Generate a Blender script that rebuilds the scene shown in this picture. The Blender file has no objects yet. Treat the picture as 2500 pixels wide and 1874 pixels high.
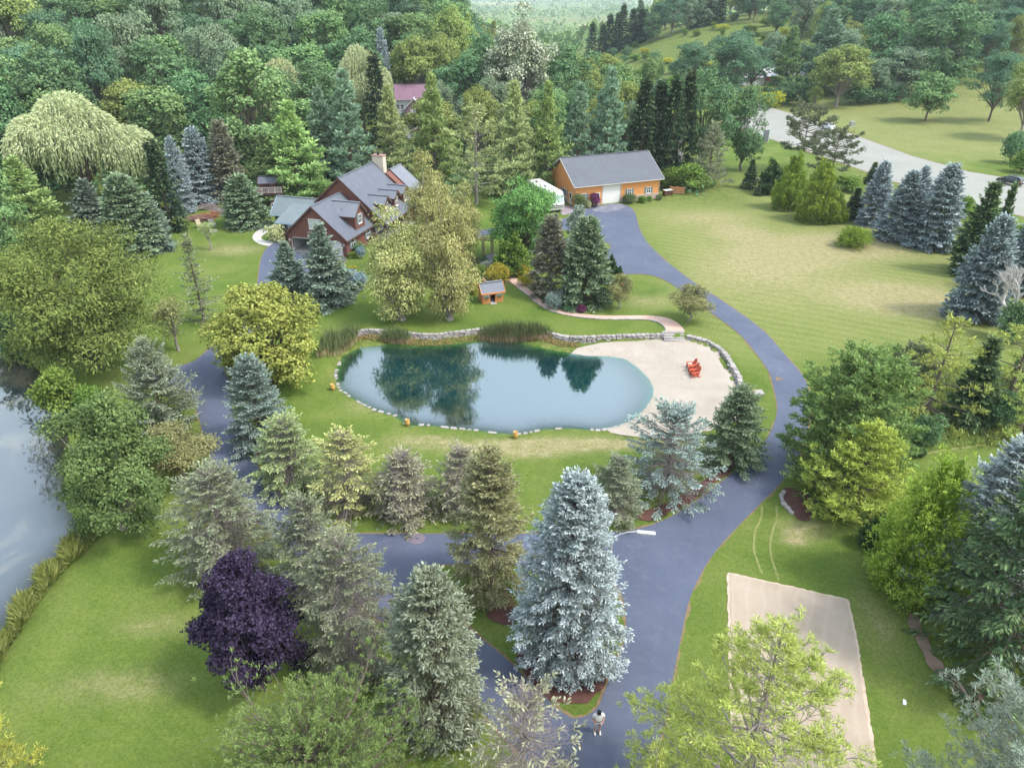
import bpy, bmesh, math, random
import numpy as np
from mathutils import Vector, Matrix
from mathutils.geometry import delaunay_2d_cdt
R = math.radians
SC = bpy.context.scene
COL = SC.collection

# ================================================================ camera, sky, sun, exposure
cam = bpy.data.cameras.new('camera'); cam_ob = bpy.data.objects.new('camera', cam); COL.objects.link(cam_ob)
cam_ob.location = (0, 0, 33.0)
cam_ob.rotation_euler = (R(90 - 29.2), 0, 0)
cam.sensor_width = 36.0; cam.lens = 36.0 * 1733 / 2500
cam.clip_start = 0.5; cam.clip_end = 30000
SC.camera = cam_ob
SUN_EL, SUN_AZ = 54, 108          # degrees; azimuth clockwise from +Y (away from the camera)
world = bpy.data.worlds.new('World'); SC.world = world; world.use_nodes = True
wn = world.node_tree.nodes; wl = world.node_tree.links
sky = wn.new('ShaderNodeTexSky'); sky.sky_type = 'NISHITA'; sky.sun_disc = False
sky.sun_elevation = R(SUN_EL); sky.sun_rotation = R(SUN_AZ)
sky.air_density = 2.5; sky.dust_density = 2.0; sky.ozone_density = 1.2; sky.altitude = 300
bg = wn['Background']; bg.inputs['Strength'].default_value = 0.15
pale = wn.new('ShaderNodeHueSaturation'); pale.inputs['Saturation'].default_value = 0.72     # thin high cloud: a paler sky all round
wl.new(sky.outputs['Color'], pale.inputs['Color']); wl.new(pale.outputs[0], bg.inputs['Color'])
sun = bpy.data.lights.new('sun', 'SUN'); sun.energy = 1.5; sun.angle = R(10); sun.color = (1.0, 0.975, 0.93)
sun_ob = bpy.data.objects.new('sun', sun); COL.objects.link(sun_ob)
_a, _e = R(SUN_AZ), R(SUN_EL)
_d = Vector((math.sin(_a) * math.cos(_e), math.cos(_a) * math.cos(_e), math.sin(_e)))
sun_ob.rotation_euler = _d.to_track_quat('Z', 'Y').to_euler(); sun_ob.location = (0, 0, 90)
SC.view_settings.view_transform = 'Standard'; SC.view_settings.look = 'None'
SC.view_settings.exposure = 1.55; SC.view_settings.gamma = 1.0
try: SC.view_settings.use_curve_mapping = False
except Exception: pass
SC.render.engine = 'CYCLES'
cy = SC.cycles
cy.max_bounces = 5; cy.diffuse_bounces = 2; cy.glossy_bounces = 3; cy.transmission_bounces = 3
cy.transparent_max_bounces = 8; cy.volume_bounces = 0; cy.caustics_reflective = False; cy.caustics_refractive = False
cy.use_denoising = True; cy.use_adaptive_sampling = True; cy.adaptive_threshold = 0.02
try: cy.denoiser = 'OPENIMAGEDENOISE'; cy.denoising_prefilter = 'ACCURATE'
except Exception: pass

# ---------------------------------------------------------------- surveyed positions (metres; x right, y away, camera above the origin)
POND = [(-17.74,66.55),(-16.26,68.43),(-13.48,69.08),(-10.37,68.81),(-7.99,68.89),(-5.63,69.36),(-3.94,69.91),(-1.52,70.11),(0.55,69.91),(2.25,68.73),(4.41,67.67),(6.05,67.11),(7.84,66.55),(9.16,66.52),(10.47,66.37),(11.89,65.82),(13.04,63.71),(13.76,61.38),(13.89,59.48),(13.42,57.68),(12.35,55.67),(10.9,53.76),(9.35,52.72),(7.75,52.08),(5.7,52.31),(4.32,52.38),(2.65,52.2),(1.54,51.75),(0.3,51.38),(-1.21,51.63),(-3.01,52.05),(-4.82,52.38),(-6.23,52.64),(-7.37,52.9),(-9.04,52.9),(-9.82,53.5),(-10.68,54.57),(-12.63,55.53),(-13.99,56.66),(-15.64,58.27),(-16.62,59.33),(-17.22,61.06),(-17.66,62.37),(-17.69,64.76)]
BASIN = [(-16.07,71.27),(-14.8,71.02),(-13.15,70.44),(-11.56,70.24),(-10.51,70.12),(-8.75,69.79),(-6.72,70.36),(-3.82,71.27),(-1.54,71.35),(1.08,71.14),(3.34,70.73),(4.53,70.12),(5.35,69.47),(7.05,69.23),(8.77,69.39),(11.37,69.63),(13.98,69.83),(16.6,69.99),(17.75,69.4),(18.59,69.61),(19.07,69.31),(19.52,69.01),(20.16,68.5),(20.68,67.99),(21.12,66.99),(21.52,65.88),(21.62,65.06),(21.63,63.74),(21.61,62.33),(21.65,60.96),(21.52,59.65),(21.45,58.6),(21.64,57.69),(20.85,53.61),(18.31,52.09),(15.22,50.85),(12.38,50.5),(10.44,50.71),(8.91,51.14),(7.71,51.73),(5.68,52.03),(4.3,52.11),(2.64,51.93),(1.53,51.48),(0.3,51.11),(-1.2,51.35),(-2.99,51.78),(-4.8,52.11),(-6.2,52.36),(-7.34,52.62),(-9,52.62),(-9.85,53.21),(-10.75,54.27),(-12.67,55.2),(-14.06,56.32),(-15.69,57.89),(-16.74,58.85),(-17.63,60.81),(-18.19,62.27),(-18.39,65.01),(-18.36,67.94),(-18.12,71.09)]
LAKE = [(-100.74,79.27),(-72.55,86.94),(-65.84,86.61),(-58.76,76.5),(-53.73,66.61),(-50.42,65.55),(-47.32,62.7),(-44.37,60.96),(-41.7,58.06),(-39.25,53.92),(-37.59,50.21),(-35.72,46.22),(-33.46,42.12),(-30.82,38.99),(-30.53,37.08),(-30.75,35.51),(-30.76,33.94),(-30.66,32.04),(-30.47,30.56),(-29.93,28.82),(-30.18,25.98),(-31.2,21.69),(-31.97,16.24),(-57.85,16.24)]
WALL_LINE = [(-17.72,70.21),(-16.07,71.57),(-14.8,71.32),(-13.15,70.74),(-11.56,70.54),(-10.51,70.42),(-8.75,70.09),(-6.72,70.66),(-3.82,71.57),(-1.54,71.65),(1.08,71.44),(3.34,71.03),(4.53,70.42),(5.35,69.77),(7.05,69.53),(8.77,69.69),(11.37,69.93),(13.98,70.13),(16.6,70.29)]
BEACH_WALL_LINE = [(18.94,69.86),(19.42,69.56),(19.87,69.26),(20.51,68.75),(21.03,68.24),(21.47,67.24),(21.87,66.13),(21.97,65.31),(21.98,63.99),(21.96,62.58),(22,61.21),(21.87,59.9),(21.8,58.85),(21.99,57.94)]
DRIVE = [(6,18.7),(6.82,20.94),(8.05,23.91),(9.06,26.79),(9.9,29.06),(10.82,31.56),(12,33.72),(13.42,35.86),(15.67,38.41),(18.06,40.96),(20.67,43.74),(22.51,46.16),(24.43,49.46),(26.24,53.12),(27.5,56.34),(28.23,59.41),(28.3,62.25),(28.06,64.67),(27.81,71.18),(25.39,79.36),(24.03,83.26),(23.1,86.14),(21.98,90.6),(21.17,93.93),(19.89,101.65),(19.88,109.02),(20.64,117.37),(20.38,121.37),(18.74,123.46),(15.57,122.56),(14.09,121.37),(12.29,119.91),(9.41,114.91),(7.05,113.32),(1.77,111.26),(-1.53,109.27),(-3.33,108.78),(-4.75,108.05),(-7.22,107.1),(-10.45,107.33),(-10.42,102.74),(-7.29,102.3),(-5.31,104.31),(-3.05,105.82),(-1.48,106.95),(0.82,107.9),(4.87,108.48),(6.6,108.48),(8.89,108.1),(10.55,107.33),(11.56,105.82),(12.62,103.99),(13.57,102.56),(14.29,101.16),(14.45,99.8),(14.01,98.8),(12.53,97.97),(12.65,96.21),(13.5,93.73),(13.85,91.64),(14.31,89.02),(15.04,88.5),(16.92,88.84),(18.84,87.98),(20.41,85.16),(22.28,78.93),(23.49,74.7),(24.85,70.46),(25.25,65.09),(25.28,60.99),(24.66,57.28),(23.9,54.45),(22.32,51.31),(20.78,48.91),(18.44,46.22),(16.19,43.91),(13.7,41.44),(11.74,39.81),(9.53,38.51),(7.51,37.93),(3.01,37.79),(-4.03,37.79),(-6.59,37.79),(-10.69,37.79),(-12.23,37.93),(-13.49,38.51),(-15.52,40.33),(-17.48,42.37),(-19.77,45.17),(-21.88,48.16),(-23.88,51.83),(-25.47,55.26),(-27.18,59.68),(-28.77,62.94),(-28.65,65.3),(-28.05,69.4),(-26.98,74.31),(-25.24,78.79),(-23.83,82.18),(-23.12,87.3),(-22.94,94.12),(-23.1,94.88),(-27.16,96.25),(-30.94,97.46),(-32.39,100.57),(-33.55,102.08),(-34.86,102.08),(-35.57,100.36),(-35.26,96.25),(-34.06,91.14),(-32.18,84.52),(-31.47,80.97),(-31.2,76.7),(-31.26,72.16),(-31.51,68.59),(-31.75,65.3),(-32.17,63.34),(-33.86,62.25),(-35.43,61.76),(-36.85,61.57),(-36.38,60.05),(-33.75,58.96),(-30.75,58.06),(-28.35,54.69),(-25.38,48.91),(-23.76,45.97),(-22.86,44.5),(-20.87,42.04),(-17.83,38.9),(-14.29,35.42),(-9.89,31.75),(-6.36,28.89),(-3.99,26.49),(-1.6,24.04),(0.32,21.85),(1.2,20.44),(1.78,18.7)]
ISLAND = [(-6.3,33.98),(-5.96,34.55),(-5.05,34.79),(-4.02,34.84),(-1.39,34.81),(2.24,34.68),(5.21,34.14),(6.7,32.92),(6.88,31.94),(6.88,30.42),(6.64,28.99),(6.08,27.43),(5.16,25.66),(4.59,24.3),(4.04,23.84),(3.36,23.56),(2.88,23.7),(1.78,24.78),(0.11,26.89),(-1.54,28.54),(-5.82,32.47),(-6.28,33.42)]
ROAD = [(59.19,210.57),(68.42,224.83),(79.82,245.11),(85.56,211.36),(89.46,163.01),(93.43,148),(99.8,140.06),(108.47,126.56),(90.65,102.74),(84.3,115.45),(82.23,119.91),(78.77,127.52),(74.17,139.68),(71.61,153.16),(67.9,169.69),(63.09,189.1)]
ROAD_FAR = [(59.19,210.57),(68.42,224.83),(63.13,286.22),(59.96,317),(59.13,334.85),(54.38,323.92),(54.49,307.13),(56.63,279.39)]
PATH_UP = [(-0.06,89.39),(0.86,86.48),(2.21,83.19),(3.48,79.85),(4.71,77.66),(6.48,76.26),(8.61,75.35),(11.12,75.03),(13.86,75.12),(15.86,75.12),(17.6,74.67),(18.6,73.35),(18.95,71.65),(18.97,70.74)]
PATH_LO = [(-0.47,86.48),(0.44,84.26),(1.97,81.11),(3.23,78.14),(4.81,76.03),(6.75,74.9),(9.21,74.1),(11.89,73.96),(13.7,74.05),(15.13,73.96),(16.14,73.57),(16.83,72.49),(16.95,71.44),(16.85,70.74)]
COURT = [(14.02,33.95),(17.32,32.88),(20.63,31.68),(20.41,30.42),(19.84,28.65),(18.83,25.96),(18.67,24.49),(18.2,22.67),(17.57,21.01)]
BEACH = [(8.95,69.04),(11.74,69.41),(16.82,69.76),(17.51,68.96),(18.74,69.74),(19.22,69.44),(19.67,69.14),(20.31,68.63),(20.83,68.12),(21.27,67.12),(21.67,66.01),(21.77,65.19),(21.78,63.87),(21.76,62.46),(21.8,61.09),(21.67,59.78),(21.6,58.73),(21.79,57.82),(20.85,53.61),(18.31,52.09),(15.22,50.85),(12.38,50.5),(10.44,50.71),(8.91,51.14),(7.82,52.64),(5.78,53.16),(4.45,54.35),(3.11,56.56),(3.54,59.53),(4.64,62.73),(5.59,65.14),(5.71,66.95)]
WALK = [(-33.4,101.82),(-34.54,100.27),(-35.95,100.27),(-37.68,101.64),(-39.07,103.77),(-39.6,105.96),(-39.41,108.63),(-38.49,110.61),(-37.72,111.21),(-37.2,110.61),(-37.09,108.24),(-37.78,106.72),(-38.01,104.49),(-37.23,103.05),(-35.97,102.52),(-34.92,102.34)]
PATIO = [(8.84,121.99),(10.31,121.99),(10.86,119.2),(10.22,117.39),(8.41,116.07),(8.05,118.29)]
MULCH = [[(-1.51,30.67),(-0.87,32.21),(0.02,32.21),(0.4,30.42),(-0.08,29.7),(-1.2,29.88)],[(-0.07,27.43),(1.01,28.09),(3.77,28.65),(5.41,27),(5.16,25.66),(4.2,24.58),(3.26,24.35),(2.43,24.44),(1.7,24.97),(0.8,26.06)],[(20.3,42.74),(21.26,43.12),(22.54,41.42),(21.65,39.98),(20.82,38.94),(20.22,39.46),(19.96,40.69)],[(-25,81.36),(-24.02,82.14),(-20.69,79.36),(-19.41,77.9),(-20.24,77.19),(-22.88,78.14)],[(-23.71,51.29),(-23.09,52.31),(-20.92,48.88),(-19.27,45.98),(-20.22,46.63),(-21.97,48.88)],[(23.68,30.55),(24.41,30.67),(23.85,28.09),(24.06,25.96),(25.26,25.07),(24.96,24.4),(24.2,24.68),(23.4,25.86),(23.16,27.43)],[(8.79,40.01),(11.68,41.22),(15.08,44.03),(18.44,47.11),(19.37,47.11),(18.17,46.16),(16.18,44.15),(13.47,41.6),(11.45,40.01),(9.27,38.9)]]
GARDEN = [(-6.19,94.95),(-4.15,95.58),(-2.14,93.73),(-0.09,89.63),(0.2,86.62),(-0.27,84.54),(-3.12,85.57),(-4.31,86.89),(-5.78,91.06)]
GARDEN_R = [(-2.81,96.21),(0.73,94.95),(2.2,91.06),(3.08,86.89),(2.99,83.78),(2.5,83.03),(0.3,87.97),(-0.09,90.2),(-1.93,93.42)]
STEPS = [(-3.11,95.58),(-2.56,94.18),(-1.91,92.53),(-1.49,91.21),(-1.08,90.2),(-0.58,89.21)]
TRACKS = [[(18.23,40.86),(17.69,39.27),(16.94,38.26),(16.3,36.5),(16.15,35.29),(16.12,33.98)],[(19.27,40.86),(18.81,39.27),(17.83,37.61),(17.28,36.04),(17.11,34.7),(17.01,33.42)]]
RUT = [(31.33,46.63),(33.24,47.4),(35.33,47.96),(37.52,48.42),(39.15,48.76)]
LOGS = [(20.35,42.54),(19.92,41.79),(19.85,41.05),(19.96,40.51),(20.12,39.98)]
WEEDS_OUT = [(-30.45,38.54),(-30.33,36.88),(-30.55,35.32),(-30.56,33.76),(-30.47,31.87),(-30.28,30.39),(-29.83,28.8),(-29.98,26.5)]
WEEDS_IN = [(-28.21,37.61),(-28.37,36.04),(-28.81,34.12),(-29.09,32.47),(-28.92,30.67),(-28.85,28.99),(-28.88,27.43),(-27.41,22.86)]
PERSON = (4.31,22.81)
POTS = [(22.51,57.45),(-9.19,52.74),(0.3,50.78),(-17.15,59.07)]
CHAIRS = [(17.73,63.05),(17.74,62.17),(17.72,61.43)]
CAR = (94.67,136.03)
WHITECAR = (83.89,197.14)
UTIL = (92.09,202.03)
CABINET = (61.22,178.57)
PLAYHOUSE = [(-3.5,78.49),(-1.06,79.35),(-4.2,79.93)]
ARBOR = [(-4.16,95.89),(-2.85,95.58)]
BEEHIVE = [(-48.74,109.11),(-47.11,109.71)]
FIREPIT = (-46.25,107.26)
BRUSH = [(-50.31,113.24),(-49.32,115.02),(-51.72,120.11),(-48.55,117.38)]
TREEHOUSE = [(-42.67,118.05),(-40.29,118.05)]
RV = [(6.2,114.78),(8.47,118.06)]
PAPER = (20.74,24.54)
RED_HOUSE = (93.94,282.81)
APRON = [(13.41,119.65),(15.77,122.71),(18.87,123.82),(19.65,121.99),(18.73,119.88),(16.37,118.06),(14.25,118.06)]
W_PATCH = (-6.5,37.26)
FEEDER = (13.61,81.26)
DRY = [(46.18,100.15,10.12,4.85,1),(37.55,94.5,7.71,6.07,0.6),(46.64,80.97,6.79,4.03,1),(30.94,87.3,8.43,7.2,0.35),(49.32,77.39,3.82,2.55,0.8),(31.43,114.91,6.83,3.86,0.4),(34.66,107.33,4.29,3.93,0.6),(52.71,102.74,4.14,2.72,0.7),(-0.23,49.32,6.94,0.84,0.7),(5.99,49.88,6.61,0.71,0.9),(-7.3,50.52,2.35,0.57,0.5),(0.91,48.23,4.18,0.68,0.6),(20.52,38.41,1.46,0.79,0.5),(19.46,37.22,0.82,0.47,0.9),(-40.34,98.48,4,2.52,0.4),(-21.46,25.59,3.01,0.9,0.35),(-21.29,29.75,1.65,0.71,0.3),(21.83,30.46,0.83,2.26,0.3),(16.11,79.51,2.79,1.76,0.35),(-13.03,56.34,1.71,1.03,0.4)]
TREES = [
    ('blue_hero',3.15,27.28,0,12.64,3.25,'tall silvery blue spruce on the island beside the standing person','blue_spruce_tree'),
    ('pale_hero',-3.75,23.33,0,10.23,2.63,'pale grey-green spruce with brown inner twigs left of the blue spruce','spruce_tree'),
    ('olive_hero',-1.31,32.52,0,10.75,2.61,'tall olive-brown spruce behind the silvery blue spruce on the island','spruce_tree'),
    ('grey_hero',-8.69,27.13,0,8.8,2.81,'grey-green spruce with bare lower branches beside the purple maple','spruce_tree'),
    ('grey_hero2',-12.09,32.18,0,7.57,2.36,'thin grey-green spruce just behind the purple maple','spruce_tree'),
    ('purple',-13.66,25.65,0,9.38,2.85,'dark purple maple on the front lawn','purple_maple_tree'),
    ('mugo',-7.96,17.3,0,7.57,4.72,'wide bushy pine with pale candles at the lower picture edge','pine_tree'),
    ('larch_dead',0.5,17.88,0,9.65,2.8,'half bare grey larch at the lower edge beside the driveway','larch_tree'),
    ('pine_lime',9.14,16.92,0,14.39,5.78,'lime green pine with open branches over the sand court','pine_tree'),
    ('pine_lime_b',4.45,13.36,0,12.78,1.14,'tip of a small lime pine below the standing person','pine_tree'),
    ('pine_grey',20.08,16,0,10.96,3.79,'bluish grey pine in the lower right corner of the lawn','pine_tree'),
    ('norway_hero',27.07,27.07,0,14.04,4.78,'large dark green spruce at the right edge by the bare soil strip','spruce_tree'),
    ('blue_hero2',27.73,31.68,0,11.86,3.22,'silvery blue spruce wedged between dark spruce and yellow-green cypress','blue_spruce_tree'),
    ('cypress',24.82,32.54,0,11.74,2.6,'leaning yellow-green cypress above the sand court','cypress_tree'),
    ('arbor_dark',24.32,36.5,0,3.02,0.8,'small dark conifer between yellow pine and yellow-green cypress','conifer'),
    ('pine_yellow',24.69,40.38,0,7.03,3.87,'bright yellow-green pine beside the driveway bend','pine_tree'),
    ('pine_big',25.51,44.79,0,9.84,4.46,'broad dark green pine overhanging the driveway bend','pine_tree'),
    ('spruce_dark',39.55,52.45,0,7.77,1.96,'dark narrow spruce among yellow sparse pines','spruce_tree'),
    ('pine_sparse',36.23,52.95,0,9.65,3.24,'sparse yellow-green pine behind the broad dark pine','pine_tree'),
    ('pine_round',35.36,55.67,0,5.17,1.74,'small dark reddish pine with a bare trunk on the lawn edge','pine_tree'),
    ('pine_sparse',45.36,56.06,0,8.79,3.6,'sparse yellow-green pine next to the dead white tree','pine_tree'),
    ('pine_sparse',43.1,50.22,0,7,2.48,'low sparse yellow pine at the right picture edge','pine_tree'),
    ('arbor_dark',29.98,46.68,0,4.42,0.82,'dark slim juniper squeezed behind the broad dark pine','conifer'),
    ('arbor_dark',32.34,47.7,0,2.06,0.93,'little dark conifer under the sparse pine near the straw line','conifer'),
    ('blue_mid',52.74,74.73,0,11.54,3.08,'grey-blue spruce behind the dead white tree','blue_spruce_tree'),
    ('dead_tree',53.17,69.75,0,12.52,4.24,'dead white leafless tree at the right lawn edge','dead_tree'),
    ('spruce_green_hero',17.37,46.24,-0.17,7.09,2.55,'dark green spruce in front of the beach','spruce_tree'),
    ('spruce_bluegreen',11.58,42.75,-0.01,6.83,3.47,'broad blue-green spruce below the beach with exposed branches','spruce_tree'),
    ('grey_hero2',7.36,39.88,0,4.95,1.95,'thin green spruce right behind the silvery blue spruce top','spruce_tree'),
    ('thin_grey',-3.6,40.41,0,5.28,2.29,'grey thinning spruce left of the olive-brown spruce','spruce_tree'),
    ('thin_grey',-7.66,40.14,0,5.05,2.61,'half dead grey spruce in the middle of the driveway row','spruce_tree'),
    ('thin_yellow',-11.69,40.78,0,6.36,2.87,'yellowish thinning spruce in the row below the pond','spruce_tree'),
    ('thin_green',-16.66,43.47,0,5.8,2.75,'light green spruce at the left end of the row below the pond','spruce_tree'),
    ('bluegreen_hero',-20.56,48.77,0,7.95,2.78,'full blue-green spruce beside the left driveway','blue_spruce_tree'),
    ('spruce_dark',-26.61,61.3,0,4.24,1.39,'slim dark spruce tucked in front of the lime maple','spruce_tree'),
    ('droop_hero',-29.73,51.35,0,8.38,3.85,'light grey-green spruce with long drooping arms by the left driveway','spruce_tree'),
    ('crab',-25.17,43.74,0,4.93,2.78,'brownish low crab apple tree beside the left driveway','crab_apple_tree'),
    ('grey_hero',-18.2,34.38,0,7.82,3.26,'grey-green spruce with purple bare twigs above the purple maple','spruce_tree'),
    ('elm',-26.95,38.32,0,10.62,3.77,'leafy green elm leaning over the lake shore','elm_tree'),
    ('pine_yellow_hero',-23.7,18.7,0,11.01,2.64,'yellow-green pine in the lower left corner','pine_tree'),
    ('lime_maple',-22.95,59.7,-0.01,9.92,5.38,'lime green maple standing over the left driveway','maple_tree'),
    ('locust',-40.93,62.25,0,15.96,8.08,'huge spreading green locust on the lake shore','locust_tree'),
    ('bush_dark',-51.53,66.64,-0.41,4.77,3.11,'dark round bush hanging over the lake water','bush'),
    ('locust',-54.45,72.95,-0.08,9.44,5.58,'green locust behind the dark lakeside bush','locust_tree'),
    ('thin_brown',-34.68,66.15,0,5.97,1.77,'thin brownish young tree on the lawn by the locust','young_tree'),
    ('larch_thin',-34.72,73.41,0,10.03,2.03,'slender feathery larch beside the house lawn','larch_tree'),
    ('spruce_mid_grey',-26.97,81.24,0,6.63,2.79,'smaller grey-green spruce in front of the open garage','spruce_tree'),
    ('spruce_mid_grey',-22.12,79.55,0,9.19,3.49,'larger grey-green spruce in front of the white garage door','spruce_tree'),
    ('olive',-12.53,74.05,0,12.04,4.02,'olive-yellow willow with thick trunk nearest the cattails','willow_tree'),
    ('olive',-7.06,74.05,0,14.36,3.54,'tall olive-yellow willow with pale trunk beside the playhouse','willow_tree'),
    ('olive',-10.46,89.02,0,14.56,3.49,'rounded olive willow rising behind the two pond willows','willow_tree'),
    ('olive',-6.49,94.5,0,9.85,2.67,'small olive willow right of the rounded olive willow','willow_tree'),
    ('locust_bright',1.54,93.93,0,12.62,4.97,'bright green feathery locust beside the wooden arbor','locust_tree'),
    ('arbor_green',-0.06,88.72,0,5.72,1.87,'green pyramidal yew beside the garden steps','yew_tree'),
    ('spruce_mid_brown',4.69,81.6,0,9.57,2.72,'grey-brown spruce left of the green spruce on the brick path','spruce_tree'),
    ('spruce_mid_green',8.69,78.86,0,9.93,3.18,'full green spruce beside the brick path','spruce_tree'),
    ('pine_mid_blue',9.08,96.01,0,6.95,1.99,'pale feathery pine at the barn loop','pine_tree'),
    ('crab',12.44,76.97,0,4.39,1.61,'small airy dogwood on the lawn by the brick path bend','small_tree'),
    ('crab',20.01,73.79,0,4.29,2.34,'round little apple tree at the driveway edge','apple_tree'),
    ('arbor_dark',13.05,89.12,0,2.95,0.61,'slim column of arborvitae at the barn driveway','conifer'),
    ('arbor_dark',47.13,130.51,0,6.82,1.93,'dark pyramidal arborvitae at the left end of the lawn hedge','arborvitae'),
    ('arbor_yellow',46.98,120.19,0,10.43,2.79,'tall yellow-green arborvitae second in the lawn hedge','arborvitae'),
    ('arbor_yellow',48.86,113.03,0,10.81,3.23,'widest yellow-green arborvitae in the middle of the lawn hedge','arborvitae'),
    ('arbor_yellow',51.88,112.48,0,5.42,1.77,'short yellow-green arborvitae at the right end of the lawn hedge','arborvitae'),
    ('spruce_dark',55.31,113.92,0,4.92,1.64,'small dark spruce between the arborvitae and the blue spruces','spruce_tree'),
    ('blue_mid',57.35,111.44,0,9.61,2.47,'first blue spruce right of the arborvitae hedge','blue_spruce_tree'),
    ('blue_mid',57.46,103.08,0,9.95,3.12,'second blue spruce along the lawn edge','blue_spruce_tree'),
    ('blue_mid',59.56,104.11,0,10.37,2.05,'thin blue spruce behind the second lawn edge spruce','blue_spruce_tree'),
    ('blue_mid',60.72,99.65,0,11.65,3.34,'largest blue spruce on the lawn edge below the road','blue_spruce_tree'),
    ('spruce_dark',60.12,89.05,0,11.51,2.74,'dark brown-green spruce below the black car','spruce_tree'),
    ('spruce_dark',63.13,89.89,0,11.19,1.38,'narrow dark spruce right under the black car','spruce_tree'),
    ('spruce_dark',68.82,137.62,0,3.95,1.32,'dark spruce tip poking above the first blue spruce','spruce_tree'),
    ('blue_mid',61.95,82.52,0,9.3,2.53,'blue-green spruce at the right edge above the dead tree','blue_spruce_tree'),
    ('pine_scots',58.6,147.59,0,11.87,4.64,'open dark pine standing against the pale road','pine_tree'),
    ('pine_scots',60.14,136,0,9.59,4.11,'spreading dark pine right of the open roadside pine','pine_tree'),
    ('spruce_dark',44.46,134.23,0,5.25,1.46,'small dark spruce on the lawn right of the barn','spruce_tree'),
    ('spruce_dark',44.52,129.02,0,2.02,0.75,'tiny dark conifer near the arborvitae hedge','conifer'),
    ('dead_small',46.63,134.93,0,3.81,1.95,'purple-grey dead shrub tree left of the arborvitae hedge','dead_tree'),
    ('pine_mid_grey',36.85,134.93,0,11.32,3.51,'grey-green pine at the right corner of the barn','pine_tree'),
    ('maple_dark',38.19,147.59,0,21.04,5.72,'tall dark green maple behind the right end of the barn','maple_tree'),
    ('maple_dark',47.16,149.26,0,16.96,4.42,'dark green maple beside the public road','maple_tree'),
    ('bush_green',33,132.49,0,4.7,2.98,'green bushes at the barn corner','bush'),
    ('bush_green',29.83,133.88,0,4.02,2.15,'green shrub below the white dead birches','bush'),
    ('dead_birch',31.91,138.56,0,9.98,1.32,'cluster of bare white birch trunks behind the barn','dead_birch'),
    ('norway',24.31,138.56,0,19.11,2.86,'dark spruce behind the barn roof, leftmost of the dark row','spruce_tree'),
    ('norway',27.68,140.44,0,18.22,2.72,'dark spruce second in the dark row behind the barn','spruce_tree'),
    ('norway',29.85,138.56,0,19.34,2.86,'dark spruce third in the dark row behind the barn','spruce_tree'),
    ('norway',33.14,142.36,0,19.76,2.66,'dark spruce at the right of the dark row behind the barn','spruce_tree'),
    ('pine_blue',17.58,136.72,0,20.43,4.27,'tall bluish white pine behind the barn','pine_tree'),
    ('pine_blue',12.14,134.93,0,18.2,3.6,'bluish white pine left of the tallest one behind the barn','pine_tree'),
    ('pine_green',6.32,131.47,0,18.73,3.64,'bright green white pine just left of the barn','pine_tree'),
    ('pine_pale',0.51,129.8,0,19.05,4.08,'pale green white pine between house and barn','pine_tree'),
    ('pine_bare',-6.14,123.46,0,15.81,5.89,'thinning pine with bare trunk between house and barn','pine_tree'),
    ('pine_green',-14.66,138.56,0,19.34,4.24,'bright white pine right of the far white house','pine_tree'),
    ('pine_pale',-22.35,136.72,0,17.62,4.2,'pale white pine above the house chimney','pine_tree'),
    ('pine_blue',-29.43,133.18,0,20.61,4.67,'deep green white pine above the house roof ridge','pine_tree'),
    ('pine_green',-37.24,124.99,0,16.46,5.75,'yellow-green layered white pine behind the brown house','pine_tree'),
    ('pine_blue',-34.4,134.93,0,17.44,4.24,'dark white pine squeezed between two paler pines behind the house','pine_tree'),
    ('pine_dark',-41.68,123.46,0,11.6,4.35,'dark pine behind the tree house','pine_tree'),
    ('norway',-29.49,165.41,0.33,20.7,3.25,'dark pointed spruce left of the far white house','spruce_tree'),
    ('maple_grey',-9.22,159.6,0,13.23,4.48,'grey-leaved tree right of the far white house','tree'),
    ('maple_grey',-4.86,167.07,0,16.54,4.65,'grey-green maple above the pale pines','tree'),
    ('weeping',-70.53,119.05,0,17.7,11.74,'huge pale weeping willow on the left','weeping_willow'),
    ('weeping',-48.8,162.88,0.83,18.07,9.13,'pale weeping willow in front of the wood','weeping_willow'),
    ('weeping',-35.27,178.21,1.04,19.44,7.62,'far pale weeping willow behind the dark pointed spruce','weeping_willow'),
    ('norway',-52.97,108,0,13.76,2.66,'very dark green spruce right of the big weeping willow','spruce_tree'),
    ('blue_mid',-55.01,118.57,0,11.74,2.14,'slim blue spruce beside the dark spruce','blue_spruce_tree'),
    ('blue_mid',-54.03,125.22,0,12.12,3.36,'bright silver-blue spruce above the brush piles','blue_spruce_tree'),
    ('spruce_mid_brown',-49.62,125.75,0,13.14,3.21,'grey-brown spruce right of the silver-blue spruce','spruce_tree'),
    ('spruce_mid_green',-41.93,110.33,0,7.63,3.54,'low green spruce beside the tree house','spruce_tree'),
    ('spruce_mid_green',-53.37,97.32,0,10.44,4.19,'blue-green spruce between willow and locust','spruce_tree'),
    ('spruce_mid_grey',-51.13,99.24,0,7.77,2.64,'greyish spruce at the edge of the upper lawn','spruce_tree'),
    ('spruce_mid_grey',-62.96,105.24,0,8.27,3.81,'pale grey spruce under the big weeping willow','spruce_tree'),
    ('pine_green',-70.44,102.74,0,12.07,4.71,'yellowish pine left of the pale grey spruce','pine_tree'),
    ('maple_green',-69.83,94.5,0,14.32,3.42,'green tree at the left edge beyond the lake','tree'),
    ('sapling',-43.33,98.48,0,4.17,1.12,'thin sapling on the upper lawn','sapling'),
    ('maple_bluegreen',56.12,238.17,-0.16,19.36,7.89,'blue-green shade tree left of the red house','shade_tree'),
    ('maple_bluegreen',69.66,245.19,-0.15,20.88,9.56,'wide blue-green shade tree over the red house','shade_tree'),
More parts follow.
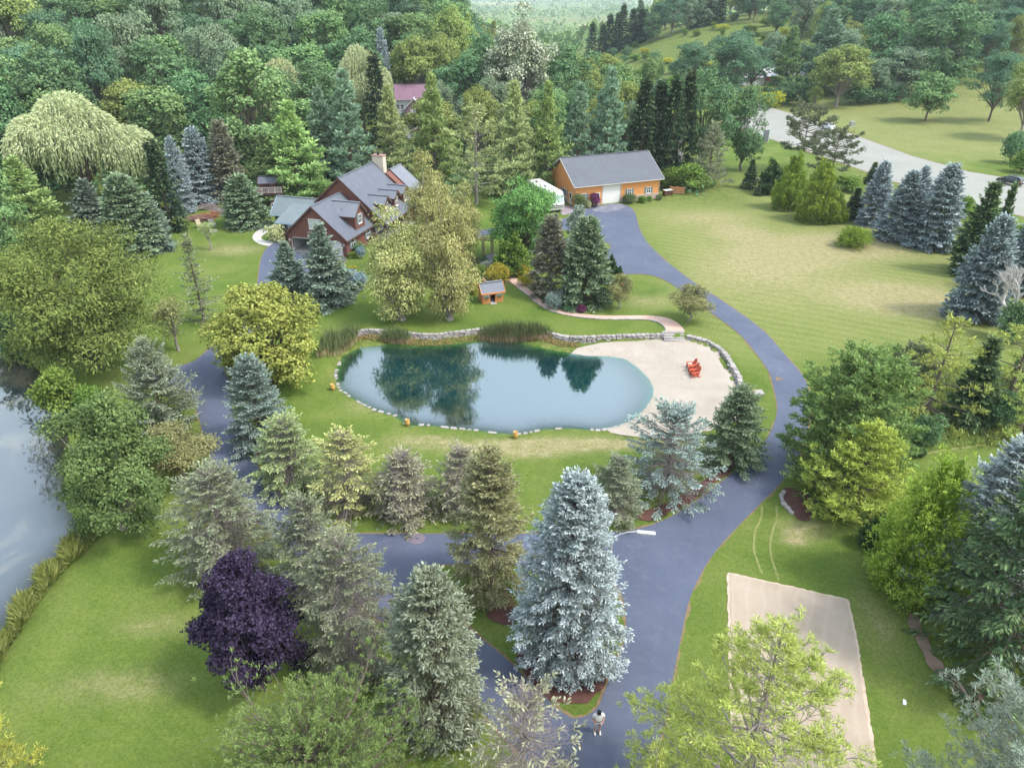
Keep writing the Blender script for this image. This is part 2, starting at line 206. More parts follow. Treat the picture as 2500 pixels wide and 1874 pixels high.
    ('maple_yellow',101.32,236.23,0.11,18.32,8.9,'yellow-green ash tree with forked trunk beyond the road','ash_tree'),
    ('maple_yellow',93.93,235,0.01,6.82,2.72,'small yellow-green tree beside the forked ash','small_tree'),
    ('maple_round',115.06,208.33,0.35,13.26,6.35,'dark round tree alone on the far lawn','round_tree'),
    ('maple_bluegreen',130.62,205.02,0.87,17.73,6.53,'blue-green maple on the far lawn near the right edge','maple_tree'),
    ('maple_yellow',125.11,182.59,0.26,18.74,6.14,'yellow-green tree at the far right edge with bare limb','tree'),
    ('maple_grey',114.36,241.53,0.76,13.72,5.83,'greyish willow-like tree right of the forked ash','tree'),
    ('maple_grey',123.8,243.15,1.52,16.1,8.77,'grey-green willow behind the dark round tree','willow_tree'),
    ('bush_dark',88.82,244.22,-0.02,6.19,5.57,'dark shrub in front of the red house','bush'),
    ('bush_dark',93.32,240.94,0.01,5.46,3.67,'dark shrub left of the small yellow tree','bush'),
    ('bush_yellow',81.83,237.31,-0.04,4.58,3.19,'yellow shrub at the far road edge','bush'),
    ('bush_dark',109.62,240.63,0.46,6.36,5.86,'dark hedge bush right of the forked ash','bush'),
    ('bush_dark',119.24,241.07,1.1,5.69,5.13,'dark hedge bush below the grey-green willow','bush'),
    ('bush_dark',106.85,156.32,0,5.88,2.71,'dark rounded juniper near the right edge beyond the road','bush'),
    ('bush_green',103.88,147.59,0,4.27,2.35,'green shrub at the right edge beside the public road','bush'),
    ('maple_dark',121.15,253.88,1.57,26.58,9.8,'tall dark tree mass behind the far lawn, left of two','tree'),
    ('maple_dark',136.06,244.57,2.73,26.85,12.33,'tallest dark tree behind the far lawn','tree'),
    ('pine_blue',107.16,265.54,0.89,25.7,8.67,'tall bluish pine beyond the red house','pine_tree'),
    ('pine_dark',90.83,254.77,0.01,21.57,6.1,'dark pine right behind the red house','pine_tree'),
    ('maple_dark',-12.14,182.92,0.2,20.93,6.69,'dark green maple left of the big silver maple','maple_tree'),
    ('maple_silver',1.61,183.47,0.1,27.72,8.32,'tall silver maple with forked trunk in the centre background','silver_maple_tree'),
    ('maple_dark',14.11,189.95,0.08,21.91,7.51,'rounded maple with orange top right of the silver maple','maple_tree'),
    ('maple_dark',-6.6,188.76,0.28,24.75,6.86,'green maple just left of the silver maple','maple_tree'),
    ('maple_yellow',-25.69,207.61,2.77,19.62,6.87,'yellow-green tree above the far white house','tree'),
    ('maple_yellow',-18.28,210.43,2.11,20.58,5.07,'yellow-topped tree left of the dark maples','tree'),
    ('blue_mid',-34.15,204.88,3.52,19.76,2.59,'far blue spruce above the pale weeping willow','blue_spruce_tree'),
    ('maple_round',24.18,167.07,0,19.28,4.63,'rounded green tree behind the bluish pines','tree'),
    ('maple_green',33.89,184.04,0,19.09,3.94,'light green tree behind the dark spruce row','tree'),
    ('maple_green',5.7,167.07,0,12.78,4.15,'green tree filling between the white pines','tree'),
    ('bush_round',11.48,120.58,0,2.03,1.36,'clipped round green bush at the barn corner','bush'),
    ('bush_purple',14.26,121.75,0,2.2,1.02,'purple barberry bush beside the barn door','bush'),
    ('bush_round',20.47,123.67,0,1.47,1.39,'rounded grey-green bush right of the barn door','bush'),
    ('bush_green',22.82,124.16,0,1.2,0.78,'bright green small bush under the barn windows','bush'),
    ('bush_green',24.28,125.15,0,0.9,0.49,'smallest bright green bush under the barn windows','bush'),
    ('bush_round',26.05,125.9,0,0.82,0.69,'low grey-green bush at the right barn corner','bush'),
    ('hydrangea',13.12,120.58,0,1.2,0.44,'white flowering shrub between round bush and barberry','flowering_shrub'),
    ('bush_gold',-1.98,85.31,0,2.04,1.55,'golden juniper shrub behind the playhouse','shrub'),
    ('bush_gold',-4.82,81.56,0,1.4,0.68,'golden juniper left of the playhouse','shrub'),
    ('bush_gold',1.27,87.97,0,1.24,0.92,'golden shrub at the top right of the garden steps','shrub'),
    ('bush_gold',1.8,84.79,0,1.3,0.94,'golden shrub beside the brick path','shrub'),
    ('bush_gold',-0.19,91.35,0,0.97,0.8,'golden fern-like plant right of the garden steps','shrub'),
    ('bush_white',-3.38,91.06,0,0.81,1,'silver-white variegated shrub left of the garden steps','shrub'),
    ('bush_green',-4.16,87.97,0,1.57,0.87,'green leafy shrub between willow and playhouse','shrub'),
    ('bush_dark',-3.97,93.42,0,0.81,0.56,'dark dwarf conifer beside the arbor','dwarf_conifer'),
    ('bush_dark',-1.93,93.73,0,0.69,0.61,'dark green shrub right of the arbor','shrub'),
    ('bush_dark',0.21,89.92,0,0.67,0.54,'dark green perennial clump by the lower steps','shrub'),
    ('bush_bluegreen',4.89,77.18,0,1.72,1.3,'blue-green low spruce shrub on the brick path bend','shrub'),
    ('bush_dark',6.41,76.52,0,0.66,0.6,'small dark shrub below the green spruce','shrub'),
    ('bush_purple',8.06,76.09,0,0.87,0.56,'purple twiggy shrub under the green spruce','shrub'),
    ('hydrangea',-34.92,102.34,0,2.29,1.42,'large hydrangea with cream flowers at the house corner','hydrangea'),
    ('bush_dark',-21.48,96.97,0,1.34,1,'dark green shrub along the right wall of the garage','shrub'),
    ('bush_green',-22.17,95.07,0,0.81,0.62,'green shrub at the right garage corner','shrub'),
    ('bush_blue',-20.97,94.76,0,1.8,0.51,'blue dwarf spruce beside the garage','dwarf_spruce'),
    ('bush_brown',-20.17,101.64,0,1.29,0.93,'brownish ornamental shrub at the porch','shrub'),
    ('bush_yellow',-23.16,91.46,0,0.98,0.75,'yellow flowering plants in front of the garage wall','flowers'),
    ('bush_yellow',-21.24,90.31,0,0.57,0.54,'yellow flowers by the stone patio','flowers'),
    ('bush_juniper',49.6,99.93,0,2.11,2.68,'low spreading yellow-green juniper alone on the big lawn','juniper_shrub'),
    ('bush_blue',-19.45,83.26,0,2.97,1.29,'blue spruce shrub behind the spruce pair at the garage','dwarf_spruce'),
    ('arbor_dark',13.76,89.02,0,1.15,0.31,'tiny topiary shrub at the driveway, left one','topiary_shrub'),
    ('arbor_dark',14.15,88.67,0,1.34,0.36,'tiny topiary shrub at the driveway, right one','topiary_shrub'),
    ('bush_green',72.28,106.15,0,4.56,2.46,'pale green bush below the road at the right','bush'),
    ('bush_green',73.56,114.91,0,3.37,1.7,'light green bush between blue spruces and road','bush'),
    ('bush_green',70.02,94.5,0,5.19,1.91,'yellow-green bush at the right edge under the road','bush'),
    ('bush_green',62.21,132.49,0,2.6,2.57,'green bush on the near road verge','bush'),
    ('bush_green',71.41,123.46,0,2.33,2.01,'green bush behind the largest blue spruce','bush'),
    ('bush_dark',41.63,51.61,0,3.03,1.78,'dark juniper in the rough grass at the right','bush'),
    ('bush_dark',34.02,48.77,0,2.29,1.33,'grassy brown shrub below the sparse pine','bush'),
    ('bush_dark',60.44,87.3,0,3.68,1.79,'green shrub beneath the dark spruces','bush'),
    ('bush_dark',53.12,68.03,0,4.15,1.95,'dark green shrub beside the dead white tree','bush'),
    ('bush_dark',48.42,58.96,0,2.88,1.31,'small dark shrub at the right edge of the rough grass','bush'),
    ('bush_green',-39.38,53.6,-0.54,4.78,1.82,'bright green reeds bush on the lake corner','bush'),
    ('bush_green',-36.85,53.33,-0.13,3.19,1.21,'leafy green shrub under the locust by the lake','bush'),
]

# ---------------------------------------------------------------- terrain (metres)
WATER_Z, LAKE_Z = -0.75, -0.5
def sstep(a, b, x):
    t = np.clip((x - a) / (b - a), 0.0, 1.0)
    return t * t * (3 - 2 * t)
def poly_sd(poly, X, Y):
    """signed distance to a closed polygon, negative inside"""
    P = np.asarray(poly, float); n = len(P)
    d = np.full(X.shape, 1e9); inside = np.zeros(X.shape, bool)
    for i in range(n):
        ax, ay = P[i]; bx, by = P[(i + 1) % n]
        ex, ey = bx - ax, by - ay
        t = np.clip(((X - ax) * ex + (Y - ay) * ey) / (ex * ex + ey * ey + 1e-12), 0, 1)
        d = np.minimum(d, (X - ax - t * ex) ** 2 + (Y - ay - t * ey) ** 2)
        c = (ay > Y) != (by > Y)
        xs = ex * (Y - ay) / (ey if abs(ey) > 1e-9 else 1e-9) + ax
        inside ^= c & (X < xs)
    d = np.sqrt(d)
    return np.where(inside, -d, d)
def hills(X, Y):
    left = 24 * sstep(135, 300, Y) * sstep(-8, -95, X)
    left += 14 * sstep(170, 330, Y) * sstep(30, -40, X) * (1 - sstep(-20, -95, X))
    right = 17 * sstep(250, 430, Y) * sstep(35, 120, X)
    right += 9 * sstep(150, 300, Y) * sstep(95, 190, X)
    far = sstep(420, 1100, Y)
    mid = -8 * sstep(230, 430, Y) * (1 - sstep(20, 80, X)) * sstep(-70, -10, X)
    base = (left + right + mid) * (1 - far) - 42 * far
    base = base + 1.2 * np.sin(X * 0.02 + 1.3) * np.sin(Y * 0.017) * sstep(200, 320, Y)
    return base
def terrain(X, Y):
    X = np.asarray(X, float); Y = np.asarray(Y, float)
    shp = X.shape; X = X.ravel(); Y = Y.ravel()
    Z = hills(X, Y)
    m = (X > -42) & (X < 46) & (Y > 30) & (Y < 110)
    if m.any():
        x, y = X[m], Y[m]
        dB = poly_sd(BASIN, x, y); dW = poly_sd(POND, x, y)
        wid = 8.5 + (0.55 - 8.5) * sstep(57.5, 63.0, y)
        beach = sstep(8, 16, x)
        zin = np.where(dW > 0, WATER_Z + 0.02 + np.minimum(0.42, 0.05 * dW) * beach + np.minimum(.15, .15 * dW) * (1 - beach),
                       WATER_Z + 0.02 + np.maximum(dW * (0.42 - 0.27 * beach), -2.6))
        edge = WATER_Z + 0.08 + 0.2 * beach
        zout = edge * (1 - sstep(0, 1, dB / wid))
        Z[m] = np.where(dB < 0, zin, zout)
    m = (X < -8) & (X > -260) & (Y > -30) & (Y < 110)
    if m.any():
        x, y = X[m], Y[m]
        d = poly_sd(LAKE, x, y)
        zo = (LAKE_Z + 0.03) * (1 - sstep(0, 3.0, d))
        Z[m] = np.where(d < 0, LAKE_Z + 0.03 + np.maximum(d * 0.3, -1.5), np.where(d < 3.0, zo, Z[m]))
    return Z.reshape(shp)

def ground_z(x, y): return float(terrain(np.array([x]), np.array([y]))[0])

# ================================================================ object helpers
def tag(o, label=None, cat=None, group=None, kind=None):
    if label: o['label'] = label
    if cat: o['category'] = cat
    if group: o['group'] = group
    if kind: o['kind'] = kind
    return o
def thing(name, label, cat, loc=(0, 0, 0), rz=0.0, group=None):
    o = bpy.data.objects.new(name, None); COL.objects.link(o)
    o.location = loc; o.rotation_euler = (0, 0, rz); o.empty_display_size = 0.3
    return tag(o, label, cat, group)
def link(name, me, parent=None, mat=None):
    o = bpy.data.objects.new(name, me); COL.objects.link(o)
    if parent is not None: o.parent = parent
    if mat is not None and len(me.materials) == 0: me.materials.append(mat)
    return o
def np_mesh(name, V, F, col=None, smooth=False):
    """V (n,3), F (m,k) equal-size faces"""
    V = np.asarray(V, np.float32); F = np.asarray(F, np.int32)
    me = bpy.data.meshes.new(name); m, k = F.shape
    me.vertices.add(len(V)); me.vertices.foreach_set('co', V.ravel())
    me.loops.add(m * k); me.loops.foreach_set('vertex_index', F.ravel())
    me.polygons.add(m); me.polygons.foreach_set('loop_start', np.arange(0, m * k, k, dtype=np.int32))
    me.polygons.foreach_set('loop_total', np.full(m, k, np.int32))
    if smooth: me.polygons.foreach_set('use_smooth', np.ones(m, bool))
    if col is not None:
        a = me.color_attributes.new('Col', 'FLOAT_COLOR', 'POINT')
        c = np.ones((len(V), 4), np.float32); c[:, :col.shape[1]] = col; a.data.foreach_set('color', c.ravel())
    me.update(calc_edges=True)
    return me
class MB:
    """collects boxes, prisms and tubes into one mesh"""
    def __init__(s): s.v = []; s.f = []
    def add(s, vs, fs):
        n = len(s.v); s.v += [tuple(map(float, v)) for v in vs]; s.f += [tuple(i + n for i in f) for f in fs]; return s
    def box(s, x0, x1, y0, y1, z0, z1):
        return s.add([(x0, y0, z0), (x1, y0, z0), (x1, y1, z0), (x0, y1, z0), (x0, y0, z1), (x1, y0, z1), (x1, y1, z1), (x0, y1, z1)],
                     [(0, 3, 2, 1), (4, 5, 6, 7), (0, 1, 5, 4), (1, 2, 6, 5), (2, 3, 7, 6), (3, 0, 4, 7)])
    def obox(s, c, ax, ay, az):
        c, ax, ay, az = map(Vector, (c, ax, ay, az)); vs = []
        for k in (-1, 1):
            for i, j in ((-1, -1), (1, -1), (1, 1), (-1, 1)): vs.append(c + ax * i + ay * j + az * k)
        return s.add(vs, [(0, 3, 2, 1), (4, 5, 6, 7), (0, 1, 5, 4), (1, 2, 6, 5), (2, 3, 7, 6), (3, 0, 4, 7)])
    def bar(s, p, q, w, h=None):
        p, q = Vector(p), Vector(q); h = h or w; d = (q - p); L = d.length; d.normalize()
        a = d.cross(Vector((0, 0, 1)));
        if a.length < 1e-3: a = Vector((1, 0, 0))
        a.normalize(); b = a.cross(d)
        return s.obox((p + q) / 2, a * w / 2, b * h / 2, d * L / 2)
    def prism(s, pts, d):
        """closed polygon pts extruded by vector d"""
        n = len(pts); d = Vector(d); a = [Vector(p) for p in pts]; b = [p + d for p in a]
        return s.add(a + b, [tuple(range(n))[::-1], tuple(range(n, 2 * n))] + [(i, (i + 1) % n, n + (i + 1) % n, n + i) for i in range(n)])
    def tube(s, pts, rad, n=6, cap=True):
        P = [Vector(p) for p in pts]; rings = []; N0 = len(s.v)
        for i, p in enumerate(P):
            d = (P[min(i + 1, len(P) - 1)] - P[max(i - 1, 0)]).normalized()
            a = d.cross(Vector((0.3, 0.95, 0.1))); a.normalize(); b = d.cross(a)
            r = rad[i] if hasattr(rad, '__len__') else rad
            s.v += [tuple(p + a * (r * math.cos(2 * math.pi * k / n)) + b * (r * math.sin(2 * math.pi * k / n))) for k in range(n)]
        for i in range(len(P) - 1):
            for k in range(n):
                s.f.append((N0 + i * n + k, N0 + i * n + (k + 1) % n, N0 + (i + 1) * n + (k + 1) % n, N0 + (i + 1) * n + k))
        if cap: s.f.append(tuple(N0 + k for k in range(n))[::-1]); s.f.append(tuple(N0 + (len(P) - 1) * n + k for k in range(n)))
        return s
    def lathe(s, prof, n=16, c=(0, 0, 0)):
        N0 = len(s.v)
        for r, z in prof: s.v += [(c[0] + r * math.cos(2 * math.pi * k / n), c[1] + r * math.sin(2 * math.pi * k / n), c[2] + z) for k in range(n)]
        for i in range(len(prof) - 1):
            for k in range(n): s.f.append((N0 + i * n + k, N0 + i * n + (k + 1) % n, N0 + (i + 1) * n + (k + 1) % n, N0 + (i + 1) * n + k))
        s.f.append(tuple(N0 + k for k in range(n))[::-1]); s.f.append(tuple(N0 + (len(prof) - 1) * n + k for k in range(n)))
        return s
    def mesh(s, name, bevel=0.0, smooth=False):
        me = bpy.data.meshes.new(name); me.from_pydata(s.v, [], s.f)
        bm = bmesh.new(); bm.from_mesh(me); bmesh.ops.recalc_face_normals(bm, faces=bm.faces)
        if bevel:
            bmesh.ops.bevel(bm, geom=list(bm.edges), offset=bevel, segments=1, affect='EDGES', profile=0.7)
        bm.to_mesh(me); bm.free()
        if smooth: me.polygons.foreach_set('use_smooth', np.ones(len(me.polygons), bool))
        me.update(); return me
    def build(s, name, mat, parent=None, bevel=0.0, smooth=False):
        return link(name, s.mesh(name, bevel, smooth), parent, mat)

# ================================================================ materials
def newmat(name):
    m = bpy.data.materials.new(name); m.use_nodes = True
    nt = m.node_tree; b = nt.nodes['Principled BSDF']
    return m, nt, b
def ramp(nt, fac, stops):
    r = nt.nodes.new('ShaderNodeValToRGB'); e = r.color_ramp.elements
    while len(e) < len(stops): e.new(0.5)
    for i, (p, c) in enumerate(stops): e[i].position = p; e[i].color = (*c, 1) if len(c) == 3 else c
    nt.links.new(fac, r.inputs[0]); return r.outputs[0]
def noise(nt, scale, detail=4, rough=0.55, vec=None, dist=0.0):
    n = nt.nodes.new('ShaderNodeTexNoise'); n.inputs['Scale'].default_value = scale; n.inputs['Detail'].default_value = detail
    n.inputs['Roughness'].default_value = rough; n.inputs['Distortion'].default_value = dist
    if vec is not None: nt.links.new(vec, n.inputs['Vector'])
    return n.outputs['Fac']
def mixc(nt, fac, a, b, mode='MIX'):
    n = nt.nodes.new('ShaderNodeMix'); n.data_type = 'RGBA'; n.blend_type = mode
    for s, v in ((0, fac), (6, a), (7, b)):
        if isinstance(v, (int, float)): n.inputs[s].default_value = v
        elif isinstance(v, tuple): n.inputs[s].default_value = (*v, 1) if len(v) == 3 else v
        else: nt.links.new(v, n.inputs[s])
    return n.outputs[2]
def math_(nt, op, a, b=0.0, clamp=False):
    n = nt.nodes.new('ShaderNodeMath'); n.operation = op; n.use_clamp = clamp
    for i, v in enumerate((a, b)):
        if isinstance(v, (int, float)): n.inputs[i].default_value = v
        else: nt.links.new(v, n.inputs[i])
    return n.outputs[0]
def coords(nt, kind='Object'):
    t = nt.nodes.new('ShaderNodeTexCoord'); return t.outputs[kind]
def position(nt):
    return nt.nodes.new('ShaderNodeNewGeometry').outputs['Position']
def mapping(nt, vec, scale=(1, 1, 1), rot=(0, 0, 0)):
    m = nt.nodes.new('ShaderNodeMapping'); m.inputs['Scale'].default_value = scale; m.inputs['Rotation'].default_value = rot
    nt.links.new(vec, m.inputs['Vector']); return m.outputs[0]
def bump(nt, b, h, strength=0.3, dist=0.02):
    n = nt.nodes.new('ShaderNodeBump'); n.inputs['Strength'].default_value = strength; n.inputs['Distance'].default_value = dist
    nt.links.new(h, n.inputs['Height']); nt.links.new(n.outputs[0], b.inputs['Normal'])
_simple = {}
def simple(name, c, rough=0.6, c2=None, scale=3.0, metal=0.0, bstr=0.0, spec=None):
    """plain surface with a little grain and blotchy wear"""
    if name in _simple: return _simple[name]
    m, nt, b = newmat(name); v = coords(nt)
    c2 = c2 or tuple(x * 0.78 for x in c)
    f = noise(nt, scale, 5, 0.6, v)
    nt.links.new(mixc(nt, f, c2, c), b.inputs['Base Color'])
    b.inputs['Roughness'].default_value = rough; b.inputs['Metallic'].default_value = metal
    if spec is not None: b.inputs['Specular IOR Level'].default_value = spec
    if bstr: bump(nt, b, noise(nt, scale * 6, 3, 0.6, v), bstr, 0.02)
    _simple[name] = m; return m
def siding(name, c, c2, period=0.2, rough=0.75):
    m, nt, b = newmat(name); v = coords(nt)
    sep = nt.nodes.new('ShaderNodeSeparateXYZ'); nt.links.new(v, sep.inputs[0])
    fr = math_(nt, 'FRACT', math_(nt, 'DIVIDE', sep.outputs[2], period))
    fl = math_(nt, 'FLOOR', math_(nt, 'DIVIDE', sep.outputs[2], period))
    cmb = nt.nodes.new('ShaderNodeCombineXYZ'); nt.links.new(fl, cmb.inputs[2]);
    nt.links.new(math_(nt, 'MULTIPLY', sep.outputs[0], 0.35), cmb.inputs[0]); nt.links.new(math_(nt, 'MULTIPLY', sep.outputs[1], 0.35), cmb.inputs[1])
    wn_ = nt.nodes.new('ShaderNodeTexNoise'); wn_.inputs['Scale'].default_value = 2.3; wn_.inputs['Detail'].default_value = 4; nt.links.new(cmb.outputs[0], wn_.inputs['Vector'])
    col = mixc(nt, math_(nt, 'MULTIPLY', wn_.outputs['Fac'], 1.0), c2, c)
    grain = noise(nt, 9.0, 4, 0.6, mapping(nt, v, (0.4, 0.4, 5)))
    col = mixc(nt, math_(nt, 'MULTIPLY', grain, 0.45), col, tuple(x * 0.72 for x in c))
    nt.links.new(col, b.inputs['Base Color']); b.inputs['Roughness'].default_value = rough
    bump(nt, b, fr, 1.0, 0.03)
    return m
def shingle(name, c, c2, rough=0.85):
    m, nt, b = newmat(name); v = coords(nt)
    br = nt.nodes.new('ShaderNodeTexBrick'); br.inputs['Scale'].default_value = 1.0
    br.inputs['Brick Width'].default_value = 0.33; br.inputs['Row Height'].default_value = 0.16; br.inputs['Mortar Size'].default_value = 0.012
    br.inputs['Color1'].default_value = (*c, 1); br.inputs['Color2'].default_value = (*c2, 1); br.inputs['Mortar'].default_value = (*[x * 0.6 for x in c2], 1)
    sep = nt.nodes.new('ShaderNodeSeparateXYZ'); nt.links.new(v, sep.inputs[0])
    cmb = nt.nodes.new('ShaderNodeCombineXYZ'); nt.links.new(math_(nt, 'ADD', sep.outputs[0], sep.outputs[1]), cmb.inputs[0]); nt.links.new(math_(nt, 'MULTIPLY', sep.outputs[2], 1.5), cmb.inputs[1])
    nt.links.new(cmb.outputs[0], br.inputs['Vector'])
    blot = noise(nt, 0.6, 6, 0.65, v)
    streak = noise(nt, 1.2, 4, 0.6, mapping(nt, v, (1, 1, 0.2)))
    col = mixc(nt, math_(nt, 'MULTIPLY', blot, 0.5), br.outputs[0], tuple(min(1, x * 1.35) for x in c))
    col = mixc(nt, math_(nt, 'MULTIPLY', streak, 0.35), col, tuple(x * 0.7 for x in c2))
    nt.links.new(col, b.inputs['Base Color']); b.inputs['Roughness'].default_value = rough
    bump(nt, b, br.outputs[0], 0.5, 0.02); return m

# ---- ground
def ground_material():
    m, nt, b = newmat('lawn'); P = position(nt)
    at = nt.nodes.new('ShaderNodeAttribute'); at.attribute_name = 'Col'
    sp = nt.nodes.new('ShaderNodeSeparateColor'); nt.links.new(at.outputs['Color'], sp.inputs[0])
    dry, wild, mow = sp.outputs[0], sp.outputs[1], sp.outputs[2]
    n1 = noise(nt, 0.16, 6, 0.62, P); n2 = noise(nt, 1.3, 5, 0.6, P); n3 = noise(nt, 5.0, 5, 0.75, P)
    lush = ramp(nt, n1, [(0.28, (0.064, 0.112, 0.018)), (0.5, (0.122, 0.168, 0.028)), (0.72, (0.188, 0.215, 0.048))])
    lush = mixc(nt, math_(nt, 'MULTIPLY', n2, 0.55), lush, (0.078, 0.122, 0.02))
    straw = ramp(nt, n2, [(0.3, (0.25, 0.22, 0.095)), (0.5, (0.34, 0.275, 0.15)), (0.7, (0.40, 0.315, 0.20))])
    # mower passes: light and dark bands, with the arc of the turn
    band = nt.nodes.new('ShaderNodeTexWave'); band.bands_direction = 'X'; band.inputs['Scale'].default_value = 0.2
    band.inputs['Distortion'].default_value = 5.0; band.inputs['Detail'].default_value = 2; band.inputs['Detail Scale'].default_value = 0.22
    nt.links.new(mapping(nt, P, (1, 1, 1), (0, 0, R(-62))), band.inputs['Vector'])
    fine = nt.nodes.new('ShaderNodeTexWave'); fine.bands_direction = 'X'; fine.inputs['Scale'].default_value = 0.62; fine.inputs['Distortion'].default_value = 3.0
    fine.inputs['Detail'].default_value = 3; fine.inputs['Detail Scale'].default_value = 0.6; nt.links.new(mapping(nt, P, (1, 1, 1), (0, 0, R(-58))), fine.inputs['Vector'])
    st = math_(nt, 'MULTIPLY', math_(nt, 'ADD', math_(nt, 'MULTIPLY', band.outputs['Fac'], 0.5), math_(nt, 'MULTIPLY', fine.outputs['Fac'], 0.5)), mow)
    yg = mixc(nt, n2, (0.185, 0.21, 0.055), (0.255, 0.25, 0.095))
    lush = mixc(nt, math_(nt, 'ADD', math_(nt, 'MULTIPLY', mow, 0.22), math_(nt, 'MULTIPLY', st, 0.95), True), lush, yg)
    d = math_(nt, 'MULTIPLY', dry, math_(nt, 'ADD', math_(nt, 'MULTIPLY', n2, 1.3), 0.3), True)
    d = math_(nt, 'ADD', d, math_(nt, 'MULTIPLY', math_(nt, 'SUBTRACT', n1, 0.56), 0.5), True)
    col = mixc(nt, d, lush, straw)
    wildc = ramp(nt, noise(nt, 0.9, 6, 0.7, P), [(0.3, (0.05, 0.085, 0.015)), (0.5, (0.12, 0.15, 0.035)), (0.7, (0.27, 0.235, 0.09))])
    col = mixc(nt, wild, col, wildc)
    col = mixc(nt, ramp(nt, n3, [(0.40, (0, 0, 0)), (0.66, (0.62, 0.62, 0.62))]), col, (0.042, 0.078, 0.008))
    col = mixc(nt, ramp(nt, noise(nt, 2.2, 5, 0.7, P), [(0.52, (0, 0, 0)), (0.75, (0.5, 0.5, 0.5))]), col, (0.20, 0.23, 0.05))
    gr = noise(nt, 13.0, 4, 0.8, P)
    col = mixc(nt, ramp(nt, gr, [(0.46, (0, 0, 0)), (0.64, (0.55, 0.55, 0.55))]), col, (0.030, 0.058, 0.006))
    # far country: fields of different crops
    vor = nt.nodes.new('ShaderNodeTexVoronoi'); vor.inputs['Scale'].default_value = 0.0042; nt.links.new(mapping(nt, P, (1, 0.35, 1)), vor.inputs['Vector'])
    sv = nt.nodes.new('ShaderNodeSeparateColor'); nt.links.new(vor.outputs['Color'], sv.inputs[0])
    fields = ramp(nt, sv.outputs[0], [(0.0, (0.05, 0.10, 0.02)), (0.35, (0.10, 0.15, 0.03)), (0.6, (0.22, 0.21, 0.07)), (0.85, (0.07, 0.12, 0.03)), (1.0, (0.30, 0.27, 0.12))])
    spx = nt.nodes.new('ShaderNodeSeparateXYZ'); nt.links.new(P, spx.inputs[0])
    far = nt.nodes.new('ShaderNodeMapRange'); far.inputs[1].default_value = 520; far.inputs[2].default_value = 800; nt.links.new(spx.outputs[1], far.inputs[0])
    col = mixc(nt, far.outputs[0], col, fields)
    nt.links.new(col, b.inputs['Base Color']); b.inputs['Roughness'].default_value = 0.95; b.inputs['Specular IOR Level'].default_value = 0.15
    bump(nt, b, math_(nt, 'ADD', n3, math_(nt, 'MULTIPLY', noise(nt, 22, 3, 0.7, P), 0.8)), 0.65, 0.06)
    return m
def asphalt_material():
    m, nt, b = newmat('asphalt'); P = position(nt)
    n1 = noise(nt, 0.22, 5, 0.6, P); n2 = noise(nt, 26, 3, 0.7, P); n3 = noise(nt, 1.4, 6, 0.7, P, 1.2)
    c = ramp(nt, n1, [(0.3, (0.062, 0.073, 0.110)), (0.7, (0.092, 0.105, 0.150))])
    dust = ramp(nt, n3, [(0.50, (0, 0, 0)), (0.78, (1, 1, 1))])
    c = mixc(nt, math_(nt, 'MULTIPLY', dust, 0.45), c, (0.145, 0.155, 0.195))
    c = mixc(nt, math_(nt, 'MULTIPLY', n2, 0.35), c, (0.048, 0.057, 0.088))
    # pale scuffs and sealed cracks wandering over the surface
    v = nt.nodes.new('ShaderNodeTexVoronoi'); v.feature = 'DISTANCE_TO_EDGE'; v.inputs['Scale'].default_value = 0.28
    wob = nt.nodes.new('ShaderNodeTexNoise'); wob.inputs['Scale'].default_value = 0.8; wob.inputs['Detail'].default_value = 5; nt.links.new(P, wob.inputs['Vector'])
    nt.links.new(mixc(nt, 1.0, P, wob.outputs['Color'], 'ADD'), v.inputs['Vector'])
    cr = math_(nt, 'LESS_THAN', v.outputs['Distance'], 0.009)
    patchy = ramp(nt, noise(nt, 0.12, 3, 0.5, P), [(0.55, (0, 0, 0)), (0.62, (1, 1, 1))])
    c = mixc(nt, math_(nt, 'MULTIPLY', math_(nt, 'MULTIPLY', cr, patchy), 0.4), c, (0.18, 0.19, 0.24))
    nt.links.new(c, b.inputs['Base Color']); b.inputs['Roughness'].default_value = 0.75; b.inputs['Specular IOR Level'].default_value = 0.3
    bump(nt, b, n2, 0.25, 0.01); return m
def sheet_material(name, stops, scale, fine=18, rough=0.9, bstr=0.4, extra=None):
    m, nt, b = newmat(name); P = position(nt)
    c = ramp(nt, noise(nt, scale, 6, 0.65, P), stops)
    n2 = noise(nt, fine, 4, 0.7, P)
    c = mixc(nt, math_(nt, 'MULTIPLY', n2, 0.4), c, tuple(x * 0.75 for x in stops[0][1]))
    if extra: c = extra(nt, P, c)
    nt.links.new(c, b.inputs['Base Color']); b.inputs['Roughness'].default_value = rough; b.inputs['Specular IOR Level'].default_value = 0.2
    bump(nt, b, n2, bstr, 0.03); return m
def beach_extra(nt, P, c):
    """wrack lines and footprints on the sand"""
    n = noise(nt, 0.55, 7, 0.75, mapping(nt, P, (1, 0.6, 1), (0, 0, R(35))), 1.5)
    line = ramp(nt, n, [(0.485, (0, 0, 0)), (0.5, (1, 1, 1)), (0.515, (0, 0, 0))])
    gate = ramp(nt, noise(nt, 0.13, 2, 0.5, P), [(0.42, (0, 0, 0)), (0.6, (1, 1, 1))])
    f = math_(nt, 'MULTIPLY', math_(nt, 'MULTIPLY', line, gate), 0.85)
    c = mixc(nt, f, c, (0.20, 0.165, 0.14))
    sp = ramp(nt, noise(nt, 5.0, 4, 0.7, P), [(0.66, (0, 0, 0)), (0.72, (1, 1, 1))])
    return mixc(nt, math_(nt, 'MULTIPLY', math_(nt, 'MULTIPLY', sp, gate), 0.6), c, (0.19, 0.16, 0.14))
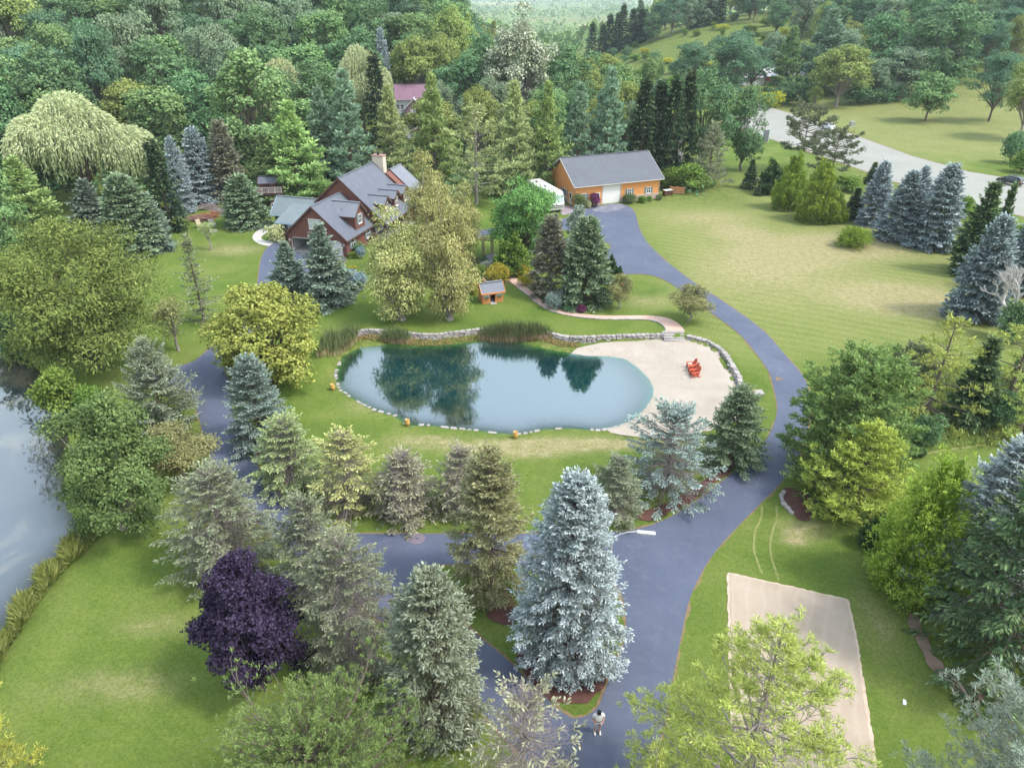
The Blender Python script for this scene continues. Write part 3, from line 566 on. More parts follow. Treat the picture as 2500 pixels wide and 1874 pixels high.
def court_extra(nt, P, c):
    w = nt.nodes.new('ShaderNodeTexWave'); w.inputs['Scale'].default_value = 0.35; w.inputs['Distortion'].default_value = 8; w.inputs['Detail'].default_value = 3; w.inputs['Detail Scale'].default_value = 0.5
    nt.links.new(mapping(nt, P, (1, 1, 1), (0, 0, R(24))), w.inputs['Vector'])
    return mixc(nt, math_(nt, 'MULTIPLY', ramp(nt, w.outputs['Fac'], [(0.75, (0, 0, 0)), (0.95, (1, 1, 1))]), 0.25), c, (0.40, 0.33, 0.26))
def road_extra(nt, P, c):
    v = nt.nodes.new('ShaderNodeTexBrick'); v.inputs['Scale'].default_value = 1; v.inputs['Brick Width'].default_value = 9; v.inputs['Row Height'].default_value = 4.2; v.inputs['Mortar Size'].default_value = 0.06
    v.inputs['Color1'].default_value = (0, 0, 0, 1); v.inputs['Color2'].default_value = (0, 0, 0, 1); v.inputs['Mortar'].default_value = (1, 1, 1, 1); v.offset = 0.0
    nt.links.new(mixc(nt, 0.6, mapping(nt, P, (1, 1, 1), (0, 0, R(-82))), noise(nt, 0.15, 4, 0.6, P), 'ADD'), v.inputs['Vector'])
    return mixc(nt, math_(nt, 'MULTIPLY', v.outputs[0], math_(nt, 'MULTIPLY', noise(nt, 0.3, 3, 0.5, P), 0.8)), c, (0.16, 0.15, 0.14))
def brick_path_material():
    m, nt, b = newmat('brick_paving'); P = position(nt)
    br = nt.nodes.new('ShaderNodeTexBrick'); br.inputs['Scale'].default_value = 1; br.inputs['Brick Width'].default_value = 0.24; br.inputs['Row Height'].default_value = 0.12; br.inputs['Mortar Size'].default_value = 0.012
    br.inputs['Color1'].default_value = (0.40, 0.205, 0.155, 1); br.inputs['Color2'].default_value = (0.50, 0.30, 0.24, 1); br.inputs['Mortar'].default_value = (0.42, 0.36, 0.31, 1)
    nt.links.new(mapping(nt, P, (1, 1, 1), (0, 0, R(35))), br.inputs['Vector'])
    c = mixc(nt, math_(nt, 'MULTIPLY', noise(nt, 0.9, 5, 0.6, P), 0.4), br.outputs[0], (0.52, 0.37, 0.31))
    nt.links.new(c, b.inputs['Base Color']); b.inputs['Roughness'].default_value = 0.9; bump(nt, b, br.outputs['Fac'], 0.4, 0.02); return m
def water_material(name, deep, shallow, k, ior, ripple, film=None):
    """clear water: what lies below shows through until the depth (attribute, metres) has absorbed it"""
    m = bpy.data.materials.new(name); m.use_nodes = True; nt = m.node_tree; nt.nodes.clear()
    out = nt.nodes.new('ShaderNodeOutputMaterial'); P = position(nt)
    at = nt.nodes.new('ShaderNodeAttribute'); at.attribute_name = 'Col'
    sp = nt.nodes.new('ShaderNodeSeparateColor'); nt.links.new(at.outputs['Color'], sp.inputs[0])
    f = math_(nt, 'SUBTRACT', 1.0, math_(nt, 'POWER', 2.718, math_(nt, 'MULTIPLY', sp.outputs[0], -k)), True)
    tr = nt.nodes.new('ShaderNodeBsdfTransparent'); tr.inputs[0].default_value = (*shallow, 1)
    df = nt.nodes.new('ShaderNodeBsdfDiffuse')
    dc = deep if film is None else film(nt, P, deep)
    if isinstance(dc, tuple): df.inputs[0].default_value = (*dc, 1)
    else: nt.links.new(dc, df.inputs[0])
    body = nt.nodes.new('ShaderNodeMixShader'); nt.links.new(f, body.inputs[0]); nt.links.new(tr.outputs[0], body.inputs[1]); nt.links.new(df.outputs[0], body.inputs[2])
    gl = nt.nodes.new('ShaderNodeBsdfGlossy'); gl.inputs['Roughness'].default_value = 0.03; gl.inputs[0].default_value = (0.95, 0.97, 1, 1)
    fr = nt.nodes.new('ShaderNodeFresnel'); fr.inputs['IOR'].default_value = ior
    bm_ = nt.nodes.new('ShaderNodeBump'); bm_.inputs['Strength'].default_value = ripple; bm_.inputs['Distance'].default_value = 0.05
    h = math_(nt, 'ADD', noise(nt, 1.6, 3, 0.5, mapping(nt, P, (1, 2.2, 1), (0, 0, R(15)))), math_(nt, 'MULTIPLY', noise(nt, 0.25, 2, 0.5, P), 2.0))
    nt.links.new(h, bm_.inputs['Height']); nt.links.new(bm_.outputs[0], gl.inputs['Normal']); nt.links.new(bm_.outputs[0], fr.inputs['Normal'])
    mx = nt.nodes.new('ShaderNodeMixShader'); thin = math_(nt, 'SUBTRACT', 1.0, math_(nt, 'POWER', 2.718, math_(nt, 'MULTIPLY', sp.outputs[0], -3.2)), True)
    nt.links.new(math_(nt, 'MULTIPLY', fr.outputs[0], math_(nt, 'ADD', 0.12, math_(nt, 'MULTIPLY', thin, 0.88))), mx.inputs[0]); nt.links.new(body.outputs[0], mx.inputs[1]); nt.links.new(gl.outputs[0], mx.inputs[2])
    nt.links.new(mx.outputs[0], out.inputs[0]); return m
def lake_film(nt, P, deep):
    """duckweed and algae mats floating on the lake"""
    f = ramp(nt, noise(nt, 0.13, 6, 0.7, P, 0.8), [(0.52, (0, 0, 0)), (0.72, (1, 1, 1))])
    return mixc(nt, math_(nt, 'MULTIPLY', f, 0.8), deep, (0.20, 0.17, 0.10))
def foliage(name, dark, light, tip=None, trans=0.22, val=0.25, gloss=0.0):
    """leaf colour: spray to spray variation (Col.r), young growth and paler upper leaves (Col.g), single leaves (Col.b) and tree to tree"""
    m = bpy.data.materials.new(name); m.use_nodes = True; nt = m.node_tree; nt.nodes.clear()
    out = nt.nodes.new('ShaderNodeOutputMaterial')
    at = nt.nodes.new('ShaderNodeAttribute'); at.attribute_name = 'Col'
    sp = nt.nodes.new('ShaderNodeSeparateColor'); nt.links.new(at.outputs['Color'], sp.inputs[0])
    up = lambda c, k: tuple(min(0.75, x * k) for x in c)
    dark, light, tip = up(dark, 1.0), up(light, 1.1), tip and up(tip, 1.3)
    c = mixc(nt, sp.outputs[0], dark, light)
    if tip: c = mixc(nt, sp.outputs[1], c, tip)
    oi = nt.nodes.new('ShaderNodeObjectInfo')
    hs = nt.nodes.new('ShaderNodeHueSaturation'); nt.links.new(c, hs.inputs['Color'])
    v = math_(nt, 'ADD', 1.0 - val * 0.5, math_(nt, 'MULTIPLY', oi.outputs['Random'], val))
    v = math_(nt, 'MULTIPLY', v, math_(nt, 'ADD', 0.78, math_(nt, 'MULTIPLY', sp.outputs[2], 0.44)))
    nt.links.new(v, hs.inputs['Value'])
    hue = math_(nt, 'ADD', 0.485, math_(nt, 'MULTIPLY', oi.outputs['Random'], 0.03)); nt.links.new(hue, hs.inputs['Hue'])
    df = nt.nodes.new('ShaderNodeBsdfDiffuse'); tl = nt.nodes.new('ShaderNodeBsdfTranslucent')
    nt.links.new(hs.outputs[0], df.inputs[0]); nt.links.new(hs.outputs[0], tl.inputs[0])
    mx = nt.nodes.new('ShaderNodeMixShader'); mx.inputs[0].default_value = trans
    nt.links.new(df.outputs[0], mx.inputs[1]); nt.links.new(tl.outputs[0], mx.inputs[2])
    last = mx.outputs[0]
    if gloss:
        g = nt.nodes.new('ShaderNodeBsdfGlossy'); g.inputs['Roughness'].default_value = 0.5; m2 = nt.nodes.new('ShaderNodeMixShader'); m2.inputs[0].default_value = gloss
        nt.links.new(last, m2.inputs[1]); nt.links.new(g.outputs[0], m2.inputs[2]); last = m2.outputs[0]
    nt.links.new(last, out.inputs[0]); return m
BARK = simple('bark', (0.15, 0.115, 0.09), 0.95, (0.07, 0.055, 0.045), 6, bstr=0.6)
BARK_GREY = simple('bark_grey', (0.30, 0.26, 0.24), 0.95, (0.15, 0.125, 0.115), 6, bstr=0.6)
TWIG = simple('dead_twigs', (0.26, 0.215, 0.20), 0.95, (0.15, 0.125, 0.12), 4)
WHITE_BARK = simple('white_bark', (0.55, 0.52, 0.50), 0.9, (0.36, 0.33, 0.32), 5)
# ================================================================ setting: ground, drives, water
def axis(lo, hi, step, far_lo, far_hi, g=1.16):
    a = list(np.arange(lo, hi + 1e-6, step)); s = step; x = hi
    while x < far_hi: s *= g; x += s; a.append(x)
    s = step; x = lo; pre = []
    while x > far_lo: s *= g; x -= s; pre.append(x)
    return np.array(pre[::-1] + a)
GX = axis(-72, 66, 0.62, -9000, 9000, 1.13); GY = axis(8, 140, 0.62, -400, 14000, 1.06)
XX, YY = np.meshgrid(GX, GY); ZZ = terrain(XX, YY)
def blob(X, Y, cx, cy, rx, ry): return np.exp(-(((X - cx) / rx) ** 2 + ((Y - cy) / ry) ** 2) * 0.9)
dryv = np.full(XX.shape, 0.05)
right_lawn = sstep(16, 26, XX) * sstep(58, 72, YY) * (1 - sstep(128, 150, YY)) * (1 - sstep(56, 74, XX))
dryv += 0.10 * right_lawn
dryv += 0.30 * sstep(150, 175, YY) * sstep(75, 95, XX) * (1 - sstep(240, 275, YY))
for cx, cy, rx, ry, s in DRY: dryv += 1.7 * s * blob(XX, YY, cx, cy, rx, ry)
wildv = sstep(255, 285, YY) * 0.9
wildv = np.maximum(wildv, sstep(30, 36, XX) * (1 - sstep(58, 66, YY)) * sstep(46.5, 50, YY) * 0.9)
wildv = np.maximum(wildv, sstep(62, 70, XX) * (1 - sstep(74, 80, XX) * 0) * (1 - sstep(150, 190, YY)) * sstep(70, 84, YY) * (1 - sstep(76, 90, XX)) * 0.7)
wildv = np.maximum(wildv, sstep(-50, -62, XX) * sstep(90, 110, YY) * 0.8)
wildv = np.maximum(wildv, sstep(118, 128, YY) * (1 - sstep(38, 46, XX)) * 0.9)
_db = poly_sd(BASIN, XX[(YY > 30) & (YY < 110)], YY[(YY > 30) & (YY < 110)]); _w = np.zeros(XX.shape); _w[(YY > 30) & (YY < 110)] = np.where(_db < 0.1, 0.85, 0)
wildv = np.maximum(wildv, _w)
mowv = right_lawn + 0.6 * sstep(75, 95, XX) * sstep(150, 165, YY) * (1 - sstep(240, 260, YY)) + 0.12 * (1 - sstep(48, 60, YY))
col = np.stack([dryv, wildv, mowv], -1).reshape(-1, 3)
ny, nx = XX.shape; idx = np.arange(nx * ny).reshape(ny, nx)
FQ = np.stack([idx[:-1, :-1], idx[:-1, 1:], idx[1:, 1:], idx[1:, :-1]], -1).reshape(-1, 4)
tag(link('ground', np_mesh('ground', np.stack([XX, YY, ZZ], -1).reshape(-1, 3), FQ, np.clip(col, 0, 1.3), True), None, ground_material()), kind='structure')

def densify(poly, step):
    out = []
    for i, p in enumerate(poly):
        q = poly[(i + 1) % len(poly)]; n = max(1, int(math.hypot(q[0] - p[0], q[1] - p[1]) / step))
        out += [(p[0] + (q[0] - p[0]) * k / n, p[1] + (q[1] - p[1]) * k / n) for k in range(n)]
    return out
def smooth_poly(poly, it=2):
    for _ in range(it):
        n = len(poly); poly = [q for i in range(n) for q in ((0.75 * poly[i][0] + 0.25 * poly[(i + 1) % n][0], 0.75 * poly[i][1] + 0.25 * poly[(i + 1) % n][1]), (0.25 * poly[i][0] + 0.75 * poly[(i + 1) % n][0], 0.25 * poly[i][1] + 0.75 * poly[(i + 1) % n][1]))]
    return poly
def smooth_line(pts, it=2):
    for _ in range(it):
        o = [pts[0]]
        for a, b in zip(pts[:-1], pts[1:]): o += [(0.75 * a[0] + 0.25 * b[0], 0.75 * a[1] + 0.25 * b[1]), (0.25 * a[0] + 0.75 * b[0], 0.25 * a[1] + 0.75 * b[1])]
        pts = o + [pts[-1]]
    return pts
def grow(poly, d, seed=0, jit=0.0):
    """offset outward by d with a ragged edge"""
    rg = random.Random(seed); n = len(poly); A = sum(poly[i][0] * poly[(i + 1) % n][1] - poly[(i + 1) % n][0] * poly[i][1] for i in range(n)); s = 1 if A > 0 else -1; out = []
    for i in range(n):
        (ax, ay), (bx, by) = poly[i - 1], poly[(i + 1) % n]; tx, ty = bx - ax, by - ay; L = math.hypot(tx, ty) or 1
        k = d + rg.uniform(-jit, jit); out.append((poly[i][0] + s * ty / L * k, poly[i][1] - s * tx / L * k))
    return out
def sheet(name, polys, holes, off, mat, step=1.0, grid=1.2, parent=None, zfun=None):
    V = []; E = []
    for p in polys + holes:
        p = densify(p, step); n0 = len(V); V += p; E += [(n0 + i, n0 + (i + 1) % len(p)) for i in range(len(p))]
    A = np.array(V); lo, hi = A.min(0), A.max(0)
    gx, gy = np.meshgrid(np.arange(lo[0], hi[0], grid), np.arange(lo[1], hi[1], grid)); gx = gx.ravel(); gy = gy.ravel()
    d = np.min([poly_sd(p, gx, gy) for p in polys], 0)
    for h in holes: d = np.maximum(d, -poly_sd(h, gx, gy))
    k = d < -0.35 * grid; V += list(zip(gx[k], gy[k]))
    vs, es, fs, *_ = delaunay_2d_cdt([Vector(v) for v in V], E, [], 0, 1e-4)
    vs = np.array([(v.x, v.y) for v in vs]); fs = np.array([f for f in fs if len(f) == 3])
    c = vs[fs].mean(1); d = np.min([poly_sd(p, c[:, 0], c[:, 1]) for p in polys], 0)
    for h in holes: d = np.maximum(d, -poly_sd(h, c[:, 0], c[:, 1]))
    fs = fs[d < 0]
    z = (zfun or terrain)(vs[:, 0], vs[:, 1]) + off
    V3 = np.column_stack([vs, z]); a, b, c_ = V3[fs[:, 0]], V3[fs[:, 1]], V3[fs[:, 2]]
    fl = np.cross(b - a, c_ - a)[:, 2] < 0; fs[fl] = fs[fl][:, ::-1]
    used = np.unique(fs); re = np.full(len(V3), -1); re[used] = np.arange(len(used))
    return link(name, np_mesh(name, V3[used], re[fs], None, True), parent, mat)
M_ASPH = asphalt_material()
M_VERGE = sheet_material('bare_soil', [(0.35, (0.13, 0.09, 0.05)), (0.5, (0.21, 0.145, 0.085)), (0.6, (0.14, 0.14, 0.04))], 1.6)
M_SAND = sheet_material('beach_sand', [(0.3, (0.30, 0.252, 0.205)), (0.6, (0.36, 0.312, 0.262)), (0.8, (0.385, 0.342, 0.292))], 0.35, 12, bstr=0.35, extra=beach_extra)
M_COURT = sheet_material('court_sand', [(0.3, (0.31, 0.245, 0.185)), (0.6, (0.37, 0.30, 0.235)), (0.8, (0.40, 0.335, 0.27))], 0.5, 10, bstr=0.5, extra=court_extra)
M_ROAD = sheet_material('concrete_road', [(0.3, (0.225, 0.22, 0.195)), (0.7, (0.265, 0.26, 0.235))], 0.12, 6, bstr=0.1, extra=road_extra)
M_MULCH = sheet_material('red_mulch', [(0.3, (0.075, 0.033, 0.027)), (0.6, (0.115, 0.054, 0.044)), (0.8, (0.15, 0.085, 0.06))], 1.5, 14, bstr=0.8)
M_VERGE2 = sheet_material('pine_straw', [(0.3, (0.17, 0.115, 0.085)), (0.6, (0.25, 0.175, 0.135)), (0.8, (0.16, 0.15, 0.06))], 1.2, 14, bstr=0.6)
M_SOIL = sheet_material('garden_soil', [(0.3, (0.06, 0.055, 0.03)), (0.6, (0.10, 0.10, 0.04)), (0.8, (0.14, 0.10, 0.07))], 1.0, 10, bstr=0.8)
M_GRAVEL = sheet_material('gravel', [(0.3, (0.36, 0.38, 0.36)), (0.55, (0.46, 0.40, 0.37)), (0.75, (0.40, 0.44, 0.42))], 0.8, 14, bstr=0.6)
drive = smooth_poly(DRIVE, 2); isl = smooth_poly(ISLAND, 2)
tag(sheet('driveway_verge', [grow(densify(drive, 0.5), 0.13, 1, 0.12)], [grow(densify(isl, 0.5), -0.18, 2, 0.10)], 0.018, M_VERGE, 0.6, 1.2), kind='structure')
tag(sheet('driveway', [drive], [isl], 0.036, M_ASPH, 0.7, 1.1), kind='structure')
tag(sheet('road', [grow(ROAD, 0.0)], [], 0.03, M_ROAD, 4, 5), kind='structure')
tag(sheet('road_shoulder', [grow(densify(ROAD, 3), 0.6, 3, 0.15)], [], 0.012, M_VERGE, 3, 6), kind='structure')
tag(sheet('beach', [grow(densify(smooth_poly(BEACH, 1), 0.5), 0.0, 5, 0.12)], [], 0.03, M_SAND, 0.4, 0.5), kind='structure')
# sand court: trace the far, right side and mirror the parallel left side
c0 = [COURT[0], COURT[2], COURT[2], COURT[4], COURT[-1]]; lft = [(c0[0][0] + (c0[-1][0] - c0[2][0]), c0[0][1] + (c0[-1][1] - c0[2][1]))]
court = [c0[0], c0[2], c0[3], c0[4]] + [(c0[-1][0] + 0.3 * (c0[-1][0] - c0[-2][0]), c0[-1][1] - 1.5), (lft[0][0], lft[0][1] - 1.5)]
tag(sheet('sand_court', [grow(densify(court, 0.25), 0.0, 6, 0.03)], [], 0.05, M_COURT, 0.25, 0.8), kind='structure')
M_RIDGE = sheet_material('court_edge_soil', [(0.3, (0.40, 0.30, 0.22)), (0.7, (0.52, 0.42, 0.33))], 1.2)
tag(sheet('court_border', [grow(densify(court, 0.22), 0.16, 7, 0.045)], [], 0.025, M_RIDGE, 0.25, 0.8), kind='structure')
path_up, path_lo = smooth_line(PATH_UP), smooth_line(PATH_LO); path_poly = path_up + path_lo[::-1]
tag(sheet('brick_path', [path_poly], [], 0.045, brick_path_material(), 0.5, 0.8), kind='structure')
tag(sheet('garden_walk', [smooth_poly(WALK, 1)], [], 0.03, M_GRAVEL, 0.5, 1), kind='structure')
tag(sheet('barn_patio', [PATIO], [], 0.05, simple('patio_slab', (0.23, 0.19, 0.20), 0.85, (0.18, 0.145, 0.16), 1.5), 0.6, 1), kind='structure')
for i, p in enumerate(MULCH): tag(sheet('mulch_bed', [grow(densify(smooth_poly(p, 1), 0.5), 0, 20 + i, 0.12)], [], 0.055 + 0.002 * i, M_VERGE2 if i == 5 else M_MULCH, 0.5, 0.9), kind='structure')
tag(sheet('garden_bed', [smooth_poly(GARDEN, 1)], [], 0.024, M_SOIL, 0.6, 1), kind='structure')
tag(sheet('garden_bed', [smooth_poly(GARDEN_R, 1)], [], 0.03, M_SOIL, 0.6, 1), kind='structure')

M_TRACK = sheet_material('worn_grass', [(0.38, (0.12, 0.15, 0.03)), (0.5, (0.22, 0.215, 0.085)), (0.62, (0.13, 0.155, 0.035))], 2.2)
def ribbon(name, pts, w, seed):
    rg = random.Random(seed); P = densify(smooth_line(pts, 2), 0.4); P = [p for k, p in enumerate(P) if k < len(P) * 0.5 or True]
    L = smooth_line(pts, 2); lft, rgt = [], []
    for k, (x, y) in enumerate(L):
        ax, ay = L[max(0, k - 1)]; bx, by = L[min(len(L) - 1, k + 1)]; t = math.hypot(bx - ax, by - ay); nx, ny = -(by - ay) / t, (bx - ax) / t
        a, c_ = w * rg.uniform(0.6, 1.2), w * rg.uniform(0.6, 1.2); lft.append((x + nx * a, y + ny * a)); rgt.append((x - nx * c_, y - ny * c_))
    return tag(sheet(name, [lft + rgt[::-1]], [], 0.014, M_TRACK, 0.4, 0.5), kind='structure')
for k, p in enumerate(TRACKS): ribbon('tyre_track', p, 0.085, k)
ribbon('worn_path', RUT, 0.16, 7)
M_APRON = sheet_material('worn_apron', [(0.35, (0.10, 0.105, 0.15)), (0.55, (0.19, 0.18, 0.20)), (0.7, (0.25, 0.235, 0.24))], 0.7)
tag(sheet('barn_apron', [grow(densify(smooth_poly(APRON, 1), 0.4), 0, 31, 0.12)], [], 0.05, M_APRON, 0.4, 0.8), kind='structure')
def water(name, poly, z, mat, step, grid, depthk=1.0):
    o = sheet(name, [poly], [], 0, mat, step, grid, zfun=lambda x, y: np.full(x.shape, z))
    me = o.data; v = np.empty(len(me.vertices) * 3, np.float32); me.vertices.foreach_get('co', v); v = v.reshape(-1, 3)
    dep = np.clip(z - terrain(v[:, 0], v[:, 1]), 0, 9)
    a = me.color_attributes.new('Col', 'FLOAT_COLOR', 'POINT'); c = np.ones((len(v), 4), np.float32); c[:, 0] = dep; a.data.foreach_set('color', c.ravel())
    return tag(o, kind='structure')
water('pond_water', grow(densify(smooth_poly(POND, 1), 0.5), 0.25), WATER_Z, water_material('pond_water', (0.001, 0.030, 0.034), (0.66, 0.93, 0.96), 1.1, 3.9, 0.05), 0.4, 0.6)
water('lake_water', grow(LAKE, 0.2), LAKE_Z, water_material('lake_water', (0.035, 0.040, 0.045), (0.6, 0.6, 0.5), 2.2, 2.9, 0.03, lake_film), 1.0, 2.0)
# ================================================================ trees
def unit(a): return a / np.sqrt((a * a).sum(-1, keepdims=True) + 1e-12)
def xcross(a, b):
    return np.stack([a[..., 1] * b[..., 2] - a[..., 2] * b[..., 1], a[..., 2] * b[..., 0] - a[..., 0] * b[..., 2], a[..., 0] * b[..., 1] - a[..., 1] * b[..., 0]], -1)
def rand_dir(rg, n): return unit(rg.normal(size=(n, 3)))
class Leaves:
    """kite-shaped leaves: foot P, axis A, length L, width W, face normal N"""
    def __init__(s): s.p = []
    def add(s, P, A, L, W, rg, r, g, N=None, mid=0.45, b=None):
        n = len(P); X = np.empty((n, 15), np.float32); X[:, 0:3] = P; X[:, 3:6] = A
        X[:, 6:9] = rg.normal(size=(n, 3)) if N is None else N
        X[:, 9] = L; X[:, 10] = W; X[:, 11] = r; X[:, 12] = g; X[:, 13] = rg.random(n) if b is None else b; X[:, 14] = mid
        s.p.append(X)
    def mesh(s, name):
        X = np.concatenate(s.p); P = X[:, 0:3]; A = unit(X[:, 3:6]); S = unit(xcross(A, X[:, 6:9])); L = X[:, 9:10]; W = X[:, 10:11]
        m = P + A * L * X[:, 14:15]
        V = np.stack([P, m + S * W * 0.5, P + A * L, m - S * W * 0.5], 1).reshape(-1, 3)
        C = np.repeat(X[:, 11:14], 4, axis=0)
        return np_mesh(name, V, np.arange(len(V)).reshape(-1, 4), C)
class Sticks:
    """trunk, limbs and twigs as tapering tubes"""
    def __init__(s): s.q = {}
    def tube(s, P, rad, sides=5):
        P = np.asarray(P, float); s.q.setdefault((len(P), sides), []).append((P, np.broadcast_to(np.asarray(rad, float), (len(P),))))
    def mesh(s, name):
        Vs = []; Fs = []; n0 = 0
        for (k, sides), items in s.q.items():
            P = np.array([i[0] for i in items]); rad = np.array([i[1] for i in items]); m = len(items)
            d = np.empty_like(P); d[:, 1:-1] = P[:, 2:] - P[:, :-2]; d[:, 0] = P[:, 1] - P[:, 0]; d[:, -1] = P[:, -1] - P[:, -2]; d = unit(d)
            a = unit(xcross(d, np.broadcast_to(np.array([0.31, 0.93, 0.17]), d.shape))); b = xcross(d, a); t = np.arange(sides) * 2 * math.pi / sides
            ring = P[:, :, None] + rad[:, :, None, None] * (a[:, :, None] * np.cos(t)[None, None, :, None] + b[:, :, None] * np.sin(t)[None, None, :, None])
            i = np.arange(k - 1)[:, None] * sides; j = np.arange(sides)[None]; j2 = (j + 1) % sides
            F = np.stack([i + j, i + j2, i + sides + j2, i + sides + j], -1).reshape(-1, 4)
            F = (F[None] + (np.arange(m) * k * sides)[:, None, None]).reshape(-1, 4) + n0
            Vs.append(ring.reshape(-1, 3)); Fs.append(F); n0 += m * k * sides
        return np_mesh(name, np.concatenate(Vs), np.concatenate(Fs), None, True)
def trunk_line(H, rg, lean=0.015, k=7):
    z = np.linspace(-0.3, H, k); return np.stack([np.cumsum(rg.normal(0, lean * H / k, k)), np.cumsum(rg.normal(0, lean * H / k, k)), z], 1)

def spruce(H, R_, seed, spacing=0.22, shoot=0.34, width=0.11, rolls=2, droop=0.22, prof=0.85, h0=0.03, nb=None, bare=0.2, thin=0.0, hang=0.0, upturn=0.16, rough=0.09, twig=False, top_el=48, low_el=-12, lat=0.5, tier=0.0, fan=1.1, latmax=0.7, belly=0.10):
    rg = np.random.default_rng(seed); lv = Leaves(); st = Sticks()
    st.tube(trunk_line(H, rg, 0.004), np.linspace(H * 0.016 + 0.03, 0.012, 7), 7)
    nb = nb or int(H * 15); us = np.sort(h0 + (0.985 - h0) * rg.random(nb) ** 0.95)
    if tier:                                        # whorls: branches leave the trunk in storeys
        q = tier / H; us = np.clip((np.round(us / q) + rg.normal(0, 0.13, nb)) * q, h0, 0.985)
    gold = 2.39996; lump = rg.normal(0, 1, 12)
    for i, u in enumerate(us):
        az = i * gold + rg.normal(0, 0.25)
        k = 1 + rough * rg.normal() + 0.10 * math.sin(3 * az + lump[0] + u * 5) + 0.06 * math.sin(5 * az + lump[1] - u * 9)
        L = max(0.15, R_ * (1 - u) ** prof * min(1.0, ((u + 0.05) / (0.05 + belly)) ** 0.4) * k) + 0.10
        el = R(low_el + (top_el - low_el) * u ** 1.4 + rg.normal(0, 5))
        dh = np.array([math.cos(az), math.sin(az), 0]); side0 = np.array([-math.sin(az), math.cos(az), 0])
        def pt(s):
            s = np.asarray(s, float)[..., None]
            return np.array([0, 0, u * H]) + dh * (s * L * math.cos(el)) + np.array([0, 0, 1.0]) * (s * L * math.sin(el) - droop * L * s ** 2 + upturn * L * s ** 3)
        st.tube(pt(np.linspace(0, 0.96, 4)), np.linspace(0.012 + 0.010 * L, 0.004, 4), 3)
        if twig:
            for s in np.arange(0.25, 0.98, 0.12):
                for sg in (-1, 1):
                    p = pt(s); q = p + (side0 * sg * 0.8 + dh * 0.6 + np.array([0, 0, -0.25 + 0.2 * rg.normal()])) * (1.1 - s) * L * 0.5 * rg.uniform(0.5, 1.2)
                    st.tube([p, q], [0.012, 0.003], 3)
        ni = int(L * 8) if not thin else 0          # larger, darker needles further in
        if ni:
            si = rg.uniform(0.3, 0.95, ni); pi = pt(si) + rg.normal(0, 0.16, (ni, 3)) * (0.3 + 0.3 * L)
            lv.add(pi, dh + rg.normal(0, 0.6, (ni, 3)), shoot * 1.25, width * 1.5, rg, np.clip(rg.normal(0.3, 0.15, ni), 0, 1), 0.0, N=np.array([0, 0, 1.0]) + rg.normal(0, 0.5, (ni, 3)))
        s0 = max(bare, 1 - fan / L)                 # needles only on the young outer part of each bough
        n = max(2, int(L * (1 - s0) / spacing)); s = np.linspace(s0, 1.0, n) + rg.normal(0, 0.02, n)
        if thin: s = s[rg.random(n) > thin]; n = len(s)
        if n == 0: continue
        p = pt(s); tan = unit(pt(s + 0.02) - pt(s - 0.02))
        clump = 0.5 + 0.30 * rg.normal(); UPV = np.array([0, 0, 1.0])
        for sg in (-1, 1, 0):
            if sg == 0: ll = np.full(n, shoot * 1.2); ax = tan + rg.normal(0, 0.15, (n, 3))
            else:
                ll = np.clip((1.02 - s) * L * lat + shoot * 0.8, shoot * 0.8, latmax) * rg.uniform(0.75, 1.1, n)
                ax = unit(tan * 0.8 + side0 * sg * 0.8 + UPV * rg.normal(-0.14, 0.10, (n, 1)))
            m = np.maximum(1, np.round(ll / (shoot * 0.6)).astype(int)); rep = np.repeat(np.arange(n), m); q = len(rep)
            fr = np.concatenate([np.arange(a_) / a_ for a_ in m])
            base = p[rep] + ax[rep] * (fr * ll[rep])[:, None] - UPV * (0.28 * (fr * ll[rep]) ** 2)[:, None]
            A = ax[rep] + rg.normal(0, 0.2, (q, 3)) + side0 * (rg.choice([-1, 1], q) * 0.3)[:, None] - UPV * 0.12
            if hang: A = A - UPV * (hang * rg.random(q))[:, None]
            tipv = np.clip(np.where(fr > 0.4, rg.uniform(0.4, 1.0, q), rg.uniform(0.0, 0.4, q)) * (0.35 + 0.75 * (s[rep] - s0) / (1.001 - s0)), 0, 1)
            rr = np.clip(clump + rg.normal(0, 0.15, q), 0, 1); bb = rg.random(q)
            for k2 in range(rolls):
                lv.add(base, A + rg.normal(0, 0.12, (q, 3)), shoot * rg.uniform(0.75, 1.2, q), width * rg.uniform(0.8, 1.2, q), rg, rr, tipv, b=bb, N=(UPV + rg.normal(0, 0.35, (q, 3))) if k2 == 0 else None)
    # leader
    P = np.array([[0, 0, H * f] for f in np.linspace(0.955, 1.0, 8)]); A = np.column_stack([rg.normal(0, 0.5, (8, 2)), np.ones(8)])
    lv.add(P, A, shoot, width, rg, 0.5, 0.9)
    return lv, st
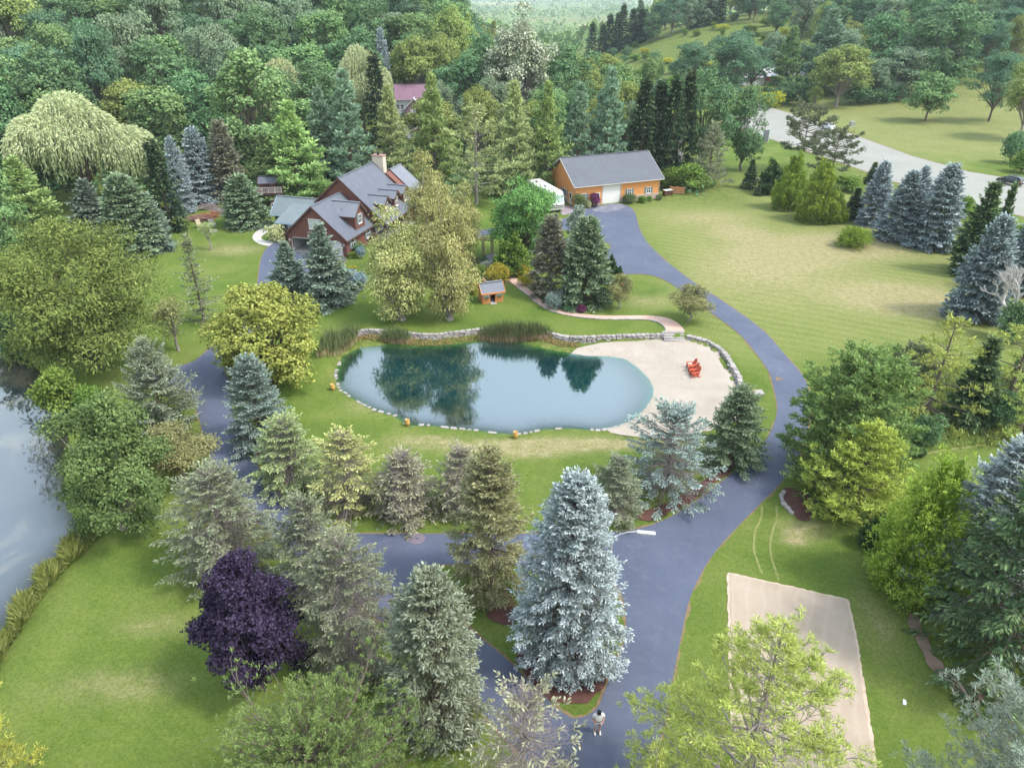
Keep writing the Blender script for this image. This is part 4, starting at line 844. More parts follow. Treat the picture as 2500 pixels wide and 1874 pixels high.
def pine(H, R_, seed, whorl=0.75, per=5, clump=0.4, needles=12, nw=0.075, prof=0.6, h0=0.12, dens=1.0, top_el=40, low_el=-5, round_=0.0, up=0.5, bare=0.35, rough=0.2, plate=0.5, spread=0.34):
    rg = np.random.default_rng(seed); lv = Leaves(); st = Sticks()
    tl = trunk_line(H, rg, 0.01); st.tube(tl, np.linspace(H * 0.017 + 0.04, 0.02, 7), 7)
    z = h0 * H; br = []
    while z < H * 0.985:
        u = (z - h0 * H) / (H * (1 - h0)); a0 = rg.random() * 6.3
        for j in range(per): br.append((z + rg.normal(0, 0.12), u, a0 + j * 6.283 / per + rg.normal(0, 0.25)))
        z += whorl * rg.uniform(0.75, 1.25) * (1 - 0.35 * u)
    for z, u, az in br:
        shape = (1 - u) ** prof
        if round_: shape = (1 - round_) * shape + round_ * math.sqrt(max(0.0, 1 - (2 * u - 0.75) ** 2 / 1.6))
        L = max(0.3, R_ * shape * (1 + rough * rg.normal()))
        el = R(low_el + (top_el - low_el) * u ** 1.2 + rg.normal(0, 7))
        c = np.array([np.interp(z, tl[:, 2], tl[:, 0]), np.interp(z, tl[:, 2], tl[:, 1]), z])
        dh = np.array([math.cos(az), math.sin(az), 0]); sd = np.array([-math.sin(az), math.cos(az), 0]); UP = np.array([0, 0, 1.0])
        bend = rg.normal(0, 0.12)
        def pt(s):
            s = np.asarray(s, float)[..., None]
            return c + dh * (s * L * math.cos(el)) + sd * (bend * L * s * s) + UP * (s * L * math.sin(el) - 0.10 * L * s + 0.18 * L * s ** 2.5)
        st.tube(pt(np.linspace(0, 0.97, 5)), np.linspace(0.018 + 0.013 * L, 0.006, 5), 4)
        n = max(2, int(dens * L * 4.2)); s = bare + (1 - bare) * rg.random(n) ** 0.75; s[0] = 1.0
        side = rg.normal(0, 1, n) * spread * L * (1.15 - s); lift = rg.normal(0.05, 0.10, n) * plate
        p = pt(s) + sd * side[:, None] + UP * (lift + 0.05)[:, None] + dh * (np.abs(side) * 0.25)[:, None]
        for k in range(0, n, 2): st.tube([pt(s[k] - 0.10), (pt(s[k] - 0.05) + p[k]) / 2, p[k]], [0.014, 0.010, 0.005], 3)
        r0 = np.clip(0.5 + 0.25 * rg.normal() + rg.normal(0, 0.18, n), 0, 1)
        rep = np.repeat(np.arange(n), needles); m = len(rep)
        D = rand_dir(rg, m); D[:, 2] = np.abs(D[:, 2]) * 1.0 - 0.25
        A = D + dh * 0.45 + UP * (up * 0.5)
        lv.add(p[rep] - UP * 0.02 + rg.normal(0, clump * 0.16, (m, 3)), A, clump * rg.uniform(0.55, 1.0, m), nw * rg.uniform(0.7, 1.3, m), rg, r0[rep], np.clip(0.35 + 0.6 * D[:, 2] + rg.normal(0, 0.2, m), 0, 1), mid=0.6)
    return lv, st
def broadleaf(H, R_, seed, leaf=0.3, lw=0.6, n=9000, lobes=26, h0=0.22, lobe=0.34, squish=0.85, spray=6, sprd=0.3, hangf=0.3, trunk=1.0, core=0.35, forked=False, flat=0.0, low=1.0, shell=0.75, ragged=0.18, tipv=0.5, taper=0.0, topb=0.35, coh=0.0):
    rg = np.random.default_rng(seed); lv = Leaves(); st = Sticks()
    zc = H * (h0 + (1 - h0) * 0.48); rz = H * (1 - h0) * 0.52
    D = rand_dir(rg, lobes * 3); D = D[np.argsort(-D[:, 2] * topb + rg.normal(0, 0.8, len(D)))][:lobes]
    rr = rg.uniform(core, 1.0, lobes) ** 0.6 * (1 - lobe * 0.75)
    C = D * rr[:, None] * np.array([R_, R_, rz]) * (1 + ragged * rg.normal(size=(lobes, 1))) + np.array([0, 0, zc])
    C[:, :2] *= (1 - taper * np.clip((C[:, 2:3] - zc) / rz, -0.3, 1))
    rad = R_ * lobe * rg.uniform(0.75, 1.25, lobes)
    # trunk and limbs reaching every lobe
    zf = H * h0 * (1.0 if not forked else 0.8); tr = 0.035 * H * 0.5 * trunk + 0.06
    st.tube([(0, 0, -0.3), (0, 0, 0.1), (rg.normal(0, .03) * H, rg.normal(0, .03) * H, zf * 0.6), (0, 0, zf + 0.1 * H)], [tr * 1.35, tr, tr * 0.85, tr * 0.6], 8)
    for k in range(lobes):
        a = np.array([0, 0, zf + 0.12 * H * rg.random()]); b = C[k]; mid = (a + b) / 2 + np.array([0, 0, 0.12]) * np.linalg.norm(b[:2]) + rg.normal(0, 0.04, 3) * R_
        st.tube([a, a * 0.6 + mid * 0.4, mid, mid * 0.4 + b * 0.6, b], np.linspace(tr * 0.42, 0.015, 5), 4)
    w = rad ** 2; cnt = np.maximum(4, (n / spray * w / w.sum()).astype(int)); li = np.repeat(np.arange(lobes), cnt); m = len(li)
    d = rand_dir(rg, m); d[:, 2] = np.where(rg.random(m) < 0.65, np.abs(d[:, 2]), d[:, 2])
    sc = rad[li][:, None] * np.array([1, 1, squish]) * (shell + (1.1 - shell) * rg.random((m, 1)) ** 0.6)
    P = C[li] + d * sc
    cl = np.clip(0.5 + 0.28 * rg.normal(size=lobes)[li] + 0.16 * rg.normal(size=m), 0, 1)
    rep = np.repeat(np.arange(m), spray); q = len(rep)
    out = unit(d[rep] + 0.5 * unit(P[rep] - np.array([0, 0, zc])))
    Q = P[rep] + rg.normal(0, sprd * 0.5, (q, 3)) * np.array([1, 1, 0.6])
    A = out * 0.7 + rg.normal(0, 0.65, (q, 3)) + np.array([0, 0, -hangf]); N = out * (0.8 + coh) + np.array([0, 0, 0.7 - 0.3 * coh]) + rg.normal(0, 0.45 - 0.2 * coh, (q, 3))
    A = A - coh * 0.8 * out
    lv.add(Q, A, leaf * rg.uniform(0.6, 1.15, q), leaf * lw * rg.uniform(0.7, 1.2, q), rg, np.clip(cl[rep] + rg.normal(0, 0.12, q), 0, 1), np.clip(tipv * (rg.random(q) ** 2) + 0.35 * np.clip(d[rep][:, 2], 0, 1) * rg.random(q), 0, 1), N=N, mid=0.5)
    return lv, st
def willow(H, R_, seed, strands=1300, seg=0.42, w=0.10, lobes=22):
    rg = np.random.default_rng(seed); lv = Leaves(); st = Sticks()
    zc = H * 0.60; rz = H * 0.40; D = rand_dir(rg, lobes); D[:, 2] = np.abs(D[:, 2]) * 1.1 - 0.25; D = unit(D)
    C = D * np.array([R_ * 0.68, R_ * 0.68, rz * 0.68]) * rg.uniform(0.6, 1.12, (lobes, 1)) + np.array([0, 0, zc]); rad = R_ * rg.uniform(0.20, 0.38, lobes)
    tr = 0.03 * H + 0.1; st.tube([(0, 0, -0.3), (0, 0, 0.5), (0.1, 0, H * 0.28)], [tr * 1.3, tr, tr * 0.8], 8)
    for k in range(lobes):
        a = np.array([0, 0, H * 0.26]); mid = (a + C[k]) / 2 + np.array([0, 0, 0.15 * R_])
        st.tube([a, mid, C[k]], [tr * 0.5, tr * 0.28, 0.03], 5)
    li = rg.integers(0, lobes, strands); d = rand_dir(rg, strands); d[:, 2] = np.abs(d[:, 2]) * 0.9
    P = C[li] + d * rad[li][:, None]; out = unit(unit(P - np.array([0, 0, zc])) * np.array([1, 1, 0.2]) + 0.5 * d)
    cl = np.clip(0.5 + 0.25 * rg.normal(size=lobes)[li] + 0.18 * rg.normal(size=strands), 0, 1)
    ln = rg.uniform(0.16, 0.42, strands) * H * (0.5 + 0.5 * (np.linalg.norm(P[:, :2], axis=1) / R_)); ns = np.maximum(4, (ln / (seg * 0.55)).astype(int)); rep = np.repeat(np.arange(strands), ns)
    t = np.concatenate([np.arange(a) * seg * 0.55 for a in ns])[:, None]
    dirx = out[rep] * np.exp(-t / 0.9) + np.array([0, 0, -1.0]) * (1 - np.exp(-t / 0.7))
    Q = P[rep] + out[rep] * (0.9 * (1 - np.exp(-t / 0.9))) + np.array([0, 0, -1.0]) * (t - 0.7 * (1 - np.exp(-t / 0.7))) + rg.normal(0, 0.06, (len(rep), 3))
    Q[:, 2] = np.maximum(Q[:, 2], 0.4 + 0.6 * rg.random(len(Q)))
    for _ in range(1):
        lv.add(Q, dirx + rg.normal(0, 0.22, Q.shape), seg * rg.uniform(0.8, 1.3, len(Q)), w * rg.uniform(0.7, 1.3, len(Q)), rg, np.clip(cl[rep] + rg.normal(0, 0.1, len(Q)), 0, 1), np.clip(0.8 - 0.25 * t[:, 0] + rg.normal(0, 0.15, len(Q)), 0, 1))
    return lv, st
def bare_tree(H, R_, seed, depth=5, r0=None, up=0.35):
    rg = np.random.default_rng(seed); st = Sticks()
    def grow_(p, d, L, r, k):
        q = p + d * L; m = (p + q) / 2 + rg.normal(0, 0.05 * L, 3); st.tube([p, m, q], [r, r * 0.85, r * 0.68], 4 if k < 3 else 3)
        if k >= depth: return
        for _ in range(3 if k else 4):
            nd = unit(d * 0.75 + rand_dir(rg, 1)[0] * 0.75 * np.array([R_ / H * 2.2, R_ / H * 2.2, 0.6]) + np.array([0, 0, up * 0.4])); t = rg.uniform(0.55, 1.0)
            grow_(p + (q - p) * t, nd, L * rg.uniform(0.58, 0.8), r * rg.uniform(0.55, 0.72), k + 1)
    grow_(np.array([0, 0, -0.3]), np.array([0, 0, 1.0]), H * 0.30, r0 or H * 0.016, 0)
    return None, st
def arborvitae(H, R_, seed, n=7000, leaf=0.26, w=0.13, prof=0.95, lumpy=0.09, plumes=90):
    """a cone of upright feathery plumes"""
    rg = np.random.default_rng(seed); lv = Leaves(); st = Sticks(); st.tube([(0, 0, -0.3), (0, 0, H * 0.6)], [0.12, 0.04], 6)
    u = 1 - np.sqrt(rg.random(plumes)) * 0.98; az = np.arange(plumes) * 2.39996 + rg.normal(0, 0.3, plumes)
    f = np.where(u < 0.12, 0.8 + u * 1.6, (1 - u) ** prof / (0.88 ** prof)); rr = R_ * f * (1 + lumpy * rg.normal(size=plumes)) * 0.80
    C = np.stack([np.cos(az) * rr, np.sin(az) * rr, u * H * 0.90 + 0.03 * H], 1); o = np.stack([np.cos(az), np.sin(az), np.full(plumes, 1.0)], 1); o = unit(o)
    pr = R_ * (0.16 + 0.12 * f) * rg.uniform(0.8, 1.25, plumes); pl = H * 0.085 * (0.6 + 0.6 * f) * rg.uniform(0.8, 1.3, plumes)
    m = n // 4; k = rg.choice(plumes, m, p=(pr * pl) / (pr * pl).sum()); t = rg.random(m) ** 0.8; d = rand_dir(rg, m); d[:, 2] *= 0.4
    side = unit(d - o[k] * (d * o[k]).sum(1, keepdims=True))
    P = C[k] + o[k] * ((t - 0.35) * 2.0 * pl[k])[:, None] + side * (pr[k] * (1 - t) ** 0.6 * rg.uniform(0.75, 1.05, m))[:, None]
    P[:, 2] = np.maximum(P[:, 2], 0.05); cl = np.clip(0.5 + 0.22 * rg.normal(size=plumes)[k] + 0.15 * rg.normal(size=m), 0, 1)
    rep = np.repeat(np.arange(m), 4); q = len(rep)
    lv.add(P[rep] + rg.normal(0, leaf * 0.25, (q, 3)), side[rep] * 0.6 + o[k][rep] * 0.8 + rg.normal(0, 0.3, (q, 3)), leaf * rg.uniform(0.6, 1.2, q), w * rg.uniform(0.7, 1.2, q), rg, np.clip(cl[rep] + rg.normal(0, 0.12, q), 0, 1), np.clip(t[rep] * rg.random(q) * 1.2, 0, 1), N=side[rep] + rg.normal(0, 0.4, (q, 3)))
    # dense heart
    z = rg.random(600) ** 1.3 * 0.8; a2 = rg.random(600) * 6.283; r2 = R_ * 0.52 * (1 - z) ** prof
    lv.add(np.stack([np.cos(a2) * r2, np.sin(a2) * r2, z * H], 1), np.stack([np.cos(a2), np.sin(a2), np.full(600, 1.5)], 1), H * 0.055, R_ * 0.13, rg, 0.35, 0.0, N=np.stack([np.cos(a2), np.sin(a2), np.zeros(600)], 1))
    return lv, st

FM = {}
def fm(name, *a, **k):
    if name not in FM: FM[name] = foliage('leaves_' + name, *a, **k)
    return FM[name]
# kind: (generator, nominal height, nominal radius, parameters, foliage colours, bark)
F_ = dict(
    sgrey=((0.115, 0.155, 0.115), (0.172, 0.218, 0.167), (0.247, 0.299, 0.231)),
    blue=((0.16, 0.19, 0.185), (0.31, 0.36, 0.36), (0.44, 0.495, 0.50)), blue2=((0.149, 0.189, 0.196), (0.264, 0.318, 0.33), (0.374, 0.429, 0.446)),
    pale=((0.138, 0.157, 0.09), (0.216, 0.252, 0.167), (0.296, 0.343, 0.257)), olive=((0.12, 0.12, 0.055), (0.20, 0.195, 0.095), (0.30, 0.30, 0.16)),
    grey=((0.113, 0.131, 0.077), (0.176, 0.198, 0.123), (0.248, 0.272, 0.176)), dark=((0.048, 0.083, 0.041), (0.097, 0.144, 0.068), (0.169, 0.223, 0.101)),
    green=((0.101, 0.149, 0.081), (0.162, 0.222, 0.126), (0.253, 0.319, 0.198)), bluegreen=((0.10, 0.14, 0.115), (0.19, 0.245, 0.215), (0.32, 0.39, 0.36)),
    thin=((0.19, 0.18, 0.12), (0.27, 0.26, 0.17), (0.34, 0.34, 0.22)), thiny=((0.20, 0.20, 0.08), (0.31, 0.30, 0.12), (0.42, 0.41, 0.17)),
    brown=((0.13, 0.13, 0.098), (0.19, 0.184, 0.132), (0.242, 0.247, 0.173)), norway=((0.026, 0.047, 0.026), (0.052, 0.081, 0.042), (0.098, 0.137, 0.065)),
    lime=((0.177, 0.221, 0.04), (0.286, 0.334, 0.072), (0.352, 0.401, 0.124)), pyellow=((0.15, 0.18, 0.03), (0.29, 0.325, 0.055), (0.375, 0.40, 0.095)),
    pgreen=((0.104, 0.165, 0.057), (0.186, 0.271, 0.094), (0.3, 0.397, 0.144)), pdark=((0.056, 0.1, 0.044), (0.106, 0.169, 0.069), (0.188, 0.263, 0.106)),
    ppale=((0.15, 0.185, 0.075), (0.235, 0.275, 0.12), (0.33, 0.37, 0.17)), pblue=((0.069, 0.125, 0.081), (0.131, 0.206, 0.138), (0.225, 0.312, 0.206)),
    pgrey=((0.135, 0.175, 0.13), (0.215, 0.265, 0.205), (0.32, 0.38, 0.31)), mugo=((0.05, 0.081, 0.023), (0.09, 0.127, 0.037), (0.18, 0.217, 0.075)),
    scots=((0.05, 0.065, 0.04), (0.095, 0.115, 0.065), (0.15, 0.17, 0.10)), purple=((0.014, 0.008, 0.021), (0.04, 0.025, 0.054), (0.088, 0.068, 0.114)),
    elm=((0.051, 0.081, 0.027), (0.098, 0.14, 0.049), (0.17, 0.217, 0.081)), lmaple=((0.16, 0.20, 0.045), (0.27, 0.315, 0.075), (0.37, 0.40, 0.115)),
    locust=((0.06, 0.10, 0.032), (0.12, 0.175, 0.05), (0.25, 0.30, 0.085)), bright=((0.055, 0.12, 0.04), (0.11, 0.20, 0.06), (0.19, 0.30, 0.09)),
    olivew=((0.18, 0.185, 0.065), (0.31, 0.31, 0.115), (0.45, 0.44, 0.20)), weep=((0.165, 0.195, 0.095), (0.265, 0.295, 0.15), (0.38, 0.40, 0.225)),
    maple=((0.078, 0.145, 0.055), (0.145, 0.236, 0.09), (0.241, 0.333, 0.146)), mdark=((0.053, 0.115, 0.055), (0.101, 0.188, 0.085), (0.174, 0.266, 0.13)),
    mgrey=((0.086, 0.134, 0.077), (0.15, 0.209, 0.125), (0.253, 0.32, 0.204)), myellow=((0.114, 0.156, 0.048), (0.202, 0.251, 0.076), (0.31, 0.351, 0.118)),
    mblue=((0.046, 0.101, 0.058), (0.091, 0.169, 0.098), (0.163, 0.254, 0.143)), silver=((0.09, 0.125, 0.065), (0.19, 0.225, 0.14), (0.44, 0.47, 0.36)),
    arby=((0.095, 0.155, 0.022), (0.17, 0.245, 0.038), (0.27, 0.34, 0.065)), arbd=((0.025, 0.055, 0.022), (0.05, 0.095, 0.035), (0.09, 0.15, 0.06)),
    cypress=((0.11, 0.16, 0.022), (0.20, 0.27, 0.038), (0.32, 0.38, 0.07)), crab=((0.12, 0.125, 0.055), (0.20, 0.195, 0.085), (0.27, 0.265, 0.12)),
    gold=((0.24, 0.23, 0.03), (0.40, 0.36, 0.05), (0.55, 0.48, 0.09)), white=((0.17, 0.22, 0.13), (0.32, 0.36, 0.25), (0.62, 0.64, 0.55)),
    hydr=((0.12, 0.17, 0.05), (0.25, 0.28, 0.08), (0.66, 0.62, 0.34)), barb=((0.055, 0.012, 0.045), (0.11, 0.03, 0.085), (0.20, 0.07, 0.13)),
    bgreen=((0.06, 0.12, 0.025), (0.12, 0.20, 0.04), (0.22, 0.30, 0.07)), bround=((0.06, 0.085, 0.03), (0.105, 0.14, 0.05), (0.16, 0.20, 0.08)),
    bblue=((0.10, 0.16, 0.19), (0.20, 0.28, 0.32), (0.33, 0.42, 0.47)), bbrown=((0.13, 0.10, 0.07), (0.20, 0.165, 0.10), (0.25, 0.23, 0.13)), byellow=((0.16, 0.20, 0.03), (0.36, 0.33, 0.04), (0.75, 0.55, 0.04)))
HERO = dict(spacing=0.13, shoot=0.21, width=0.075, rolls=2, tier=0.5, fan=0.95, latmax=0.5)
KINDS = {
 'blue_hero': (spruce, 12.6, 3.25, dict(HERO, belly=0.24, nb=760, droop=0.34, prof=0.50, upturn=0.22, width=0.070, shoot=0.19, spacing=0.125, tier=0.5, fan=0.62, latmax=0.36, low_el=-5), 'blue', BARK),
 'blue_hero2': (spruce, 12, 3.1, dict(HERO, nb=290, droop=0.22, prof=0.55), 'blue', BARK),
 'pale_hero': (spruce, 10.3, 2.4, dict(HERO, belly=0.24, nb=430, droop=0.30, prof=0.44, upturn=0.2, shoot=0.20, width=0.07, fan=0.62, latmax=0.40), 'pale', BARK),
 'olive_hero': (spruce, 10.8, 2.6, dict(HERO, belly=0.24, nb=312, droop=0.2, prof=0.50, thin=0.12, rough=0.18), 'olive', BARK),
 'grey_hero': (spruce, 8.5, 2.9, dict(HERO, belly=0.24, nb=247, prof=0.38, thin=0.22, rough=0.2, bare=0.38, twig=True), 'grey', TWIG),
 'grey_hero2': (spruce, 6.5, 2.2, dict(HERO, nb=169, prof=0.50, thin=0.2, rough=0.2, bare=0.3, twig=True), 'grey', TWIG),
 'thin_grey': (spruce, 5.3, 2.0, dict(HERO, nb=221, prof=0.50, thin=0.6, rough=0.2, bare=0.3, twig=True), 'thin', TWIG),
 'thin_yellow': (spruce, 6.5, 2.4, dict(HERO, nb=182, prof=0.50, thin=0.35, rough=0.22, bare=0.3, twig=True), 'thiny', TWIG),
 'thin_green': (spruce, 6.0, 2.4, dict(HERO, nb=182, prof=0.45, thin=0.25, rough=0.2, bare=0.25, twig=True), 'ppale', TWIG),
 'bluegreen_hero': (spruce, 8.0, 2.7, dict(HERO, nb=273, droop=0.25, prof=0.50), 'bluegreen', BARK),
 'droop_hero': (spruce, 8.4, 3.8, dict(HERO, fan=1.6, nb=190, droop=0.10, prof=0.85, rough=0.22, lat=0.4, upturn=0.3, hang=0.5), 'pale', BARK),
 'norway_hero': (spruce, 14.2, 4.1, dict(HERO, nb=240, spacing=0.18, shoot=0.30, width=0.10, droop=0.3, prof=0.50, hang=0.8, tier=0.7, fan=1.2), 'dark', BARK),
 'spruce_green_hero': (spruce, 7.1, 2.5, dict(HERO, nb=234, prof=0.55, rough=0.2), 'green', BARK),
 'spruce_bluegreen': (spruce, 6.9, 3.4, dict(HERO, nb=195, prof=0.42, rough=0.25, thin=0.12, bare=0.3, twig=True), 'bluegreen', TWIG),
 'spruce_dark': (spruce, 8.0, 2.0, dict(latmax=0.8, prof=0.95, tier=0.7, nb=230, spacing=0.22, fan=1.1, shoot=0.40, width=0.17, rolls=2, rough=0.22), 'dark', BARK),
 'blue_mid': (spruce, 10.5, 2.9, dict(latmax=0.8, prof=0.60, tier=0.7, nb=300, spacing=0.22, fan=1.1, shoot=0.40, width=0.17, rolls=2, droop=0.25), 'blue2', BARK),
 'spruce_mid_grey': (spruce, 8.0, 3.0, dict(latmax=0.8, prof=1.0, tier=0.7, nb=240, spacing=0.22, fan=1.1, shoot=0.40, width=0.17, rough=0.2), 'sgrey', BARK),
 'spruce_mid_green': (spruce, 9.5, 3.3, dict(latmax=0.8, tier=0.7, nb=300, spacing=0.22, fan=1.1, shoot=0.40, width=0.17, prof=0.50), 'green', BARK),
 'spruce_mid_brown': (spruce, 9.6, 2.8, dict(latmax=0.8, prof=0.55, tier=0.7, nb=280, spacing=0.22, fan=1.1, shoot=0.40, width=0.17, thin=0.15, twig=False), 'brown', BARK),
 'norway': (spruce, 18.5, 2.8, dict(nb=190, spacing=0.42, shoot=0.62, width=0.2, tier=1.0, droop=0.35, hang=0.9, prof=0.6), 'norway', BARK),
 'larch_dead': (spruce, 9.7, 2.8, dict(HERO, nb=150, prof=0.42, thin=0.80, rough=0.25, bare=0.3, twig=True, top_el=60), 'thin', TWIG),
 'larch_thin': (spruce, 10, 2.0, dict(nb=110, spacing=0.35, shoot=0.35, width=0.12, rough=0.3, lat=0.3, thin=0.2), 'grey', BARK),
 'pine_lime': (pine, 15.5, 5.0, dict(whorl=0.85, per=5, clump=0.28, needles=22, nw=0.032, prof=0.75, dens=2.0, h0=0.1, bare=0.3), 'lime', BARK_GREY),
 'pine_lime_b': (pine, 13.0, 1.5, dict(whorl=0.8, per=5, clump=0.28, needles=22, nw=0.032, prof=0.7, dens=2.0), 'lime', BARK_GREY),
 'pine_grey': (pine, 11.8, 3.8, dict(whorl=0.5, per=6, clump=0.3, needles=16, nw=0.04, prof=0.4, dens=1.2, round_=0.6, bare=0.2, h0=0.08), 'pgrey', BARK_GREY),
 'pine_yellow_hero': (pine, 11.0, 2.6, dict(whorl=0.55, per=6, clump=0.3, needles=13, nw=0.05, prof=0.7, dens=1.6, bare=0.2), 'pyellow', BARK),
 'pine_yellow': (pine, 7.7, 3.8, dict(whorl=0.42, per=6, clump=0.36, needles=13, nw=0.075, prof=0.65, dens=1.6, bare=0.15, h0=0.06), 'pyellow', BARK),
 'pine_big': (pine, 10.4, 4.4, dict(whorl=0.48, per=6, clump=0.48, needles=13, nw=0.11, prof=0.5, dens=1.5, round_=0.4, bare=0.15, h0=0.05), 'pgreen2', BARK),
 'pine_sparse': (pine, 9.0, 3.2, dict(whorl=0.9, per=5, clump=0.45, needles=10, nw=0.085, prof=0.8, dens=0.9, bare=0.45, rough=0.3), 'lime', BARK),
 'pine_round': (pine, 5.3, 1.8, dict(whorl=0.4, per=5, clump=0.4, needles=10, nw=0.09, prof=0.3, dens=1.6, round_=0.8, h0=0.4), 'scots', BARK),
 'mugo': (pine, 9.7, 4.5, dict(whorl=0.42, per=7, clump=0.26, needles=16, nw=0.034, prof=0.35, dens=1.7, round_=0.75, bare=0.2, up=1.4, h0=0.06, top_el=65), 'mugo', BARK),
 'pine_mid_blue': (pine, 7.0, 2.0, dict(whorl=0.5, per=5, clump=0.5, needles=9, nw=0.12, dens=1.3), 'pgrey', BARK),
 'pine_mid_grey': (pine, 11.4, 3.5, dict(whorl=0.8, per=5, clump=0.6, needles=8, nw=0.14, dens=1.0), 'grey', BARK),
 'pine_scots': (pine, 11.0, 4.3, dict(whorl=0.8, per=4, clump=0.65, needles=10, nw=0.15, prof=0.4, dens=0.9, round_=0.7, h0=0.35, rough=0.3, bare=0.45), 'scots', BARK),
 'pine_green': (pine, 17.5, 4.6, dict(whorl=1.0, per=5, clump=0.95, needles=11, nw=0.26, prof=0.95, dens=0.95, h0=0.08, rough=0.25, plate=0.3), 'pgreen', BARK),
 'pine_blue': (pine, 19.0, 4.3, dict(whorl=1.0, per=5, clump=0.95, needles=11, nw=0.26, prof=0.95, dens=0.95, h0=0.08, rough=0.22, plate=0.3), 'pblue', BARK),
 'pine_pale': (pine, 18.0, 4.3, dict(whorl=1.0, per=5, clump=0.95, needles=11, nw=0.25, prof=0.95, dens=0.9, h0=0.08, rough=0.25, plate=0.3), 'ppale', BARK),
 'pine_dark': (pine, 16.0, 5.0, dict(whorl=1.0, per=5, clump=0.95, needles=11, nw=0.26, prof=0.95, dens=0.95, h0=0.08), 'pdark', BARK),
 'pine_bare': (pine, 15.8, 5.6, dict(whorl=1.2, per=4, clump=0.8, needles=10, nw=0.2, prof=0.6, dens=0.75, h0=0.15, rough=0.3, bare=0.5), 'ppale', BARK_GREY),
 'purple': (broadleaf, 9.2, 2.95, dict(topb=0.05, coh=0.35, leaf=0.17, lw=0.95, n=34000, lobes=80, lobe=0.21, h0=0.03, spray=9, sprd=0.24, taper=0.55, shell=0.6, ragged=0.20), 'purple', BARK),
 'elm': (broadleaf, 10.9, 3.8, dict(topb=0.05, coh=0.35, leaf=0.24, lw=0.6, n=30000, lobes=60, lobe=0.22, h0=0.04, spray=8, sprd=0.42, hangf=0.7, ragged=0.3, shell=0.6), 'elm', BARK_GREY),
 'crab': (broadleaf, 5.0, 2.4, dict(leaf=0.2, lw=0.6, n=9000, lobes=24, lobe=0.30, h0=0.16, spray=7, sprd=0.35, shell=0.6), 'crab', BARK_GREY),
 'lime_maple': (broadleaf, 10.3, 5.3, dict(topb=0.05, coh=0.35, leaf=0.30, lw=0.85, n=22000, lobes=48, lobe=0.24, h0=0.02, spray=8, sprd=0.42, ragged=0.18), 'lmaple', BARK),
 'locust': (broadleaf, 15, 7.5, dict(topb=0.05, coh=0.6, leaf=0.44, lw=0.28, n=33000, lobes=64, lobe=0.25, h0=0.00, spray=9, sprd=0.65, squish=0.62, hangf=0.5, shell=0.55, ragged=0.1), 'locust', BARK),
 'locust_bright': (broadleaf, 12.7, 5.0, dict(topb=0.05, coh=0.35, leaf=0.50, lw=0.36, n=15000, lobes=46, lobe=0.26, h0=0.06, spray=9, sprd=0.65, squish=0.5, hangf=0.7, shell=0.6), 'bright', BARK),
 'olive': (broadleaf, 13, 4.2, dict(topb=0.05, coh=0.35, leaf=0.40, lw=0.34, n=20000, lobes=46, lobe=0.28, h0=0.00, spray=8, sprd=0.55, squish=1.1, hangf=0.9, trunk=2.0, shell=0.62), 'olivew', BARK_GREY),
 'weeping': (willow, 18, 10, dict(strands=4200, seg=0.6, w=0.15, lobes=16), 'weep', BARK),
 'maple_dark': (broadleaf, 20, 6.5, dict(shell=0.72, core=0.55, ragged=0.13, coh=0.8, topb=0.15, leaf=0.46, lw=0.75, n=13500, lobes=46, lobe=0.26, h0=0.08, spray=7, sprd=0.55), 'mdark', BARK),
 'maple_green': (broadleaf, 17, 5.5, dict(shell=0.72, core=0.55, ragged=0.13, coh=0.8, topb=0.25, leaf=0.46, lw=0.75, n=13500, lobes=46, lobe=0.26, h0=0.08, spray=7, sprd=0.55), 'maple', BARK),
 'maple_round': (broadleaf, 14, 5.5, dict(coh=1.0, topb=0.2, leaf=0.5, lw=0.75, n=9000, lobes=46, lobe=0.25, h0=0.16, spray=6, sprd=0.5), 'maple', BARK),
 'maple_grey': (broadleaf, 15, 6, dict(shell=0.72, core=0.55, ragged=0.13, coh=0.8, topb=0.45, leaf=0.46, lw=0.6, n=13500, lobes=46, lobe=0.26, h0=0.08, spray=7, sprd=0.55, hangf=0.6), 'mgrey', BARK),
 'maple_yellow': (broadleaf, 17, 6.5, dict(shell=0.72, core=0.55, ragged=0.13, coh=0.8, topb=0.45, leaf=0.46, lw=0.7, n=13500, lobes=46, lobe=0.26, h0=0.14, spray=7, sprd=0.55), 'myellow', BARK_GREY),
 'maple_bluegreen': (broadleaf, 18, 7, dict(shell=0.72, core=0.55, ragged=0.13, coh=0.8, topb=0.45, leaf=0.46, lw=0.6, n=13500, lobes=46, lobe=0.26, h0=0.12, spray=7, sprd=0.55, squish=0.65), 'mblue', BARK),
 'maple_silver': (broadleaf, 26, 8, dict(coh=1.0, topb=0.2, leaf=0.55, lw=0.8, n=14000, lobes=70, lobe=0.2, h0=0.22, spray=6, sprd=0.9, forked=True, tipv=1.0), 'silver', BARK_GREY),
 'arbor_yellow': (arborvitae, 9.2, 4.2, dict(n=16000, leaf=0.4, w=0.17, plumes=120), 'arby', BARK),
 'arbor_dark': (arborvitae, 5, 1.3, dict(n=5000, leaf=0.3, w=0.15, plumes=60), 'arbd', BARK),
 'arbor_green': (arborvitae, 5.7, 1.9, dict(n=6000, leaf=0.4, w=0.2, prof=0.5), 'bgreen', BARK),
 'cypress': (arborvitae, 11.7, 3.1, dict(n=32000, leaf=0.22, w=0.085, lumpy=0.10, prof=0.9, plumes=230), 'cypress', BARK),
 'thin_brown': (broadleaf, 6, 1.8, dict(leaf=0.25, lw=0.5, n=2600, lobes=16, lobe=0.34, h0=0.22, spray=5, sprd=0.5), 'crab', BARK_GREY),
